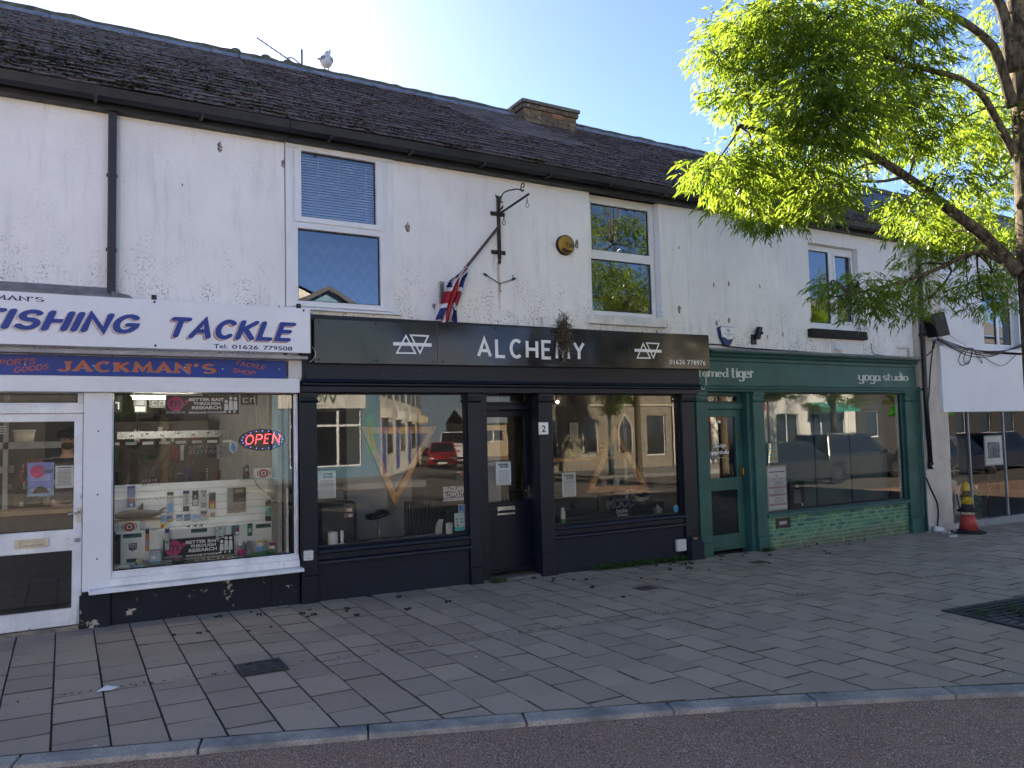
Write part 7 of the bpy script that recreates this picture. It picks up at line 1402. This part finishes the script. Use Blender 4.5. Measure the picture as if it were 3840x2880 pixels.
# houses running away down the side street
def side_house(i, a, c, mat, zt, label):
    t = thing('house', label, 'house', (a[0], a[1], 0), 'houses down the side street'); dx, dy = c[0]-a[0], c[1]-a[1]; L_ = math.hypot(dx, dy); ux, uy = dx/L_, dy/L_; nx, ny = -uy, ux      # street side normal points to +x
    if nx < 0: nx, ny = -nx, -ny
    def W_(s, d, z): return (a[0]+ux*s-nx*d, a[1]+uy*s-ny*d, z)
    m = MB(); m.use(mat); m.add([W_(0, 0, -1), W_(L_, 0, -1), W_(L_, 0, zt), W_(0, 0, zt), W_(0, 7, -1), W_(L_, 7, -1), W_(L_, 7, zt), W_(0, 7, zt)], [(0, 1, 2, 3), (4, 7, 6, 5), (0, 3, 7, 4), (1, 5, 6, 2), (3, 2, 6, 7)], False); m.build('wall', None, t)
    m = MB(); m.use(P('far_slate_roof', (.06, .06, .065))); m.add([W_(-.1, -.3, zt), W_(L_+.1, -.3, zt), W_(L_+.1, 3.5, zt+2), W_(-.1, 3.5, zt+2), W_(-.1, 7.3, zt), W_(L_+.1, 7.3, zt)], [(0, 1, 2, 3), (3, 2, 5, 4)], False); m.use(mat); m.poly([W_(0, -.0, zt-.05), W_(0, 3.5, zt+1.9), W_(0, 7, zt-.05)]); m.poly([W_(L_, 0, zt-.05), W_(L_, 3.5, zt+1.9), W_(L_, 7, zt-.05)]); m.build('roof', None, t)
    for (s0, s1, z0, z1, nm) in ((.15, .38, .0, 2.1, 'door'), (.5, .85, .8, 2.2, 'window'), (.12, .4, 3.3, 4.7, 'window'), (.55, .85, 3.3, 4.7, 'window')):
        m = MB(); m.use(P('far_dark_pane', (.02, .022, .026)) if nm == 'window' else BLUEV); p = [W_(L_*s0, -.03, z0), W_(L_*s1, -.03, z0), W_(L_*s1, -.03, z1), W_(L_*s0, -.03, z1)]; m.add(p+[W_(L_*s, .0, z) for s, z in ((s0, z0), (s1, z0), (s1, z1), (s0, z1))], [(0, 1, 2, 3), (0, 4, 5, 1), (1, 5, 6, 2), (2, 6, 7, 3), (3, 7, 4, 0)], False); m.build(nm, None, t)
    m = MB(); m.use(mat); m.add([W_(L_*.1, -.5, 2.35), W_(L_*.45, -.5, 2.35), W_(L_*.45, -.5, 2.75), W_(L_*.1, -.5, 2.75), W_(L_*.1, .0, 2.35), W_(L_*.45, .0, 2.35), W_(L_*.45, 0, 2.75), W_(L_*.1, 0, 2.75)], [(0, 1, 2, 3), (4, 7, 6, 5), (0, 4, 5, 1), (2, 6, 7, 3), (0, 3, 7, 4), (1, 5, 6, 2)], False); m.build('porch', None, t)
pt = [(11.2, -22.3), (13.5, -26.6), (16, -31.2), (18.6, -36), (20.7, -40.2), (23, -45.4)]
for i in range(5): side_house(i, pt[i], (pt[i+1][0]-.02, pt[i+1][1]+.05), (FWH, P('white_render_far', (.66, .64, .58), .85), FWH, P('pale_yellow_render', (.58, .50, .32), .85), FWH)[i], 6.0+.3*(i % 2), ('white house nearest the corner of the reflected side street', 'second white house down the reflected side street', 'third white house down the reflected side street', 'pale yellow house down the reflected side street', 'last white house down the reflected side street')[i])
t = far_building('warehouse', 'blue grey corrugated warehouse closing the reflected side street', 'warehouse', 18, 46, -60, 7.5, P('blue_grey_sheeting', (.12, .17, .22), .6, .1, 2), [(22, 25, .0, 3, 1)], P('grey_sheet_roof', (.22, .25, .28), .7)); far_building('warehouse', 'low tan block in front of the reflected blue warehouse', 'building', 30, 46, -52, 2.4, P('tan_render_far', (.38, .30, .2), .9), [(32, 34, .8, 1.8, 2)], P('grey_sheet_roof', (.22, .25, .28)), dep=4)
# chapel with pointed windows
t = far_building('chapel', 'beige stone chapel with pointed windows, reflected in second salon window', 'chapel', 18.95, 26.6, -22.0, 3.9, FBG, [(25.0, 26.2, .3, 2.3, 1)], dep=2.5)
for (cx, w) in ((19.38, .42), (21.5, .72), (23.6, .72)):
    q = [(cx-w/2, .55), (cx-w/2, 1.65), (cx-w*.36, 1.95), (cx, 2.3), (cx+w*.36, 1.95), (cx+w/2, 1.65), (cx+w/2, .55)]
    m = MB(); m.use(P('pale_arch_stone', (.48, .42, .32), .9)); m.prism([(cx+(a-cx)*1.25, .5+(b_-.5)*1.07) for a, b_ in q], -21.999, -21.93); f = m.build('window', None, t); m = MB(); m.use(P('far_dark_pane', (.02, .022, .026))); m.prism(q, -21.929, -21.92); m.build('pane', None, f)
m = MB(); m.use(P('pale_arch_stone', (.48, .42, .32))); m.box(18.95, 26.6, -21.999, -21.93, 2.75, 2.85); m.build('string_course', None, t)
t = far_building('shop_building', 'red fronted cafe across the street beside the beige chapel', 'shop', 26.7, 33.5, -22, 6.5, FWH, [(27.2, 29.5, .4, 2.3, 2, RED), (30.5, 32.8, .4, 2.3, 2, RED), (28, 29, 3.6, 5, 1), (31, 32, 3.6, 5, 1)]); m = MB(); m.use(RED); m.box(26.9, 33.3, -21.999, -21.9, 2.45, 2.95); m.build('fascia', None, t)
t = far_building('shop_building', 'white shop with green awning across the street, reflected in yoga window', 'shop', 33.6, 41, -22, 6.8, P('white_render_far', (.66, .64, .58)), [(34.2, 36, .4, 2.3, 2), (37, 40, .4, 2.3, 3), (35, 36, 3.6, 5, 1), (38, 39, 3.6, 5, 1)]); m = MB(); m.use(TEAL); m.prismx([(-21.99, 2.9), (-21.0, 2.5), (-21.0, 2.35), (-21.99, 2.8)], 36.9, 40.1); m.build('awning', None, t)
far_building('house', 'tall brown terrace at far right across the street', 'house', 41.1, 60, -22, 7.5, FBR, [(x, x+1.2, z, z+1.6, 1) for x in (42, 45, 48, 51, 54, 57) for z in (.8, 3.8)])
# cars
def car(x, y, rz, L_, w, h, paint, label, kind='hatch'):
    t = thing('parked_car' if kind != 'van' else 'parked_van', label, 'car' if kind != 'van' else 'van', (0, 0, 0)); z0 = .2
    pm = N('car_paint'); pm.set(col=paint, rough=.22, spec=.6, coat=.6); pm = pm.m; TY, GLS, RM = P('tyre_rubber', (.015, .015, .016), .8), P('car_glass', (.012, .014, .017), .05, .1, 1, 0, 60, 0, .8), P('alloy_rim', (.35, .35, .37), .35, metal=.9)
    H = L_/2; b1 = h*.56
    low = [(-H, z0+.15), (-H+.03, b1-.05), (-H+.12, b1), (H-1.15, b1), (H-.35, b1-.14), (H-.05, b1-.30), (H, z0+.25), (H-.06, z0), (-H+.08, z0)]
    if kind == 'van': low = [(-H, z0), (-H, b1+.1), (H-.9, b1+.1), (H-.15, b1-.05), (H, z0+.3), (H-.05, z0)]
    m = MB(); m.use(pm); m.prism(low, -w/2, w/2)
    cb = {'hatch': (-H+.05, H-1.1, -H+.35, H-2.0), 'estate': (-H+.04, H-1.15, -H+.22, H-2.1), 'van': (-H+.02, H-.75, -H+.05, H-1.5)}[kind]; bz = b1+.1 if kind == 'van' else b1; wi = w/2*.80
    A = [(cb[0], -w/2+.02, bz-.01), (cb[1], -w/2+.02, bz-.01), (cb[1], w/2-.02, bz-.01), (cb[0], w/2-.02, bz-.01), (cb[2], -wi, h), (cb[3], -wi, h), (cb[3], wi, h), (cb[2], wi, h)]
    m.add(A, [(4, 5, 6, 7), (0, 1, 5, 4), (2, 3, 7, 6), (1, 2, 6, 5), (3, 0, 4, 7)], False); m.build('body', None, t, bevel=.05)
    V3 = [Vector(p) for p in A]
    def gq(i, j, k2, l2, n_, u0, u1, v0, v1):
        a, b_, c, d = V3[i], V3[j], V3[k2], V3[l2]; f = lambda u, v: (a*(1-u)+b_*u)*(1-v)+(d*(1-u)+c*u)*v
        m = MB(); m.use(GLS); m.poly([f(u0, v0)+n_, f(u1, v0)+n_, f(u1, v1)+n_, f(u0, v1)+n_]); m.build('window', None, t, recalc=False)
    for (u0, u1) in (((.05, .32), (.35, .62), (.65, .90)) if kind != 'van' else ((.72, .93),)):
        gq(0, 1, 5, 4, Vector((0, -.012, .006)), u0, u1, .1, .88); gq(3, 2, 6, 7, Vector((0, .012, .006)), u0, u1, .1, .88)
    gq(1, 2, 6, 5, Vector((.014, 0, .012)), .06, .94, .08, .92); gq(3, 0, 4, 7, Vector((-.014, 0, .006)), .1, .9, .15, .9)
    for sx in (-1, 1):
        for sy in (-1, 1):
            wx = sx*(H-.82); m = MB(); m.use(TY); m.lathe((wx, sy*(w/2-.1)-.1, .32), [(.19, 0), (.30, 0), (.32, .03), (.32, .18), (.30, .21), (.19, .21)], 22, 'y'); wh = m.build('wheel', None, t)
            m = MB(); m.use(RM); m.lathe((wx, sy*(w/2-.1)-.1, .32), [(.02, -.004), (.05, .02), (.05, .19), (.02, .214)], 12, 'y')
            for q in range(5): a = R(72*q); m.tube([(wx, sy*(w/2-.1)+sy*.095, .32), (wx+.19*math.cos(a), sy*(w/2-.1)+sy*.09, .32+.19*math.sin(a))], .024, 5)
            m.build('rim', None, wh); m = MB(); m.use(BLK); m.lathe((wx, sy*(w/2-.001), .34), [(.40, -.004), (.40, .004)], 22, 'y'); m.build('wheel_arch', None, t)
    for sy in (-1, 1):
        m = MB(); m.use(P('headlamp_glass', (.6, .62, .62), .15)); m.ball((H-.12, sy*(w/2-.22), b1-.28), .12, .17, .08); m.build('headlight', None, t); m = MB(); m.use(P('red_tail_lens', (.3, .01, .01), .2)); m.box(-H-.012, -H+.05, sy*(w/2-.15)-.09, sy*(w/2-.15)+.09, b1-.3, b1-.08); m.build('tail_light', None, t); m = MB(); m.use(pm); m.ball((cb[1]-.35, sy*(w/2+.08), bz+.08), .07, .09, .06); m.build('mirror', None, t)
    m = MB(); m.use(BLK); m.box(H-.02, H+.012, -w/2+.35, w/2-.35, z0+.14, z0+.3); m.build('grille', None, t); m = MB(); m.use(WHITE); m.box(H+.0125, H+.018, -.26, .26, z0+.02, z0+.13); m.build('number_plate', None, t)
    if kind == 'estate':
        for sy in (-1, 1): m = MB(); m.use(RM); m.tube([(cb[2]+.1, sy*wi*.95, h+.03), (cb[3]-.1, sy*wi*.95, h+.03)], .018, 6); m.build('roof_rail', None, t)
    t.rotation_euler = (0, 0, rz); t.location = (x, y, gz(x)-.035); return t
car(21.5, -10.3, 0, 4.2, 1.78, 1.46, (.02, .022, .026), 'dark grey hatchback parked across the street, reflected in yoga window')
car(26.3, -11.6, 0, 4.7, 1.85, 1.70, (.025, .028, .032), 'grey estate car with roof rails reflected at right of yoga window', 'estate'); car(30.9, -10.5, 0, 4.4, 1.8, 1.5, (.008, .014, .035), 'dark navy hatchback reflected at left of the gallery glass'); car(36, -11.3, 0, 4.6, 1.82, 1.6, (.01, .016, .04), 'dark blue estate car reflected at right of the gallery glass', 'estate')
car(19.5, -34.2, R(115), 3.9, 1.7, 1.45, (.36, .012, .02), 'red hatchback facing out of the reflected side street'); car(22.7, -39.4, R(115), 4.9, 1.95, 2.1, (.6, .6, .6), 'white van parked behind the reflected red hatchback', 'van')
t = thing('canopy', 'bright green domed canopy across the street reflected in gallery glass', 'canopy', (41, -18, 0)); m = MB(); m.use(P('bright_green_canvas', (.08, .55, .05), .7)); m.lathe((41, -18, 2.0), [(1.6, 0), (1.4, .5), (.9, .9), (.01, 1.1)], 18); m.build('cover', None, t); m = MB(); m.use(GREY); m.tube([(41, -18, -.6), (41, -18, 3.05)], .05, 8); m.build('pole', None, t)
t = thing('street_lamp', 'grey green street lamp column across the road, reflected in second salon window', 'street lamp', (19.4, -17.6, -.25)); m = MB(); m.use(P('grey_green_column', (.06, .10, .11), .5)); m.tube([(19.4, -17.6, -.25), (19.4, -17.6, 1.0), (19.4, -17.6, 1.02), (19.4, -17.6, 5.5)], [.11, .11, .07, .055], 12); m.build('column', None, t); m = MB(); m.use(BLK); m.box(19.25, 19.55, -17.66, -17.54, 2.6, 3.2); m.build('sign_plate', None, t); m = MB(); m.use(GREY); m.tube([(19.4, -17.6, 5.5), (19.9, -17.3, 5.6)], .04, 6); m.ball((20.1, -17.2, 5.6), .25, .12, .07); m.build('lantern', None, t)
for (x, y, rz, l, sc) in ((20.6, -17.3, 2.2, 'ash tree across the road in front of the beige chapel', .95), (31, -16, .9, 'ash tree across the road reflected at left of yoga window', 1.0), (35, -13.6, 3.6, 'ash tree across the road reflected at right of yoga window', 1.05), (17.5, -9.0, 4.4, 'next ash tree along the kerb, out of frame to the right', 1.0), (2.6, -17.8, 1.4, 'ash tree across the road opposite the tackle shop', .9)):
    c = copy_tree(TR); c.location = (x, y, gz(x)-.1); c.rotation_euler = (0, 0, rz); c.scale = (sc,)*3; c['label'] = l
